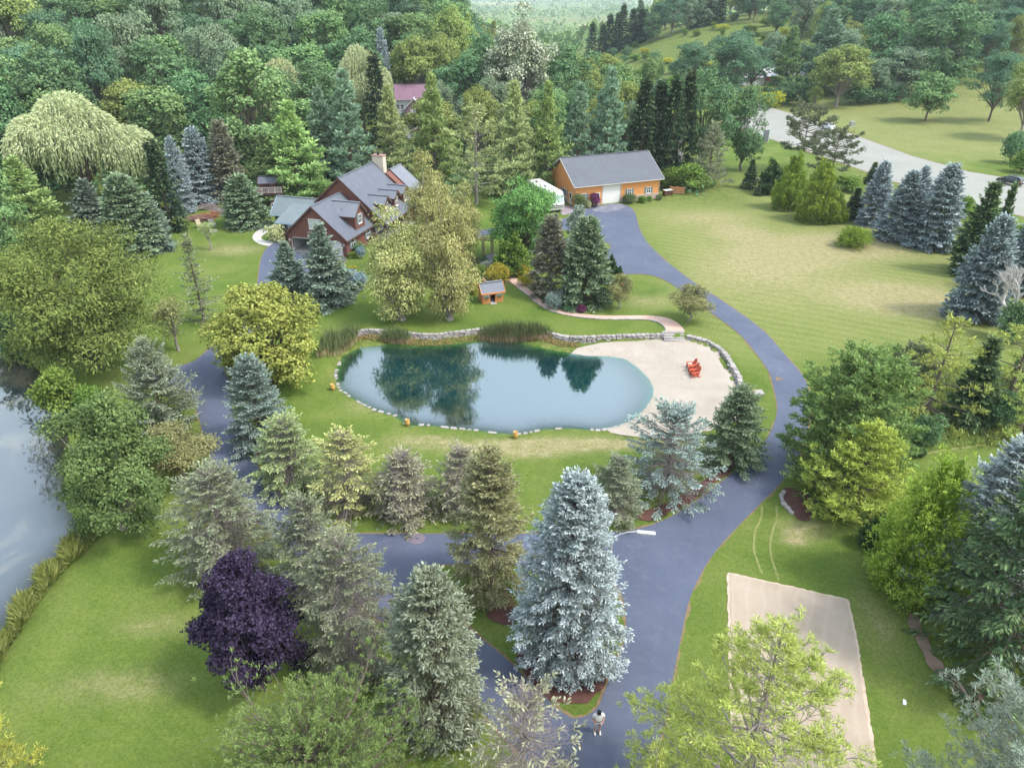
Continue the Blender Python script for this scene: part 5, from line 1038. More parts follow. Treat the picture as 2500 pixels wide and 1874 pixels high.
 'sapling': (broadleaf, 4.2, 1.1, dict(leaf=0.25, lw=0.5, n=700, lobes=9, lobe=0.36, h0=0.3, spray=4, sprd=0.4), 'ppale', BARK_GREY),
 'dead_tree': (bare_tree, 10.3, 3.8, dict(depth=5, r0=0.24), None, WHITE_BARK), 'dead_small': (bare_tree, 3.8, 2.0, dict(depth=4, r0=0.09), None, TWIG),
 'dead_birch': (bare_tree, 10, 1.3, dict(depth=4, r0=0.13, up=1.2), None, WHITE_BARK),
}
BUSH = dict(h0=0.0, spray=6, squish=0.9, trunk=0.35)
for nm, fc, H0, R0, kw in (('bush_dark', 'mdark', 5, 4, dict(leaf=0.5, n=4200, lobes=22, lobe=0.36, sprd=0.6)), ('bush_green', 'bgreen', 4.4, 2.4, dict(leaf=0.4, n=4200, lobes=22, lobe=0.36, sprd=0.5)),
        ('bush_yellow', 'byellow', 4, 2.5, dict(leaf=0.34, n=3200, lobes=18, lobe=0.38, sprd=0.4)), ('bush_round', 'bround', 2.2, 2.0, dict(leaf=0.2, n=6000, lobes=30, lobe=0.40, sprd=0.22, ragged=0.04)),
        ('bush_purple', 'barb', 2.3, 1.2, dict(leaf=0.22, n=3000, lobes=18, lobe=0.36, sprd=0.3)), ('bush_gold', 'gold', 1.8, 2.2, dict(leaf=0.34, lw=0.3, n=5000, lobes=26, lobe=0.32, sprd=0.4, hangf=-0.5)),
        ('bush_juniper', 'arby', 1.8, 2.4, dict(leaf=0.34, lw=0.3, n=6000, lobes=30, lobe=0.30, sprd=0.4, hangf=-0.5, ragged=0.06)), ('bush_white', 'white', 1.4, 1.9, dict(leaf=0.22, n=3500, lobes=20, lobe=0.34, sprd=0.3)), ('hydrangea', 'hydr', 2.2, 2.2, dict(leaf=0.26, lw=0.9, n=4200, lobes=30, lobe=0.30, sprd=0.22, tipv=1.6)),
        ('bush_bluegreen', 'bluegreen', 2.4, 2.6, dict(leaf=0.34, lw=0.35, n=5000, lobes=22, lobe=0.34, sprd=0.4)), ('bush_blue', 'bblue', 2.2, 1.2, dict(leaf=0.28, lw=0.4, n=3000, lobes=16, lobe=0.36, sprd=0.3)),
        ('bush_brown', 'bbrown', 1.8, 1.8, dict(leaf=0.24, n=3000, lobes=18, lobe=0.36, sprd=0.3))):
    KINDS[nm] = (broadleaf, H0, R0, dict(BUSH, **kw), fc, BARK)
F_['pgreen2'] = ((0.06, 0.115, 0.04), (0.115, 0.185, 0.06), (0.22, 0.30, 0.10))
_meshes = {}
ONE_MESH = ('maple_grey', 'maple_yellow', 'maple_bluegreen', 'blue_mid', 'norway', 'maple_silver')
def kind_mesh(kind, var=0):
    """trunk and crown meshes of a kind, in two variants that copies share"""
    if kind in ONE_MESH or kind.startswith('pine'): var = 0
    key = (kind, var)
    if key not in _meshes:
        gen, h, r, kw, fc, bark = KINDS[kind]
        lv, st = gen(h, r, sum(map(ord, kind)) * 7 + var * 101, **kw)
        tm = st.mesh('trunk_' + kind); tm.materials.append(bark)
        cm = None
        if lv is not None:
            cm = lv.mesh('crown_' + kind); cm.materials.append(fm(fc, *F_[fc]))
        _meshes[key] = (tm, cm, h, r)
    return _meshes[key]
def plant(kind, x, y, z, h, r, label, name, var=0, rz=0.0, group=None, cat=None):
    tm, cm, H0, R0 = kind_mesh(kind, var)
    shrub = kind.startswith(('bush', 'hydr'))
    o = thing(name, label, cat or ('shrub' if shrub else 'tree'), (x, y, z), rz, group); o.scale = (r / R0, r / R0, h / H0)
    link('stem' if shrub else 'trunk', tm, o)
    if cm: link('foliage' if shrub else 'crown', cm, o)
    return o
_rg = random.Random(11); _cnt = {}
for kind, x, y, z, h, r, label, name in TREES:
    k = _cnt.get(kind, 0); _cnt[kind] = k + 1
    hero = kind.endswith('_hero') or kind in ('purple', 'elm', 'lime_maple', 'pine_lime', 'mugo', 'pine_grey', 'pine_big', 'cypress')
    var = 0 if hero or KINDS[kind][0] in (spruce, willow, arborvitae) or kind in ('olive', 'locust', 'crab') else k % 2
    plant(kind, x, y, z, h, r, label, name, var, _rg.random() * 6.28)
# ================================================================ the woods: one object per tree
rgf = np.random.default_rng(5)
taken = [(t[1], t[2], t[5] * (0.55 if t[0].startswith('bush') else 0.8)) for t in TREES]
HOUSES = [(-28, 108, 16), (17, 128, 17), (-27, 202, 12), (-28, 187, 8), (78, 230, 13)]
def in_view(x, y, m=8):
    zc = y * 0.873 + 16; return abs(x) < 0.725 * zc + m
def scatter(n_try, xr, yr, dmin, ok, limit):
    out = []
    X = rgf.uniform(*xr, n_try); Y = rgf.uniform(*yr, n_try)
    for x, y in zip(X, Y):
        if len(out) >= limit: break
        if not in_view(x, y) or not ok(x, y): continue
        d = dmin(x, y)
        if any((x - a) ** 2 + (y - b) ** 2 < (d * 0.62 + r) ** 2 for a, b, r in taken): continue
        if any((x - a) ** 2 + (y - b) ** 2 < r * r for a, b, r in HOUSES): continue
        if any((x - a) ** 2 + (y - b) ** 2 < d * d for a, b in out): continue
        out.append((x, y))
    return out
def left_where(x, y):
    zc = y * 0.873 + 16; s = x / zc
    side = 'at the far left' if s < -0.52 else 'above the big weeping willow' if s < -0.36 else 'above the tree house' if s < -0.2 else 'behind the brown house'
    return 'in the hillside wood, ' + ('front row ' if y < 165 else 'halfway up ' if y < 225 else 'near the crest ') + side
def mid_where(x, y):
    return ('close behind the tall pines' if y < 185 else 'in the valley wood' if y < 260 else 'far back in the valley') + (' left of the silver maple' if x < 0 else ' right of the silver maple')
def right_where(x, y):
    s = x / (y * 0.873 + 16)
    return 'beyond the road, ' + ('at the far right' if s > 0.55 else 'above the lone round tree' if s > 0.42 else 'above the red house') + (' in front' if y < 320 else ' on the hill')
def wood(spots, mixes, group, where, hr, rr):
    for x, y in spots:
        kind, name, words = mixes[int(rgf.choice(len(mixes), p=[m[3] for m in mixes]))][:3]
        h = rgf.uniform(*hr); r = rgf.uniform(*rr)
        if kind in ('norway', 'blue_mid', 'spruce_dark'): r *= 0.55
        if kind.startswith('pine'): r *= 0.8; h *= 1.05
        if kind == 'weeping': h *= 0.85
        if not kind.startswith('bush'): words = ('tall ' if h > 0.62 * hr[1] + 0.38 * hr[0] else 'low ' if h < 0.3 * hr[1] + 0.7 * hr[0] else '') + ('broad ' if r > 0.5 * (rr[0] + rr[1]) else '') + words
        plant(kind, round(x, 2), round(y, 2), ground_z(x, y), h, r, words + ' ' + (where(x, y) if callable(where) else where), name, int(rgf.integers(2)), rgf.random() * 6.28, group + ', ' + name.replace('_', ' ') + 's')
ROADX = lambda y: 88.0
left_ok = lambda x, y: x < -14 - 0.02 * (y - 130) and not (y < 146 and x > -44) and not (y < 128 and x > -58) and y > 118 + 0.0 * x and not (x > -40 and y < 165) and not (-38 < x < -14 and y < 214)
spots = scatter(5200, (-330, -14), (118, 345), lambda x, y: 9.8 + 0.006 * (y - 120), left_ok, 190)
wood(spots, [('maple_dark', 'maple_tree', 'dark maple', 0.34), ('maple_green', 'oak_tree', 'green oak', 0.30), ('maple_grey', 'ash_tree', 'grey-green ash', 0.18), ('maple_bluegreen', 'linden_tree', 'blue-green linden', 0.12), ('maple_yellow', 'elm_tree', 'yellowish elm', 0.06)],
     'trees of the hillside wood', left_where, (17, 27), (6.0, 8.8))
taken += [(x, y, 4) for x, y in spots]
mid_ok = lambda x, y: (-42 < x < 34 + 0.0 * y) and y > 140 and not (x > 22 and y > 250) and not (-33 < x < -17 and y < 196)
spots = scatter(2200, (-60, 60), (140, 400), lambda x, y: 8.4, mid_ok, 95)
wood(spots, [('maple_green', 'oak_tree', 'green oak', 0.22), ('maple_yellow', 'elm_tree', 'yellow-green elm', 0.24), ('maple_dark', 'maple_tree', 'dark maple', 0.18), ('pine_blue', 'pine_tree', 'bluish pine', 0.12), ('maple_grey', 'ash_tree', 'grey ash', 0.14), ('blue_mid', 'blue_spruce_tree', 'blue spruce', 0.05), ('pine_pale', 'larch_tree', 'pale larch', 0.05)],
     'trees in the centre background', mid_where, (12, 17), (4.0, 6.4))
taken += [(x, y, 4) for x, y in spots]
right_ok = lambda x, y: (y > 252 + max(0, 150 - x) * 0.12 and x > 118) or (y > 415 and x > 70) or (y > 258 and 82 < x <= 118 and y < 300)
spots = scatter(3600, (60, 330), (236, 480), lambda x, y: 9.0, right_ok, 150)
wood(spots, [('maple_dark', 'maple_tree', 'dark maple', 0.30), ('maple_bluegreen', 'linden_tree', 'blue-green linden', 0.24), ('pine_blue', 'pine_tree', 'tall bluish pine', 0.18), ('maple_yellow', 'elm_tree', 'yellow-green elm', 0.14), ('maple_grey', 'ash_tree', 'grey-green ash', 0.09), ('dead_tree', 'dead_tree', 'bare grey tree', 0.05)],
     'trees beyond the road', right_where, (14, 21), (4.8, 7.5))
taken += [(x, y, 4) for x, y in spots]
# dark clump and scrub on the open hillside field
spots = scatter(1400, (22, 125), (262, 430), lambda x, y: 5.0, lambda x, y: x > 24 and (rgf.random() < 0.75), 95)
wood([s for s in spots if not (70 < s[0] < 118 and s[1] < 300)], [('bush_green', 'shrub', 'green scrub bush', 0.4), ('bush_dark', 'dark_shrub', 'dark scrub bush', 0.3), ('bush_yellow', 'yellow_shrub', 'yellowish scrub bush', 0.3)], 'scrub on the open hillside', 'on the open grassy hillside', (1.6, 4.2), (1.4, 3.4))
spots = [(46 + 4.2 * i + rgf.normal(0, 0.8), 436 + rgf.normal(0, 3)) for i in range(7)] + [(104, 420), (110, 424), (98, 428)]
wood(spots, [('norway', 'spruce_tree', 'dark pointed spruce', 1.0)], 'spruces on the hill crest', 'in the row on the hill crest', (17, 23), (6.5, 8.5))
# undergrowth that closes the floor of the wood
def undergrowth():
    rg = np.random.default_rng(8); lv = Leaves(); n = 3400
    x = rg.uniform(-230, 38, n); y = rg.uniform(122, 330, n); k = np.array([left_ok(a, b) or mid_ok(a, b) or (y_ > 127 and -46 < a < 36 and not any((a - p) ** 2 + (b - q) ** 2 < r * r for p, q, r in HOUSES)) for a, b, y_ in zip(x, y, y)]) & (np.abs(x) < 0.73 * (y * 0.873 + 16) + 8)
    x, y = x[k], y[k]; z = terrain(x, y); m = 15; rep = np.repeat(np.arange(len(x)), m); q = len(rep)
    d = rand_dir(rg, q); d[:, 2] = np.abs(d[:, 2]); s = rg.uniform(1.2, 3.2, len(x))[rep][:, None]
    P = np.stack([x, y, z], 1)[rep] + d * s * np.array([1, 1, 0.8])
    lv.add(P, d + rg.normal(0, 0.6, (q, 3)), 1.1, 0.8, rg, rg.random(len(x))[rep], 0.2, N=d + np.array([0, 0, 0.6]))
    o = link('undergrowth', lv.mesh('undergrowth'), None, fm('mdark', *F_['mdark'])); return tag(o, 'dark green undergrowth on the floor of the wood', 'undergrowth', kind='stuff')
undergrowth()
# woodland far out on the plain, read as one mass
def distant_woods():
    rg = np.random.default_rng(9); lv = Leaves(); X = []; Y = []; S = []
    for _ in range(330):
        y = 480 * math.exp(rg.random() * 2.3); x = rg.uniform(-0.72, 0.72) * y; n = int(rg.integers(6, 22)); wdt = rg.uniform(20, 150) * (y / 1200 + 0.3)
        X += list(x + rg.normal(0, wdt, n)); Y += list(y + rg.normal(0, 12 + 0.02 * y, n)); S += list(rg.uniform(5, 9, n) * (0.8 + y / 3500))
    X, Y, S = map(np.array, (X, Y, S)); k = ~((X > 15) & (Y < 620)) & ~((X < 0) & (Y < 520)); X, Y, S = X[k], Y[k], S[k]
    Z = terrain(X, Y); m = 14; rep = np.repeat(np.arange(len(X)), m); q = len(rep); d = rand_dir(rg, q); d[:, 2] = np.abs(d[:, 2])
    P = np.stack([X, Y, Z + S * 0.7], 1)[rep] + d * S[rep][:, None] * np.array([1.0, 1.0, 0.9])
    lv.add(P, d + rg.normal(0, 0.7, (q, 3)), S[rep] * 0.75, S[rep] * 0.62, rg, np.clip(rg.random(len(X))[rep] + rg.normal(0, .1, q), 0, 1), 0.3, N=d + np.array([0, 0, 0.6]))
    o = link('distant_woods', lv.mesh('distant_woods'), None, fm('maple', *F_['maple'])); return tag(o, 'hazy woodland far out on the plain', 'woodland', kind='stuff')
distant_woods()
# ================================================================ buildings
M_BROWN = siding('brown_siding', (0.185, 0.065, 0.048), (0.12, 0.045, 0.036), 0.2)
M_NAVY = siding('dark_siding', (0.035, 0.040, 0.058), (0.025, 0.028, 0.04), 0.2)
M_ORANGE = siding('orange_siding', (0.66, 0.285, 0.095), (0.59, 0.25, 0.08), 0.22)
M_PLAYOR = siding('playhouse_siding', (0.62, 0.25, 0.095), (0.55, 0.22, 0.08), 0.14)
M_ROOF = shingle('grey_shingles', (0.105, 0.115, 0.145), (0.075, 0.083, 0.108))
M_ROOFG = shingle('green_grey_shingles', (0.15, 0.178, 0.188), (0.115, 0.14, 0.15))
M_ROOFL = shingle('pale_shingles', (0.165, 0.175, 0.205), (0.13, 0.14, 0.17))
M_ROOFP = shingle('plum_shingles', (0.21, 0.115, 0.16), (0.16, 0.09, 0.125))
M_WHITE = simple('white_paint', (0.62, 0.61, 0.60), 0.55, (0.52, 0.51, 0.50), 2)
M_TRIMB = simple('brown_trim', (0.10, 0.04, 0.03), 0.7, (0.07, 0.03, 0.025), 3)
M_TRIMW = simple('pale_trim', (0.45, 0.42, 0.40), 0.6, (0.38, 0.35, 0.33), 3)
M_SHUT = simple('slate_shutter', (0.12, 0.17, 0.19), 0.7, (0.10, 0.14, 0.16), 4)
M_BLUEF = simple('blue_window_frame', (0.30, 0.42, 0.55), 0.6)
M_STONEV = simple('stone_veneer', (0.42, 0.33, 0.28), 0.9, (0.28, 0.21, 0.18), 4, bstr=0.6)
M_CHIM = simple('chimney_stucco', (0.46, 0.40, 0.34), 0.9, (0.40, 0.35, 0.30), 2)
M_DARK = simple('dark_interior', (0.02, 0.02, 0.025), 0.8)
M_CONC = simple('concrete', (0.33, 0.30, 0.29), 0.85, (0.27, 0.25, 0.24), 1.5)
def glass_material():
    m, nt, b = newmat('window_glass'); b.inputs['Base Color'].default_value = (0.02, 0.028, 0.035, 1); b.inputs['Roughness'].default_value = 0.08
    b.inputs['Specular IOR Level'].default_value = 0.7; nt.links.new(mixc(nt, noise(nt, 1.2, 2, 0.5, coords(nt)), (0.015, 0.02, 0.028), (0.045, 0.055, 0.065)), b.inputs['Base Color']); return m
M_GLASS = glass_material()
def slab_roof(a, b, c, d, t=0.16):
    """roof plane from four corners, given thickness"""
    a, b, c, d = map(Vector, (a, b, c, d)); n = (b - a).cross(d - a).normalized()
    if n.z < 0: n = -n
    return MB().prism([a, b, c, d], n * -t)
def gable_roof(root, x0, x1, xr, y0, y1, zl, zr, zt, mat, trim, axis='y', ov=0.0, name='roof'):
    """two slopes meeting on a ridge along y (x0 low-left eave at zl, x1 low-right eave at zr); axis 'x' swaps x and y"""
    sw = (lambda p: p) if axis == 'y' else (lambda p: (p[1], p[0], p[2]))
    t = 0.16
    L = slab_roof(*[sw(p) for p in ((x0, y0, zl), (x0, y1, zl), (xr, y1, zt), (xr, y0, zt))], t); r1 = L.build(name, mat, root)
    Rr = slab_roof(*[sw(p) for p in ((xr + 0.002, y0, zt), (xr + 0.002, y1, zt), (x1, y1, zr), (x1, y0, zr))], t); r2 = Rr.build(name, mat, root)
    if trim:
        for yy in (y0 - 0.03, y1 + 0.03):
            for (ax, az), (bx, bz), par in (((x0, zl), (xr, zt), r1), ((xr, zt), (x1, zr), r2)):
                m = MB(); m.bar(sw((ax, yy, az - 0.07)), sw((bx, yy, bz - 0.07)), 0.06, 0.22); m.build('rake_board', trim, par)
        for xx, zz, par in ((x0, zl, r1), (x1, zr, r2)):
            m = MB(); m.bar(sw((xx - 0.02 if xx == x0 else xx + 0.02, y0, zz - 0.09)), sw((xx - 0.02 if xx == x0 else xx + 0.02, y1, zz - 0.09)), 0.10, 0.13); m.build('gutter', trim, par)
    m = MB(); m.bar(sw((xr, y0, zt + 0.03)), sw((xr, y1, zt + 0.03)), 0.30, 0.05); m.build('ridge_cap', mat, r1)
    return r1, r2
def window(root, c, u, v, w, h, frame=M_WHITE, cols=2, rows=2, depth=0.06, shutters=None, sill=True, fw=0.09, pane=None):
    """window in a wall: centre c, right vector u, outward normal v (unit); panes are parts of the window"""
    c, u, v = Vector(c), Vector(u), Vector(v); Z = Vector((0, 0, 1))
    m = MB()
    for s in (-1, 1):
        m.obox(c + u * s * (w / 2 - fw / 2) + v * depth / 2, u * fw / 2, v * depth / 2, Z * h / 2)
        m.obox(c + Z * s * (h / 2 - fw / 2) + v * depth / 2, u * (w / 2 - fw), v * depth / 2, Z * fw / 2)
    for i in range(1, cols): m.obox(c + u * (w * (i / cols - 0.5)) + v * depth * 0.42, u * 0.035, v * depth * 0.42, Z * (h / 2 - fw))
    for i in range(1, rows): m.obox(c + Z * (h * (i / rows - 0.5)) + v * depth * 0.40, u * (w / 2 - fw), v * depth * 0.40, Z * 0.03)
    f = m.build('window', frame, root)
    pw, ph = w / cols, h / rows
    for i in range(cols):
        for j in range(rows):
            p = c + u * (w * ((i + 0.5) / cols - 0.5)) + Z * (h * ((j + 0.5) / rows - 0.5)) + v * 0.012
            MB().obox(p, u * (pw / 2 - 0.02), v * 0.010, Z * (ph / 2 - 0.02)).build('pane', pane or M_GLASS, f)
    if sill: MB().obox(c - Z * (h / 2 + 0.04) + v * 0.06, u * (w / 2 + 0.06), v * 0.06, Z * 0.035).build('sill', frame, f)
    if shutters:
        for s in (-1, 1):
            sh = MB(); sh.obox(c + u * s * (w / 2 + 0.21) + v * 0.02, u * 0.19, v * 0.02, Z * h / 2)
            for k in range(7): sh.obox(c + u * s * (w / 2 + 0.21) + v * 0.045 + Z * (h * (k / 6.5 - 0.46)), u * 0.15, v * 0.006, Z * h * 0.05)
            sh.build('shutter', shutters, f)
    return f
def poly_wall(root, pts, d, mat, name='wall'):
    return MB().prism(pts, d).build(name, mat, root)
X_, Y_, Z_ = Vector((1, 0, 0)), Vector((0, 1, 0)), Vector((0, 0, 1))
def house():
    o = thing('house', 'brown timber house with grey roofs, dormers and an open garage', 'house', (-31.8, 98, 0), R(-17))
    # garage block: front wall with two clipped door openings
    gb = 0.88; eave = 2.62; top = eave + 4.6 * gb
    pts = [(0, 0, -0.1), (0.62, 0, -0.1), (0.62, 0, 1.85), (0.95, 0, 2.15), (4.05, 0, 2.15), (4.4, 0, 1.85), (4.4, 0, -0.1), (5.0, 0, -0.1), (5.0, 0, 1.85), (5.35, 0, 2.15), (8.2, 0, 2.15), (8.55, 0, 1.85), (8.55, 0, -0.1), (9.2, 0, -0.1), (9.2, 0, eave), (4.6, 0, top), (0, 0, eave)]
    poly_wall(o, pts, (0, 0.18, 0), M_BROWN)
    poly_wall(o, [(0, 0.18, -0.1), (0, 8.0, -0.1), (0, 8.0, eave), (0, 0.18, eave)], (0.18, 0, 0), M_BROWN)
    poly_wall(o, [(9.02, 0.18, -0.1), (9.02, 8.0, -0.1), (9.02, 8.0, eave), (9.02, 0.18, eave)], (0.18, 0, 0), M_BROWN)
    MB().box(0.18, 9.02, 0.0, 8.0, -0.1, 0.06).build('garage_floor', M_CONC, o)
    poly_wall(o, [(0.18, 7.8, 0.06), (9.02, 7.8, 0.06), (9.02, 7.8, 2.5), (0.18, 7.8, 2.5)], (0, 0.1, 0), M_WHITE, 'garage_back_wall')
    poly_wall(o, [(0.185, 0.2, 0.06), (0.185, 7.8, 0.06), (0.185, 7.8, 2.5), (0.185, 0.2, 2.5)], (0.03, 0, 0), M_WHITE, 'garage_inner_wall')
    MB().box(4.6, 4.75, 2.6, 7.7, 0.06, 2.5).build('garage_partition', M_WHITE, o)
    MB().box(0.2, 9.0, 0.2, 7.8, 2.5, 2.56).build('garage_ceiling', M_WHITE, o)
    for x0, x1 in ((0.62, 4.4), (5.0, 8.55)):
        t = MB(); t.bar((x0, -0.02, -0.1), (x0, -0.02, 1.87), 0.09, 0.06); t.bar((x1, -0.02, -0.1), (x1, -0.02, 1.87), 0.09, 0.06)
        t.bar((x0, -0.02, 1.85), (x0 + 0.33, -0.02, 2.15), 0.09, 0.06); t.bar((x1, -0.02, 1.85), (x1 - 0.33, -0.02, 2.15), 0.09, 0.06); t.bar((x0 + 0.3, -0.02, 2.16), (x1 - 0.3, -0.02, 2.16), 0.06, 0.09)
        t.build('door_trim', M_TRIMW, o)
    d = MB().box(4.95, 8.6, 0.14, 0.19, 0.0, 2.16).build('garage_door', M_WHITE, o)
    for k in range(4):
        for j in range(4): MB().box(5.12 + j * 0.87, 5.12 + j * 0.87 + 0.70, 0.11, 0.135, 0.10 + k * 0.52, 0.10 + k * 0.52 + 0.40).build('door_panel', M_WHITE, d)
    window(o, (4.75, 0, 4.33), X_, -Y_, 2.05, 1.45, cols=3, rows=2, depth=0.08, pane=simple('window_blind', (0.45, 0.47, 0.45), 0.3))
    for k in range(6):                                         # blinds behind the upper window
        pass
    MB().lathe([(0.02, 0), (0.10, 0.02), (0.10, 0.16), (0.02, 0.2)], 8, (4.7, -0.12, 3.15)).build('flood_light', M_WHITE, o)
    for x in (0.3, 8.9): MB().box(x - 0.07, x + 0.07, -0.14, 0.0, 1.6, 1.9).build('wall_lamp', M_WHITE, o)
    gable_roof(o, -0.42, 9.62, 4.6, -0.35, 8.0, eave - 0.42 * gb + 0.17, eave - 0.42 * gb + 0.17, top + 0.17, M_ROOF, M_TRIMB)
    # garage side windows
    for y in (1.9, 6.5): window(o, (9.2, y, 1.52), Y_, X_, 1.1, 1.25, cols=2, rows=2, shutters=M_SHUT)
    # big dormer on the garage roof
    dz = 6.35
    poly_wall(o, [(9.0, 3.25, 2.9), (9.0, 6.0, 2.9), (9.0, 6.0, 4.95), (9.0, 4.62, dz), (9.0, 3.25, 4.95)], (0.14, 0, 0), M_BROWN, 'dormer_wall')
    for y in (3.27, 5.85): poly_wall(o, [(9.0, y, 2.9), (9.0, y, 4.95), (6.6, y, 4.95), (6.6, y, 4.7)], (0, 0.14, 0), M_BROWN, 'dormer_wall')
    rr = gable_roof(o, 2.88, 6.37, 4.62, 5.2, 9.45, 4.85, 4.85, dz + 0.2, M_ROOFL, M_TRIMB, axis='x')
    for k in range(4): MB().box(7.0 + 0.001, 7.0 + 0.12, 3.55 + 0.22 * k, 3.65 + 0.22 * k, 5.66, 5.72).build('vent', M_DARK, rr[0])
    window(o, (9.14, 4.62, 4.25), Y_, X_, 0.95, 1.35, cols=2, rows=2, shutters=M_SHUT)
    # main block
    zt = 8.75; s = 0.87; y0, y1 = 8.0, 18.4
    poly_wall(o, [(0.6, y0, -0.1), (9.2, y0, -0.1), (9.2, y0, 4.75), (11.4, y0, 2.85), (11.2, y0, 2.75), (9.2, y0, 2.75), (9.2, y0, zt - 4.6 * s), (4.6, y0, zt), (0.6, y0, zt - 4.0 * s)][0:2] + [(9.2, y0, zt - 4.6 * s), (4.6, y0, zt), (0.6, y0, zt - 4.0 * s)], (0, 0.18, 0), M_BROWN)
    poly_wall(o, [(9.2, y0, 2.75), (11.3, y0, 2.75), (9.2, y0, zt - 4.6 * s)], (0, 0.18, 0), M_BROWN)
    poly_wall(o, [(0.6, y1, -0.1), (9.2, y1, -0.1), (9.2, y1, zt - 4.6 * s), (4.6, y1, zt), (0.6, y1, zt - 4.0 * s)], (0, 0.18, 0), M_BROWN)
    poly_wall(o, [(0.6, y0 + 0.18, -0.1), (0.6, y1, -0.1), (0.6, y1, zt - 4.0 * s), (0.6, y0 + 0.18, zt - 4.0 * s)], (0.18, 0, 0), M_BROWN)
    poly_wall(o, [(9.02, y0 + 0.18, -0.1), (9.02, y1, -0.1), (9.02, y1, 3.2), (9.02, y0 + 0.18, 3.2)], (0.18, 0, 0), M_NAVY)
    MB().box(9.2, 11.4, y0, y1, -0.1, 0.12).build('porch_floor', M_CONC, o)
    for y in (8.2, 10.8, 13.4, 16.0, 18.2): MB().box(11.2, 11.36, y - 0.08, y + 0.08, 0.12, 2.75).build('porch_post', M_TRIMB, o)
    for y in (9.3, 10.9, 12.8, 15.2): window(o, (9.2, y, 1.5), Y_, X_, 0.85, 1.2, cols=1, rows=2, frame=M_WHITE)
    gable_roof(o, 0.2, 11.75, 4.6, y0 - 0.35, y1 + 0.3, zt - 4.4 * s + 0.17, zt - 7.15 * s + 0.17, zt + 0.17, M_ROOF, M_TRIMB)
    for k, yc in enumerate((10.35, 13.75, 16.9)):                    # three gabled dormers
        poly_wall(o, [(10.5, yc - 0.75, 3.4), (10.5, yc + 0.75, 3.4), (10.5, yc + 0.75, 5.25), (10.5, yc, 6.02), (10.5, yc - 0.75, 5.25)], (0.12, 0, 0), M_BROWN, 'dormer_wall')
        for y in (yc - 0.75, yc + 0.63): poly_wall(o, [(10.5, y, 3.4), (10.5, y, 5.25), (8.4, y, 5.25), (8.4, y, 5.1)], (0, 0.12, 0), M_BROWN, 'dormer_wall')
        gable_roof(o, yc - 1.05, yc + 1.05, yc, 7.2, 10.95, 5.12, 5.12, 6.2, M_ROOFL, M_TRIMB, axis='x')
        window(o, (10.62, yc, 4.55), Y_, X_, 0.8, 1.35, cols=2, rows=2)
    ch = MB().box(4.5, 6.35, 18.75, 19.9, 0, 9.85).build('chimney', M_CHIM, o)
    MB().box(4.42, 6.43, 18.67, 19.98, 9.852, 10.0).build('chimney_cap', simple('chimney_cap', (0.30, 0.17, 0.15), 0.8), ch)
    MB().lathe([(0.22, 0), (0.22, 0.35), (0.32, 0.38), (0.05, 0.6)], 10, (5.4, 19.3, 10.0)).build('chimney_pot', M_DARK, ch)
    # rear wing
    poly_wall(o, [(3.4, 18.6, -0.1), (10.2, 18.6, -0.1), (10.2, 18.6, 4.6), (6.8, 18.6, 7.5), (3.4, 18.6, 4.6)], (0, 5.2, 0), M_BROWN)
    gable_roof(o, 2.9, 10.7, 6.8, 20.0, 24.1, 4.35, 4.35, 7.7, M_ROOFL, M_TRIMB)
    # left wing with two green-grey roofs
    poly_wall(o, [(-7.1, 7.7, -0.1), (-7.1, 12.0, -0.1), (-7.1, 12.0, 2.85), (-7.1, 9.8, 4.8), (-7.1, 7.7, 2.85)], (7.7, 0, 0), M_NAVY)
    gable_roof(o, 7.2, 12.4, 9.75, -7.5, 0.58, 2.75, 2.75, 5.0, M_ROOFG, M_BLUEF, axis='x')
    poly_wall(o, [(-4.1, 4.1, -0.1), (0.0, 4.1, -0.1), (0.0, 4.1, 2.75), (-4.1, 4.1, 2.75)], (0, 3.7, 0), M_NAVY)
    r = slab_roof((-4.5, 3.75, 2.78), (0.6, 3.75, 2.78), (0.6, 9.0, 4.3), (-4.5, 9.0, 4.3)).build('roof', M_ROOFG, o)
    m = MB(); m.bar((-4.5, 3.72, 2.66), (0.0, 3.72, 2.66), 0.10, 0.13); m.build('gutter', M_BLUEF, r)
    window(o, (-1.9, 4.1, 1.75), X_, -Y_, 0.95, 1.3, cols=1, rows=2, frame=M_WHITE, shutters=M_SHUT)
    MB().box(-4.0, -2.9, 4.02, 4.098, 0.0, 2.1).build('door', M_TRIMB, o)
    # satellite dish on the valley, lights on the porch
    MB().lathe([(0.02, 0), (0.2, 0.04), (0.28, 0.12)], 12, (3.0, 6.0, 5.72)).build('vent_pipe', M_WHITE, o)
    return o
house()
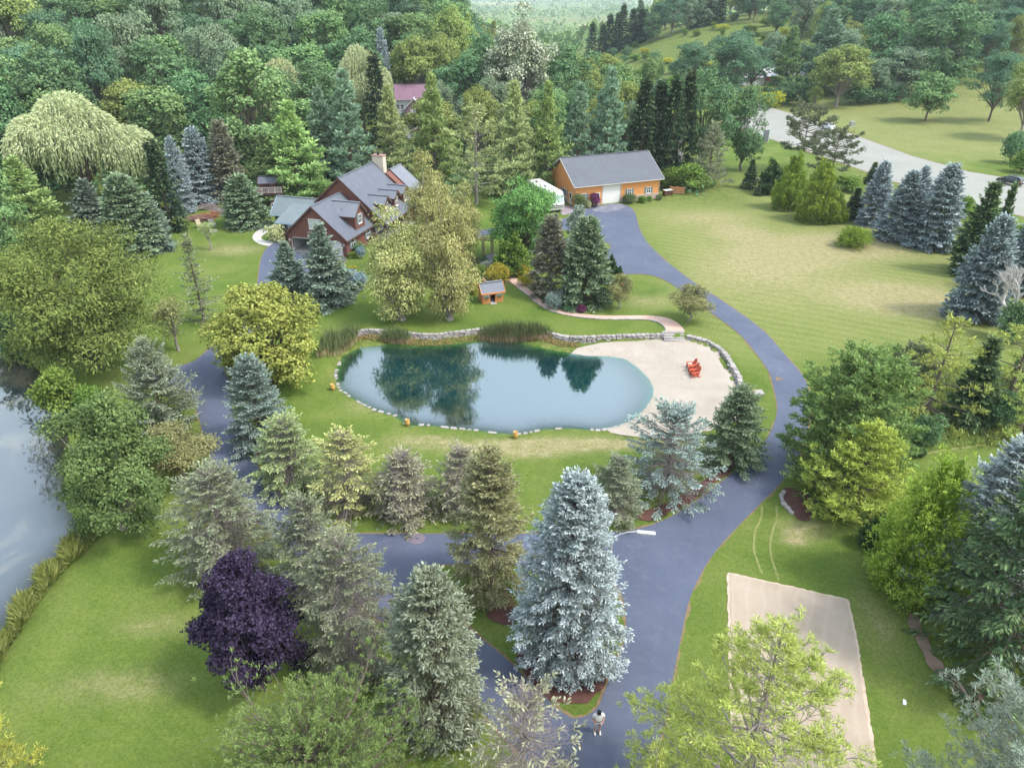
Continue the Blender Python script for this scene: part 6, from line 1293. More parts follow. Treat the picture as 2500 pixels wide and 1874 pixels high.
def barn():
    o = thing('barn', 'orange barn with grey shingle roof and a tall white door', 'barn', (10.85, 121.4, 0), R(21.4))
    L, Dp, e, zt = 16.5, 11.3, 3.62, 6.95
    # front wall with openings
    pts = [(0, 0, -0.1), (5.2, 0, -0.1), (5.2, 0, 3.4), (8.65, 0, 3.4), (8.65, 0, -0.1), (L, 0, -0.1), (L, 0, e), (0, 0, e)]
    poly_wall(o, pts, (0, 0.2, 0), M_ORANGE)
    for x, nm in ((0.0, 'wall'), (L - 0.2, 'wall')): poly_wall(o, [(x, 0.2, -0.1), (x, Dp, -0.1), (x, Dp, e), (x, Dp / 2, zt - 0.12), (x, 0.2, e)], (0.2, 0, 0), M_ORANGE)
    poly_wall(o, [(0.2, Dp - 0.2, -0.1), (L - 0.2, Dp - 0.2, -0.1), (L - 0.2, Dp - 0.2, e), (0.2, Dp - 0.2, e)], (0, 0.2, 0), M_ORANGE)
    d = MB().box(5.2, 8.65, 0.05, 0.12, -0.05, 3.4).build('barn_door', M_WHITE, o)
    for k in range(6): MB().box(5.26, 8.59, 0.02, 0.049, -0.03 + k * 0.57, 0.52 + k * 0.57).build('door_panel', M_WHITE, d)
    for x in (5.13, 8.72): MB().box(x - 0.06, x + 0.06, -0.04, 0.0, -0.1, 3.5).build('door_trim', M_TRIMW, o)
    MB().box(5.19, 8.66, -0.04, 0.0, 3.4, 3.5).build('door_trim', M_TRIMW, o)
    sl = (zt - e) / (Dp / 2)
    gable_roof(o, -0.55, Dp + 0.55, Dp / 2, -0.55, L + 0.55, e - 0.55 * sl + 0.2, e - 0.55 * sl + 0.2, zt + 0.2, M_ROOF2, M_TRIMW, axis='x')
    for k in range(5): MB().box(2 + 3 * k, 2.5 + 3 * k, Dp / 2 - 0.15, Dp / 2 + 0.15, zt + 0.26, zt + 0.42).build('ridge_vent', M_ROOF2, o)
    for x0, x1 in ((8.85, L + 0.03), (-0.03, 3.7)): MB().box(x0, x1, -0.07, 0.0, -0.1, 0.85).build('stone_base', M_STONEV, o); MB().box(x0, x1, -0.11, 0.0, 0.852, 0.92).build('stone_cap', M_TRIMW, o)
    for x in (1.6, 10.5, 14.35): window(o, (x, 0, 1.6), X_, -Y_, 0.85, 1.05, cols=2, rows=2, shutters=M_SHUT)
    pd = MB().box(3.85, 4.7, -0.03, 0.0, 0.0, 2.05).build('door', M_WHITE, o); MB().box(4.02, 4.53, -0.05, -0.031, 1.05, 1.9).build('pane', M_GLASS, pd); MB().lathe([(0.02, 0), (0.04, 0.03), (0.02, 0.06)], 8, (4.6, -0.08, 0.98)).build('handle', M_TRIMW, pd)
    MB().box(-0.07, 0.0, 2.9, Dp, -0.1, 0.85).build('stone_base', M_STONEV, o)
    window(o, (0, 4.5, 1.55), -Y_, -X_, 1.7, 1.2, cols=2, rows=2, shutters=M_SHUT)
    pd = MB().box(-0.03, 0.0, 1.35, 2.4, 0.0, 2.05).build('door', M_WHITE, o); MB().box(-0.05, -0.031, 1.55, 2.2, 1.05, 1.9).build('pane', M_GLASS, pd)
    for x in (0.6, L - 0.6): MB().box(x - 0.12, x + 0.12, -0.3, 0.0, 3.25, 3.42).build('flood_light', M_WHITE, o)
    for x in (0.05, L - 0.05): MB().tube([(x, -0.08, 0.0), (x, -0.08, 3.3), (x, -0.4, 3.5)], 0.045, 6).build('downpipe', M_TRIMW, o)
    return o
M_ROOF2 = shingle('barn_shingles', (0.10, 0.107, 0.128), (0.073, 0.078, 0.095))
barn()
def playhouse():
    o = thing('playhouse', 'small orange playhouse with blue shutters beside the brick path', 'playhouse', (-3.5, 78.49, 0), R(19.4))
    L, Dp, e, zt = 2.6, 1.7, 1.42, 2.22
    poly_wall(o, [(0, 0, -0.05), (0.97, 0, -0.05), (0.97, 0, 1.32), (1.58, 0, 1.32), (1.58, 0, -0.05), (L, 0, -0.05), (L, 0, e), (0, 0, e)], (0, 0.06, 0), M_PLAYOR)
    for x in (0, L - 0.06): poly_wall(o, [(x, 0.06, -0.05), (x, Dp, -0.05), (x, Dp, e), (x, Dp / 2, zt), (x, 0.06, e)], (0.06, 0, 0), M_PLAYOR)
    poly_wall(o, [(0.06, Dp - 0.06, -0.05), (L - 0.06, Dp - 0.06, -0.05), (L - 0.06, Dp - 0.06, e), (0.06, Dp - 0.06, e)], (0, 0.06, 0), M_PLAYOR)
    MB().box(0.06, L - 0.06, 0.06, Dp - 0.06, -0.02, 0.06).build('floor', M_CONC, o); MB().box(1.6, 2.4, 1.0, 1.5, 0.06, 0.5).build('bench', M_DARK, o)
    sl = (zt - e) / (Dp / 2)
    gable_roof(o, -0.22, Dp + 0.22, Dp / 2, -0.15, L + 0.15, e - 0.22 * sl + 0.14, e - 0.22 * sl + 0.14, zt + 0.14, M_ROOFL, M_PLAYOR, axis='x')
    MB().box(-0.15, L + 0.15, -0.24, -0.19, 1.22, 1.40).build('fascia', M_PLAYOR, o)
    for x in (0.52, 2.1):
        w = window(o, (x, 0, 1.05), X_, -Y_, 0.42, 0.5, cols=2, rows=2, depth=0.03, fw=0.06, sill=False)
        for s in (-1, 1): MB().box(x + s * 0.3 - 0.08, x + s * 0.3 + 0.08, -0.025, 0.0, 0.8, 1.3).build('shutter', simple('blue_shutter', (0.25, 0.36, 0.42), 0.7), w)
        b = MB().box(x - 0.22, x + 0.22, -0.16, 0.0, 0.62, 0.76).build('flower_box', simple('flower_box', (0.16, 0.10, 0.04), 0.8), w)
        lv = Leaves(); rg = np.random.default_rng(3); lv.add(np.column_stack([rg.uniform(x - 0.2, x + 0.2, 60), rg.uniform(-0.18, -0.02, 60), rg.uniform(0.72, 0.8, 60)]), rand_dir(rg, 60) + np.array([0, -0.3, 0.8]), 0.12, 0.06, rg, 0.5, 0.2); link('flowers', lv.mesh('flowers'), w, fm('bgreen', *F_['bgreen']))
    c = MB().lathe([(0.16, 0), (0.16, 0.42), (0.20, 0.44), (0.20, 0.55), (0.14, 0.56), (0.14, 0.45)], 12, (0.5, 1.0, 2.1)).build('chimney_pot', simple('clay_pot', (0.36, 0.17, 0.11), 0.85), o)
    MB().box(0.9, 1.65, -0.5, -0.005, -0.02, 0.05).build('doorstep', M_CONC, o)
    return o
playhouse()
def treehouse():
    o = thing('tree_house', 'raised brown tree house with white railing behind the low green spruce', 'tree house', (-42.6, 118.4, 0), R(6))
    W, Dp, z = 4.3, 3.6, 3.0
    for k in range(14): MB().box(k * W / 14 + 0.01, (k + 1) * W / 14 - 0.01, 0, Dp, z - 0.05, z).build('deck_board', M_TRIMB, o)
    MB().box(0, W, 0.05, 0.12, z - 0.3, z - 0.06).build('deck_beam', M_TRIMB, o)
    for x in (0.1, W - 0.1):
        for y in (0.1, Dp - 0.1): MB().box(x - 0.09, x + 0.09, y - 0.09, y + 0.09, 0, z - 0.06).build('post', M_TRIMB, o)
    M_RAIL = simple('railing_wood', (0.50, 0.43, 0.41), 0.8)
    r = MB(); r.box(0, W, -0.03, 0.03, z + 0.95, z + 1.02); r.box(0, W, -0.03, 0.03, z + 0.12, z + 0.18); rr = r.build('railing', M_RAIL, o)
    for k in range(5): MB().box(k * (W - 0.1) / 4, k * (W - 0.1) / 4 + 0.1, -0.05, 0.05, z, z + 1.0).build('rail_post', M_RAIL, rr)
    for k in range(26): MB().box(0.12 + k * (W - 0.2) / 26, 0.17 + k * (W - 0.2) / 26, -0.015, 0.015, z + 0.18, z + 0.95).build('baluster', M_RAIL, rr)
    r = MB(); r.box(W - 0.03, W + 0.03, 0.06, Dp, z + 0.95, z + 1.02); r.box(W - 0.03, W + 0.03, 0.06, Dp, z + 0.12, z + 0.18); rr2 = r.build('railing', M_TRIMB, o)
    for k in range(20): MB().box(W - 0.015, W + 0.015, 0.1 + k * 0.175, 0.15 + k * 0.175, z + 0.18, z + 0.95).build('baluster', M_TRIMB, rr2)
    # cabin
    poly_wall(o, [(0.5, 1.4, z), (3.1, 1.4, z), (3.1, 1.4, z + 1.5), (0.5, 1.4, z + 1.5)], (0, 1.9, 0), M_BROWN)
    gable_roof(o, 1.1, 3.6, 2.35, 0.3, 3.3, z + 1.38, z + 1.38, z + 2.3, simple('dark_roofing', (0.085, 0.09, 0.12), 0.7), M_TRIMB, axis='x')
    window(o, (1.8, 1.4, z + 0.85), X_, -Y_, 0.7, 0.6, frame=M_TRIMB, sill=False)
    # lower landing and stair
    MB().box(2.4, 4.4, -1.3, -0.15, 1.5, 1.56).build('landing', M_RAIL, o)
    r = MB(); r.box(2.4, 4.4, -1.3, -1.25, 2.3, 2.36); lr = r.build('landing_rail', M_RAIL, o)
    for k in range(12): MB().box(2.45 + k * 0.165, 2.5 + k * 0.165, -1.29, -1.26, 1.56, 2.3).build('baluster', M_TRIMB, lr)
    for x in (2.45, 4.35): MB().box(x - 0.06, x + 0.06, -1.3, -1.18, 0, 1.5).build('post', M_RAIL, o)
    for k in range(7): MB().box(4.45, 5.4, -1.2 - k * 0.27, -0.95 - k * 0.27, 1.3 - k * 0.2, 1.34 - k * 0.2).build('stair_tread', M_RAIL, o)
    return o
treehouse()
def far_house():
    o = thing('far_white_house', 'white house with plum roof half hidden behind the pines', 'house', (-32.5, 198, ground_z(-27, 199)), R(4))
    M_BR = simple('mauve_brick', (0.25, 0.16, 0.17), 0.9, (0.20, 0.13, 0.14), 3)
    poly_wall(o, [(0, 0, -0.1), (11, 0, -0.1), (11, 0, 5.6), (0, 0, 5.6)], (0, 7, 0), M_WHITE)
    gable_roof(o, -0.6, 7.6, 3.5, -0.5, 11.5, 5.3, 5.3, 8.6, M_ROOFP, M_TRIMW, axis='x')
    MB().box(0.0, 1.9, -0.06, 0.0, 4.2, 5.5).build('brick_panel', M_BR, o)
    poly_wall(o, [(4.6, -2.6, -0.1), (9.2, -2.6, -0.1), (9.2, -2.6, 3.6), (6.9, -2.6, 5.6), (4.6, -2.6, 3.6)], (0, 2.6, 0), M_BR, 'porch_wing')
    gable_roof(o, 4.3, 9.9, 6.9, -3.0, 1.2, 3.3, 2.9, 5.8, simple('pale_roofing', (0.52, 0.50, 0.52), 0.7), M_TRIMW)
    MB().box(5.9, 7.4, -2.66, -2.6, 0, 3.2).build('white_panel', M_WHITE, o)
    for x in (2.6, 3.7): window(o, (x, 0, 3.4), X_, -Y_, 0.8, 1.3)
    st = MB().box(3.3, 4.5, -3.4, -0.1, 0, 0.2).build('outside_stair', M_TRIMW, o)
    for k in range(8): MB().box(3.35, 4.5, -3.2 + k * 0.36, -2.85 + k * 0.36, 0.25 + k * 0.24, 0.32 + k * 0.24).build('stair_tread', M_DARK, st)
    return o
far_house()
def yard():
    return tag(sheet('far_yard', [[(-33, 180), (-24, 180), (-23, 194), (-32, 195)]], [], 0.03, M_CONC, 1, 2), kind='structure')
yard()
def red_house():
    o = thing('red_house', 'red house with grey roof beyond the public road', 'house', (*RED_HOUSE, ground_z(*RED_HOUSE)), R(8))
    M_RED = siding('red_siding', (0.36, 0.06, 0.05), (0.30, 0.05, 0.04), 0.25)
    poly_wall(o, [(0, 0, -0.1), (15, 0, -0.1), (15, 0, 3.4), (0, 0, 3.4)], (0, 8, 0), M_RED)
    MB().box(-0.02, 9, -0.05, 0.0, -0.1, 0.9).build('stone_base', M_STONEV, o)
    gable_roof(o, -0.6, 8.6, 4.0, -0.5, 15.5, 3.2, 3.2, 5.6, simple('pale_roofing', (0.52, 0.50, 0.52), 0.7), M_TRIMW, axis='x')
    window(o, (3.2, 0, 1.9), X_, -Y_, 2.4, 1.7, cols=4, rows=2); window(o, (7.6, 0, 2.1), X_, -Y_, 1.5, 1.3, cols=2, rows=2)
    MB().box(10.5, 11.6, -0.04, 0.0, 0, 2.2).build('door', M_WHITE, o)
    poly_wall(o, [(-8, 1.5, -0.1), (-0.1, 1.5, -0.1), (-0.1, 1.5, 2.8), (-8, 1.5, 2.8)], (0, 5, 0), M_WHITE, 'wing_wall')
    gable_roof(o, 1.0, 7.0, 4.0, -8.4, -0.65, 2.7, 2.7, 4.4, simple('pale_roofing', (0.52, 0.50, 0.52), 0.7), M_TRIMW, axis='x')
    return o
red_house()
# ================================================================ stones, walls, steps
def rock_mesh(seed, mat):
    rg = np.random.default_rng(seed); bm = bmesh.new(); bmesh.ops.create_cube(bm, size=1.0)
    bmesh.ops.bevel(bm, geom=list(bm.edges), offset=0.12, segments=1, affect='EDGES')
    for v in bm.verts: v.co += Vector(rg.normal(0, 0.035, 3))
    me = bpy.data.meshes.new('stone'); bm.to_mesh(me); bm.free(); me.materials.append(mat); return me
def stone_material(name, a, b, c):
    m, nt, bs = newmat(name); v = coords(nt); oi = nt.nodes.new('ShaderNodeObjectInfo')
    base = ramp(nt, oi.outputs['Random'], [(0.0, a), (0.5, b), (1.0, c)])
    col = mixc(nt, math_(nt, 'MULTIPLY', noise(nt, 4, 5, 0.65, v), 0.6), base, tuple(x * 0.6 for x in a))
    nt.links.new(col, bs.inputs['Base Color']); bs.inputs['Roughness'].default_value = 0.9; bump(nt, bs, noise(nt, 9, 4, 0.7, v), 0.5, 0.03); return m
M_LIME = stone_material('limestone', (0.27, 0.245, 0.23), (0.36, 0.325, 0.30), (0.21, 0.19, 0.19))
ROCKS = [rock_mesh(k, M_LIME) for k in range(6)]
def along(pts, step):
    out = []; P = [Vector((p[0], p[1], 0)) for p in pts]; d = 0.0; i = 0
    rg = random.Random(4); tot = sum((b - a).length for a, b in zip(P[:-1], P[1:]))
    pos = 0.0
    while pos < tot:
        L = step * rg.uniform(0.7, 1.35); c = pos + L / 2; acc = 0.0
        for a, b in zip(P[:-1], P[1:]):
            s = (b - a).length
            if acc + s >= c or b == P[-1]:
                t = min(1, (c - acc) / s); q = a.lerp(b, t); out.append((q.x, q.y, math.atan2((b - a).y, (b - a).x), L)); break
            acc += s
        pos += L
    return out
def stone_row(parent, pts, step, z0, h, depth, courses, seed, batter=0.05, skip=0.0):
    rg = random.Random(seed)
    for c in range(courses):
        for k, (x, y, a, L) in enumerate(along(pts, step * rg.uniform(0.9, 1.1))):
            if rg.random() < skip: continue
            z = z0(x, y) if callable(z0) else z0
            o = bpy.data.objects.new('stone', ROCKS[rg.randrange(6)]); COL.objects.link(o); o.parent = parent
            nx, ny = -math.sin(a), math.cos(a); j = rg.uniform(-0.05, 0.05) + batter * c
            o.location = (x + nx * j, y + ny * j, z + h * (c + 0.5)); o.rotation_euler = (rg.uniform(-.04, .04), rg.uniform(-.04, .04), a + rg.uniform(-.06, .06))
            if skip: L *= rg.uniform(0.45, 1.0)
            o.scale = (L * 0.93, depth * rg.uniform(0.8, 1.25), h * rg.uniform(0.8, 0.98))
w = thing('retaining_wall', 'dry stone retaining wall along the far side of the pond', 'stone wall')
wl_pts = [(x, y - 0.12) for x, y in smooth_line(WALL_LINE, 1)]
stone_row(w, wl_pts, 0.56, -0.78, 0.20, 0.5, 4, 1)
w = thing('beach_wall', 'low grey stone wall curving behind the sand beach', 'stone wall')
stone_row(w, [(x, y) for x, y in smooth_line(BEACH_WALL_LINE, 1)], 0.62, lambda x, y: -0.42, 0.16, 0.5, 3, 2)
w = thing('shore_edging', 'row of flat stones edging the near pond shore', 'stone edging')
near_line = [p for p in POND[22:]]
stone_row(w, near_line, 0.7, lambda x, y: WATER_Z - 0.05, 0.13, 0.3, 1, 3, skip=0.38)
w = thing('stone_landing', 'mossy stone steps from the brick path down to the beach', 'stone steps')
for r_ in range(4):
    for k in range(4):
        o = bpy.data.objects.new('stone', ROCKS[(r_ + k) % 6]); COL.objects.link(o); o.parent = w
        o.location = (16.75 + k * 0.58, 70.65 - r_ * 0.42, -0.02 - r_ * 0.12); o.scale = (0.62, 0.5, 0.2); o.rotation_euler = (0, 0, 0.1 * (k - r_))
w = thing('garden_steps', 'grey timber garden steps climbing to the wooden arbor', 'steps')
M_SLATE = simple('step_slate', (0.16, 0.15, 0.185), 0.85, (0.12, 0.11, 0.14), 3)
sp_ = smooth_line(STEPS, 1)
for k, (x, y, a, L) in enumerate(along(sp_, 0.72)): MB().obox((x, y, 0.10 + 0.015 * (9 - k)), (math.cos(a) * 0.40, math.sin(a) * 0.40, 0), (-math.sin(a) * 0.85, math.cos(a) * 0.85, 0), (0, 0, 0.09)).build('step', M_SLATE, w, 0.02)
w = thing('bed_edging', 'pale stone blocks edging the mulch bed by the driveway', 'stone edging')
stone_row(w, smooth_line(LOGS, 1), 0.55, lambda x, y: 0.0, 0.18, 0.3, 1, 5)
w = thing('path_edging', 'thin row of pale stones along the lower brick path edge', 'stone edging')
stone_row(w, path_lo[6:], 0.55, lambda x, y: 0.0, 0.12, 0.16, 1, 6)
# ================================================================ cattails, lake weeds
def blades(name, label, cx, cy, rx, ry, rot, n, hgt, seed):
    rg = np.random.default_rng(seed); a = rg.random(n) * 6.283; r = np.sqrt(rg.random(n))
    lx, ly = np.cos(a) * r * rx, np.sin(a) * r * ry; c, s = math.cos(rot), math.sin(rot)
    x, y = lx * c - ly * s, lx * s + ly * c; z = terrain(cx + x, cy + y)
    z = np.maximum(z, WATER_Z - 0.1); P = np.stack([x, y, z], 1); hh = hgt * rg.uniform(0.65, 1.1, n) * (1.05 - 0.35 * r ** 2)
    D = np.column_stack([rg.normal(0, 0.10, n), rg.normal(0, 0.10, n), np.ones(n)])
    o = thing(name, label, 'reeds', (cx, cy, 0))
    st_ = Leaves(); st_.add(P, D, hh * 0.66, 0.05, rg, rg.random(n), 0.5, N=np.column_stack([rg.normal(0, 1, n), rg.normal(0, 1, n), np.zeros(n)]), mid=0.5)
    link('stalks', st_.mesh('stalks'), o, fm('reedtan', (0.30, 0.225, 0.13), (0.46, 0.36, 0.22), None))
    lv = Leaves()
    for _ in range(2):
        D2 = D + np.column_stack([rg.normal(0, 0.13, n), rg.normal(0, 0.13, n), np.zeros(n)])
        lv.add(P + unit(D) * (hh * 0.48)[:, None], D2, hh * rg.uniform(0.45, 0.7, n), 0.05, rg, rg.random(n), rg.random(n) * 0.5, N=np.column_stack([rg.normal(0, 1, n), rg.normal(0, 1, n), np.zeros(n)]), mid=0.35)
    link('leaves', lv.mesh('leaves'), o, fm('reed', (0.07, 0.10, 0.04), (0.13, 0.17, 0.07), (0.21, 0.24, 0.11)))
    return o
blades('cattails', 'large stand of cattails in the middle of the pond wall', 0.3, 70.1, 4.0, 0.8, 0.0, 1150, 2.3, 1)
blades('cattails', 'small clump of cattails left of the middle stand', -12.6, 69.6, 1.7, 0.7, -0.1, 430, 1.7, 2)
blades('cattails', 'cattails wrapping the left end of the pond', -18.3, 67.3, 0.9, 3.4, -0.42, 800, 2.3, 3)
def bank_weeds():
    rg = np.random.default_rng(12); n = 9000; t = rg.random(n) * (len(WEEDS_OUT) - 1.001); i = t.astype(int); f = (t - i)[:, None]
    A = np.array(WEEDS_OUT); Bn = np.array([WEEDS_IN[min(k, len(WEEDS_IN) - 1)] for k in range(len(WEEDS_OUT))])
    a = A[i] * (1 - f) + A[i + 1] * f; b = Bn[i] * (1 - f) + Bn[i + 1] * f; k = rg.random((n, 1)); p = a * (1 - k * 0.8) + b * k * 0.8
    P = np.column_stack([p, terrain(p[:, 0], p[:, 1])]); lv = Leaves(); lump = 0.5 + 0.5 * np.sin(p[:, 1] * 2.3 + 2 * np.sin(p[:, 0] * 1.7))
    lv.add(P, np.column_stack([rg.normal(0, 0.4, (n, 2)), np.ones(n)]), (0.35 + 0.75 * lump) * rg.uniform(0.6, 1.2, n), 0.11, rg, np.clip(lump + rg.normal(0, 0.25, n), 0, 1), rg.random(n) ** 2, mid=0.4)
    return tag(link('bank_weeds', lv.mesh('bank_weeds'), None, fm('weeds', (0.09, 0.15, 0.03), (0.165, 0.215, 0.05), (0.27, 0.28, 0.10))), 'tall weeds along the lake bank', 'weeds', kind='stuff')
bank_weeds()
def rough_grass():
    rg = np.random.default_rng(13); n = 12000
    x = rg.uniform(28, 62, n); y = rg.uniform(46, 66, n); k = (wild_at(x, y) > 0.4); x, y = x[k], y[k]; n = len(x)
    lv = Leaves(); lv.add(np.column_stack([x, y, terrain(x, y)]), np.column_stack([rg.normal(0, 0.5, (n, 2)), np.ones(n)]), rg.uniform(0.25, 0.8, n), 0.10, rg, rg.random(n), rg.random(n) ** 2)
    return tag(link('rough_grass', lv.mesh('rough_grass'), None, fm('weeds', (0.09, 0.15, 0.03), (0.165, 0.215, 0.05), (0.27, 0.28, 0.10))), 'uncut rough grass below the sparse pines', 'grass', kind='stuff')
def wild_at(x, y): return sstep(30, 36, x) * (1 - sstep(58, 66, y)) * sstep(46.5, 50, y) * 0.9
rough_grass()
def pond_margin():
    """grassy strip between wall and water"""
    rg = np.random.default_rng(14); A = np.array(WALL_LINE); n = 5000; t = rg.random(n) * (len(A) - 5.001); i = t.astype(int); f = (t - i)[:, None]
    p = A[i] * (1 - f) + A[i + 1] * f + np.column_stack([rg.normal(0, 0.1, n), -0.4 - 1.2 * rg.random(n)]); d = poly_sd(POND, p[:, 0], p[:, 1]); p = p[d > -0.15]; n = len(p)
    lv = Leaves(); lv.add(np.column_stack([p, terrain(p[:, 0], p[:, 1])]), np.column_stack([rg.normal(0, 0.6, (n, 2)), np.ones(n)]), rg.uniform(0.12, 0.38, n), 0.07, rg, rg.random(n), rg.random(n))
    return tag(link('pond_margin_grass', lv.mesh('pond_margin_grass'), None, fm('margin', (0.11, 0.12, 0.03), (0.20, 0.19, 0.06), (0.34, 0.24, 0.12))), 'grass and moss strip between wall and pond water', 'grass', kind='stuff')
pond_margin()
# ================================================================ furniture and small things
M_CHAIR = simple('orange_red_paint', (0.52, 0.085, 0.04), 0.55, (0.42, 0.065, 0.03), 5)
def adirondack(loc, rz, label):
    o = thing('adirondack_chair', label, 'chair', loc, rz, 'red beach chairs')
    for k in range(5):
        y = 0.02 + k * 0.105; MB().obox((0, y, 0.36 - 0.028 * k), (0.27, 0, 0), (0, 0.046, -0.012), (0, 0.003, 0.011)).build('seat_slat', M_CHAIR, o)
    for k in range(5):
        x = (k - 2) * 0.108; h = 0.86 - 0.05 * abs(k - 2) ** 1.6; MB().obox((x * 1.1, 0.46 + 0.17 * h / 0.86, 0.22 + h * 0.5), (0.049, 0, 0), (0, 0.19 * h / 0.86, h * 0.5), (0, 0.011, -0.004)).build('back_slat', M_CHAIR, o)
    for s in (-1, 1):
        MB().obox((s * 0.34, 0.22, 0.58), (0.075, 0, 0), (0, 0.38, 0), (0, 0, 0.013)).build('armrest', M_CHAIR, o)
        MB().obox((s * 0.30, -0.05, 0.285), (0.02, 0, 0), (0, 0.06, 0), (0, 0, 0.283)).build('leg', M_CHAIR, o)
        MB().bar((s * 0.30, -0.1, 0.33), (s * 0.30, 0.82, 0.04), 0.04, 0.13).build('leg', M_CHAIR, o)
        MB().bar((s * 0.32, 0.55, 0.20), (s * 0.32, 0.55, 0.57), 0.05, 0.05).build('arm_support', M_CHAIR, o)
    return o
for (x, y), l in zip(CHAIRS, ('farthest of the three red beach chairs on the sand', 'middle one of the three red beach chairs', 'nearest of the three red beach chairs on the sand')): adirondack((x, y, ground_z(x, y) + 0.03), R(-78), l)
M_POT = simple('ochre_glaze', (0.46, 0.28, 0.08), 0.5, (0.36, 0.20, 0.05), 6)
POT = MB().lathe([(0.17, 0), (0.24, 0.12), (0.29, 0.32), (0.26, 0.50), (0.20, 0.58), (0.25, 0.64), (0.25, 0.68), (0.19, 0.68), (0.17, 0.55)], 18).mesh('urn', smooth=True); POT.materials.append(M_POT)
for (x, y), l in zip(POTS, ('ochre urn on the stone slab right of the beach', 'ochre urn on the near left pond shore', 'ochre urn on the near shore in the middle', 'ochre urn at the left end of the pond shore')):
    o = link('urn', POT); o.scale = (0.85, 0.85, 0.9); o.location = (x, y, max(ground_z(x, y), WATER_Z + 0.06) + 0.02); tag(o, l, 'urn', 'ochre urns round the pond')
o = MB().obox((0, 0, 0.06), (0.8, 0.1, 0), (-0.05, 0.4, 0), (0, 0, 0.06)).build('stone_slab', M_LIME); o.location = (22.6, 57.3, 0); tag(o, 'pale stone slab under the urn by the driveway', 'stone slab')
def street_lamp():
    o = thing('street_lamp', 'pale street lamp with curved arm over the driveway junction', 'street lamp', (5.62, 30.6, 0))
    M_G = simple('galvanised', (0.50, 0.50, 0.50), 0.4, (0.42, 0.42, 0.43), 4, metal=0.3)
    MB().lathe([(0.15, 0), (0.15, 0.06), (0.08, 0.10), (0.07, 3.0), (0.055, 6.1)], 10).build('pole', M_G, o)
    MB().tube([(0, 0, 5.95), (0.35, -0.02, 6.25), (0.85, -0.04, 6.46), (1.35, -0.05, 6.5)], [0.035, 0.033, 0.03, 0.03], 8).build('arm', M_G, o)
    h = MB().obox((1.86, -0.09, 6.47), (0.52, -0.05, -0.02), (0.012, 0.13, 0), (0, 0, 0.06)).build('lamp_head', M_G, o, 0.04)
    MB().obox((1.92, -0.095, 6.395), (0.36, -0.035, -0.014), (0.01, 0.10, 0), (0, 0, 0.02)).build('lens', simple('lamp_lens', (0.6, 0.6, 0.58), 0.2), h)
    return o
street_lamp()
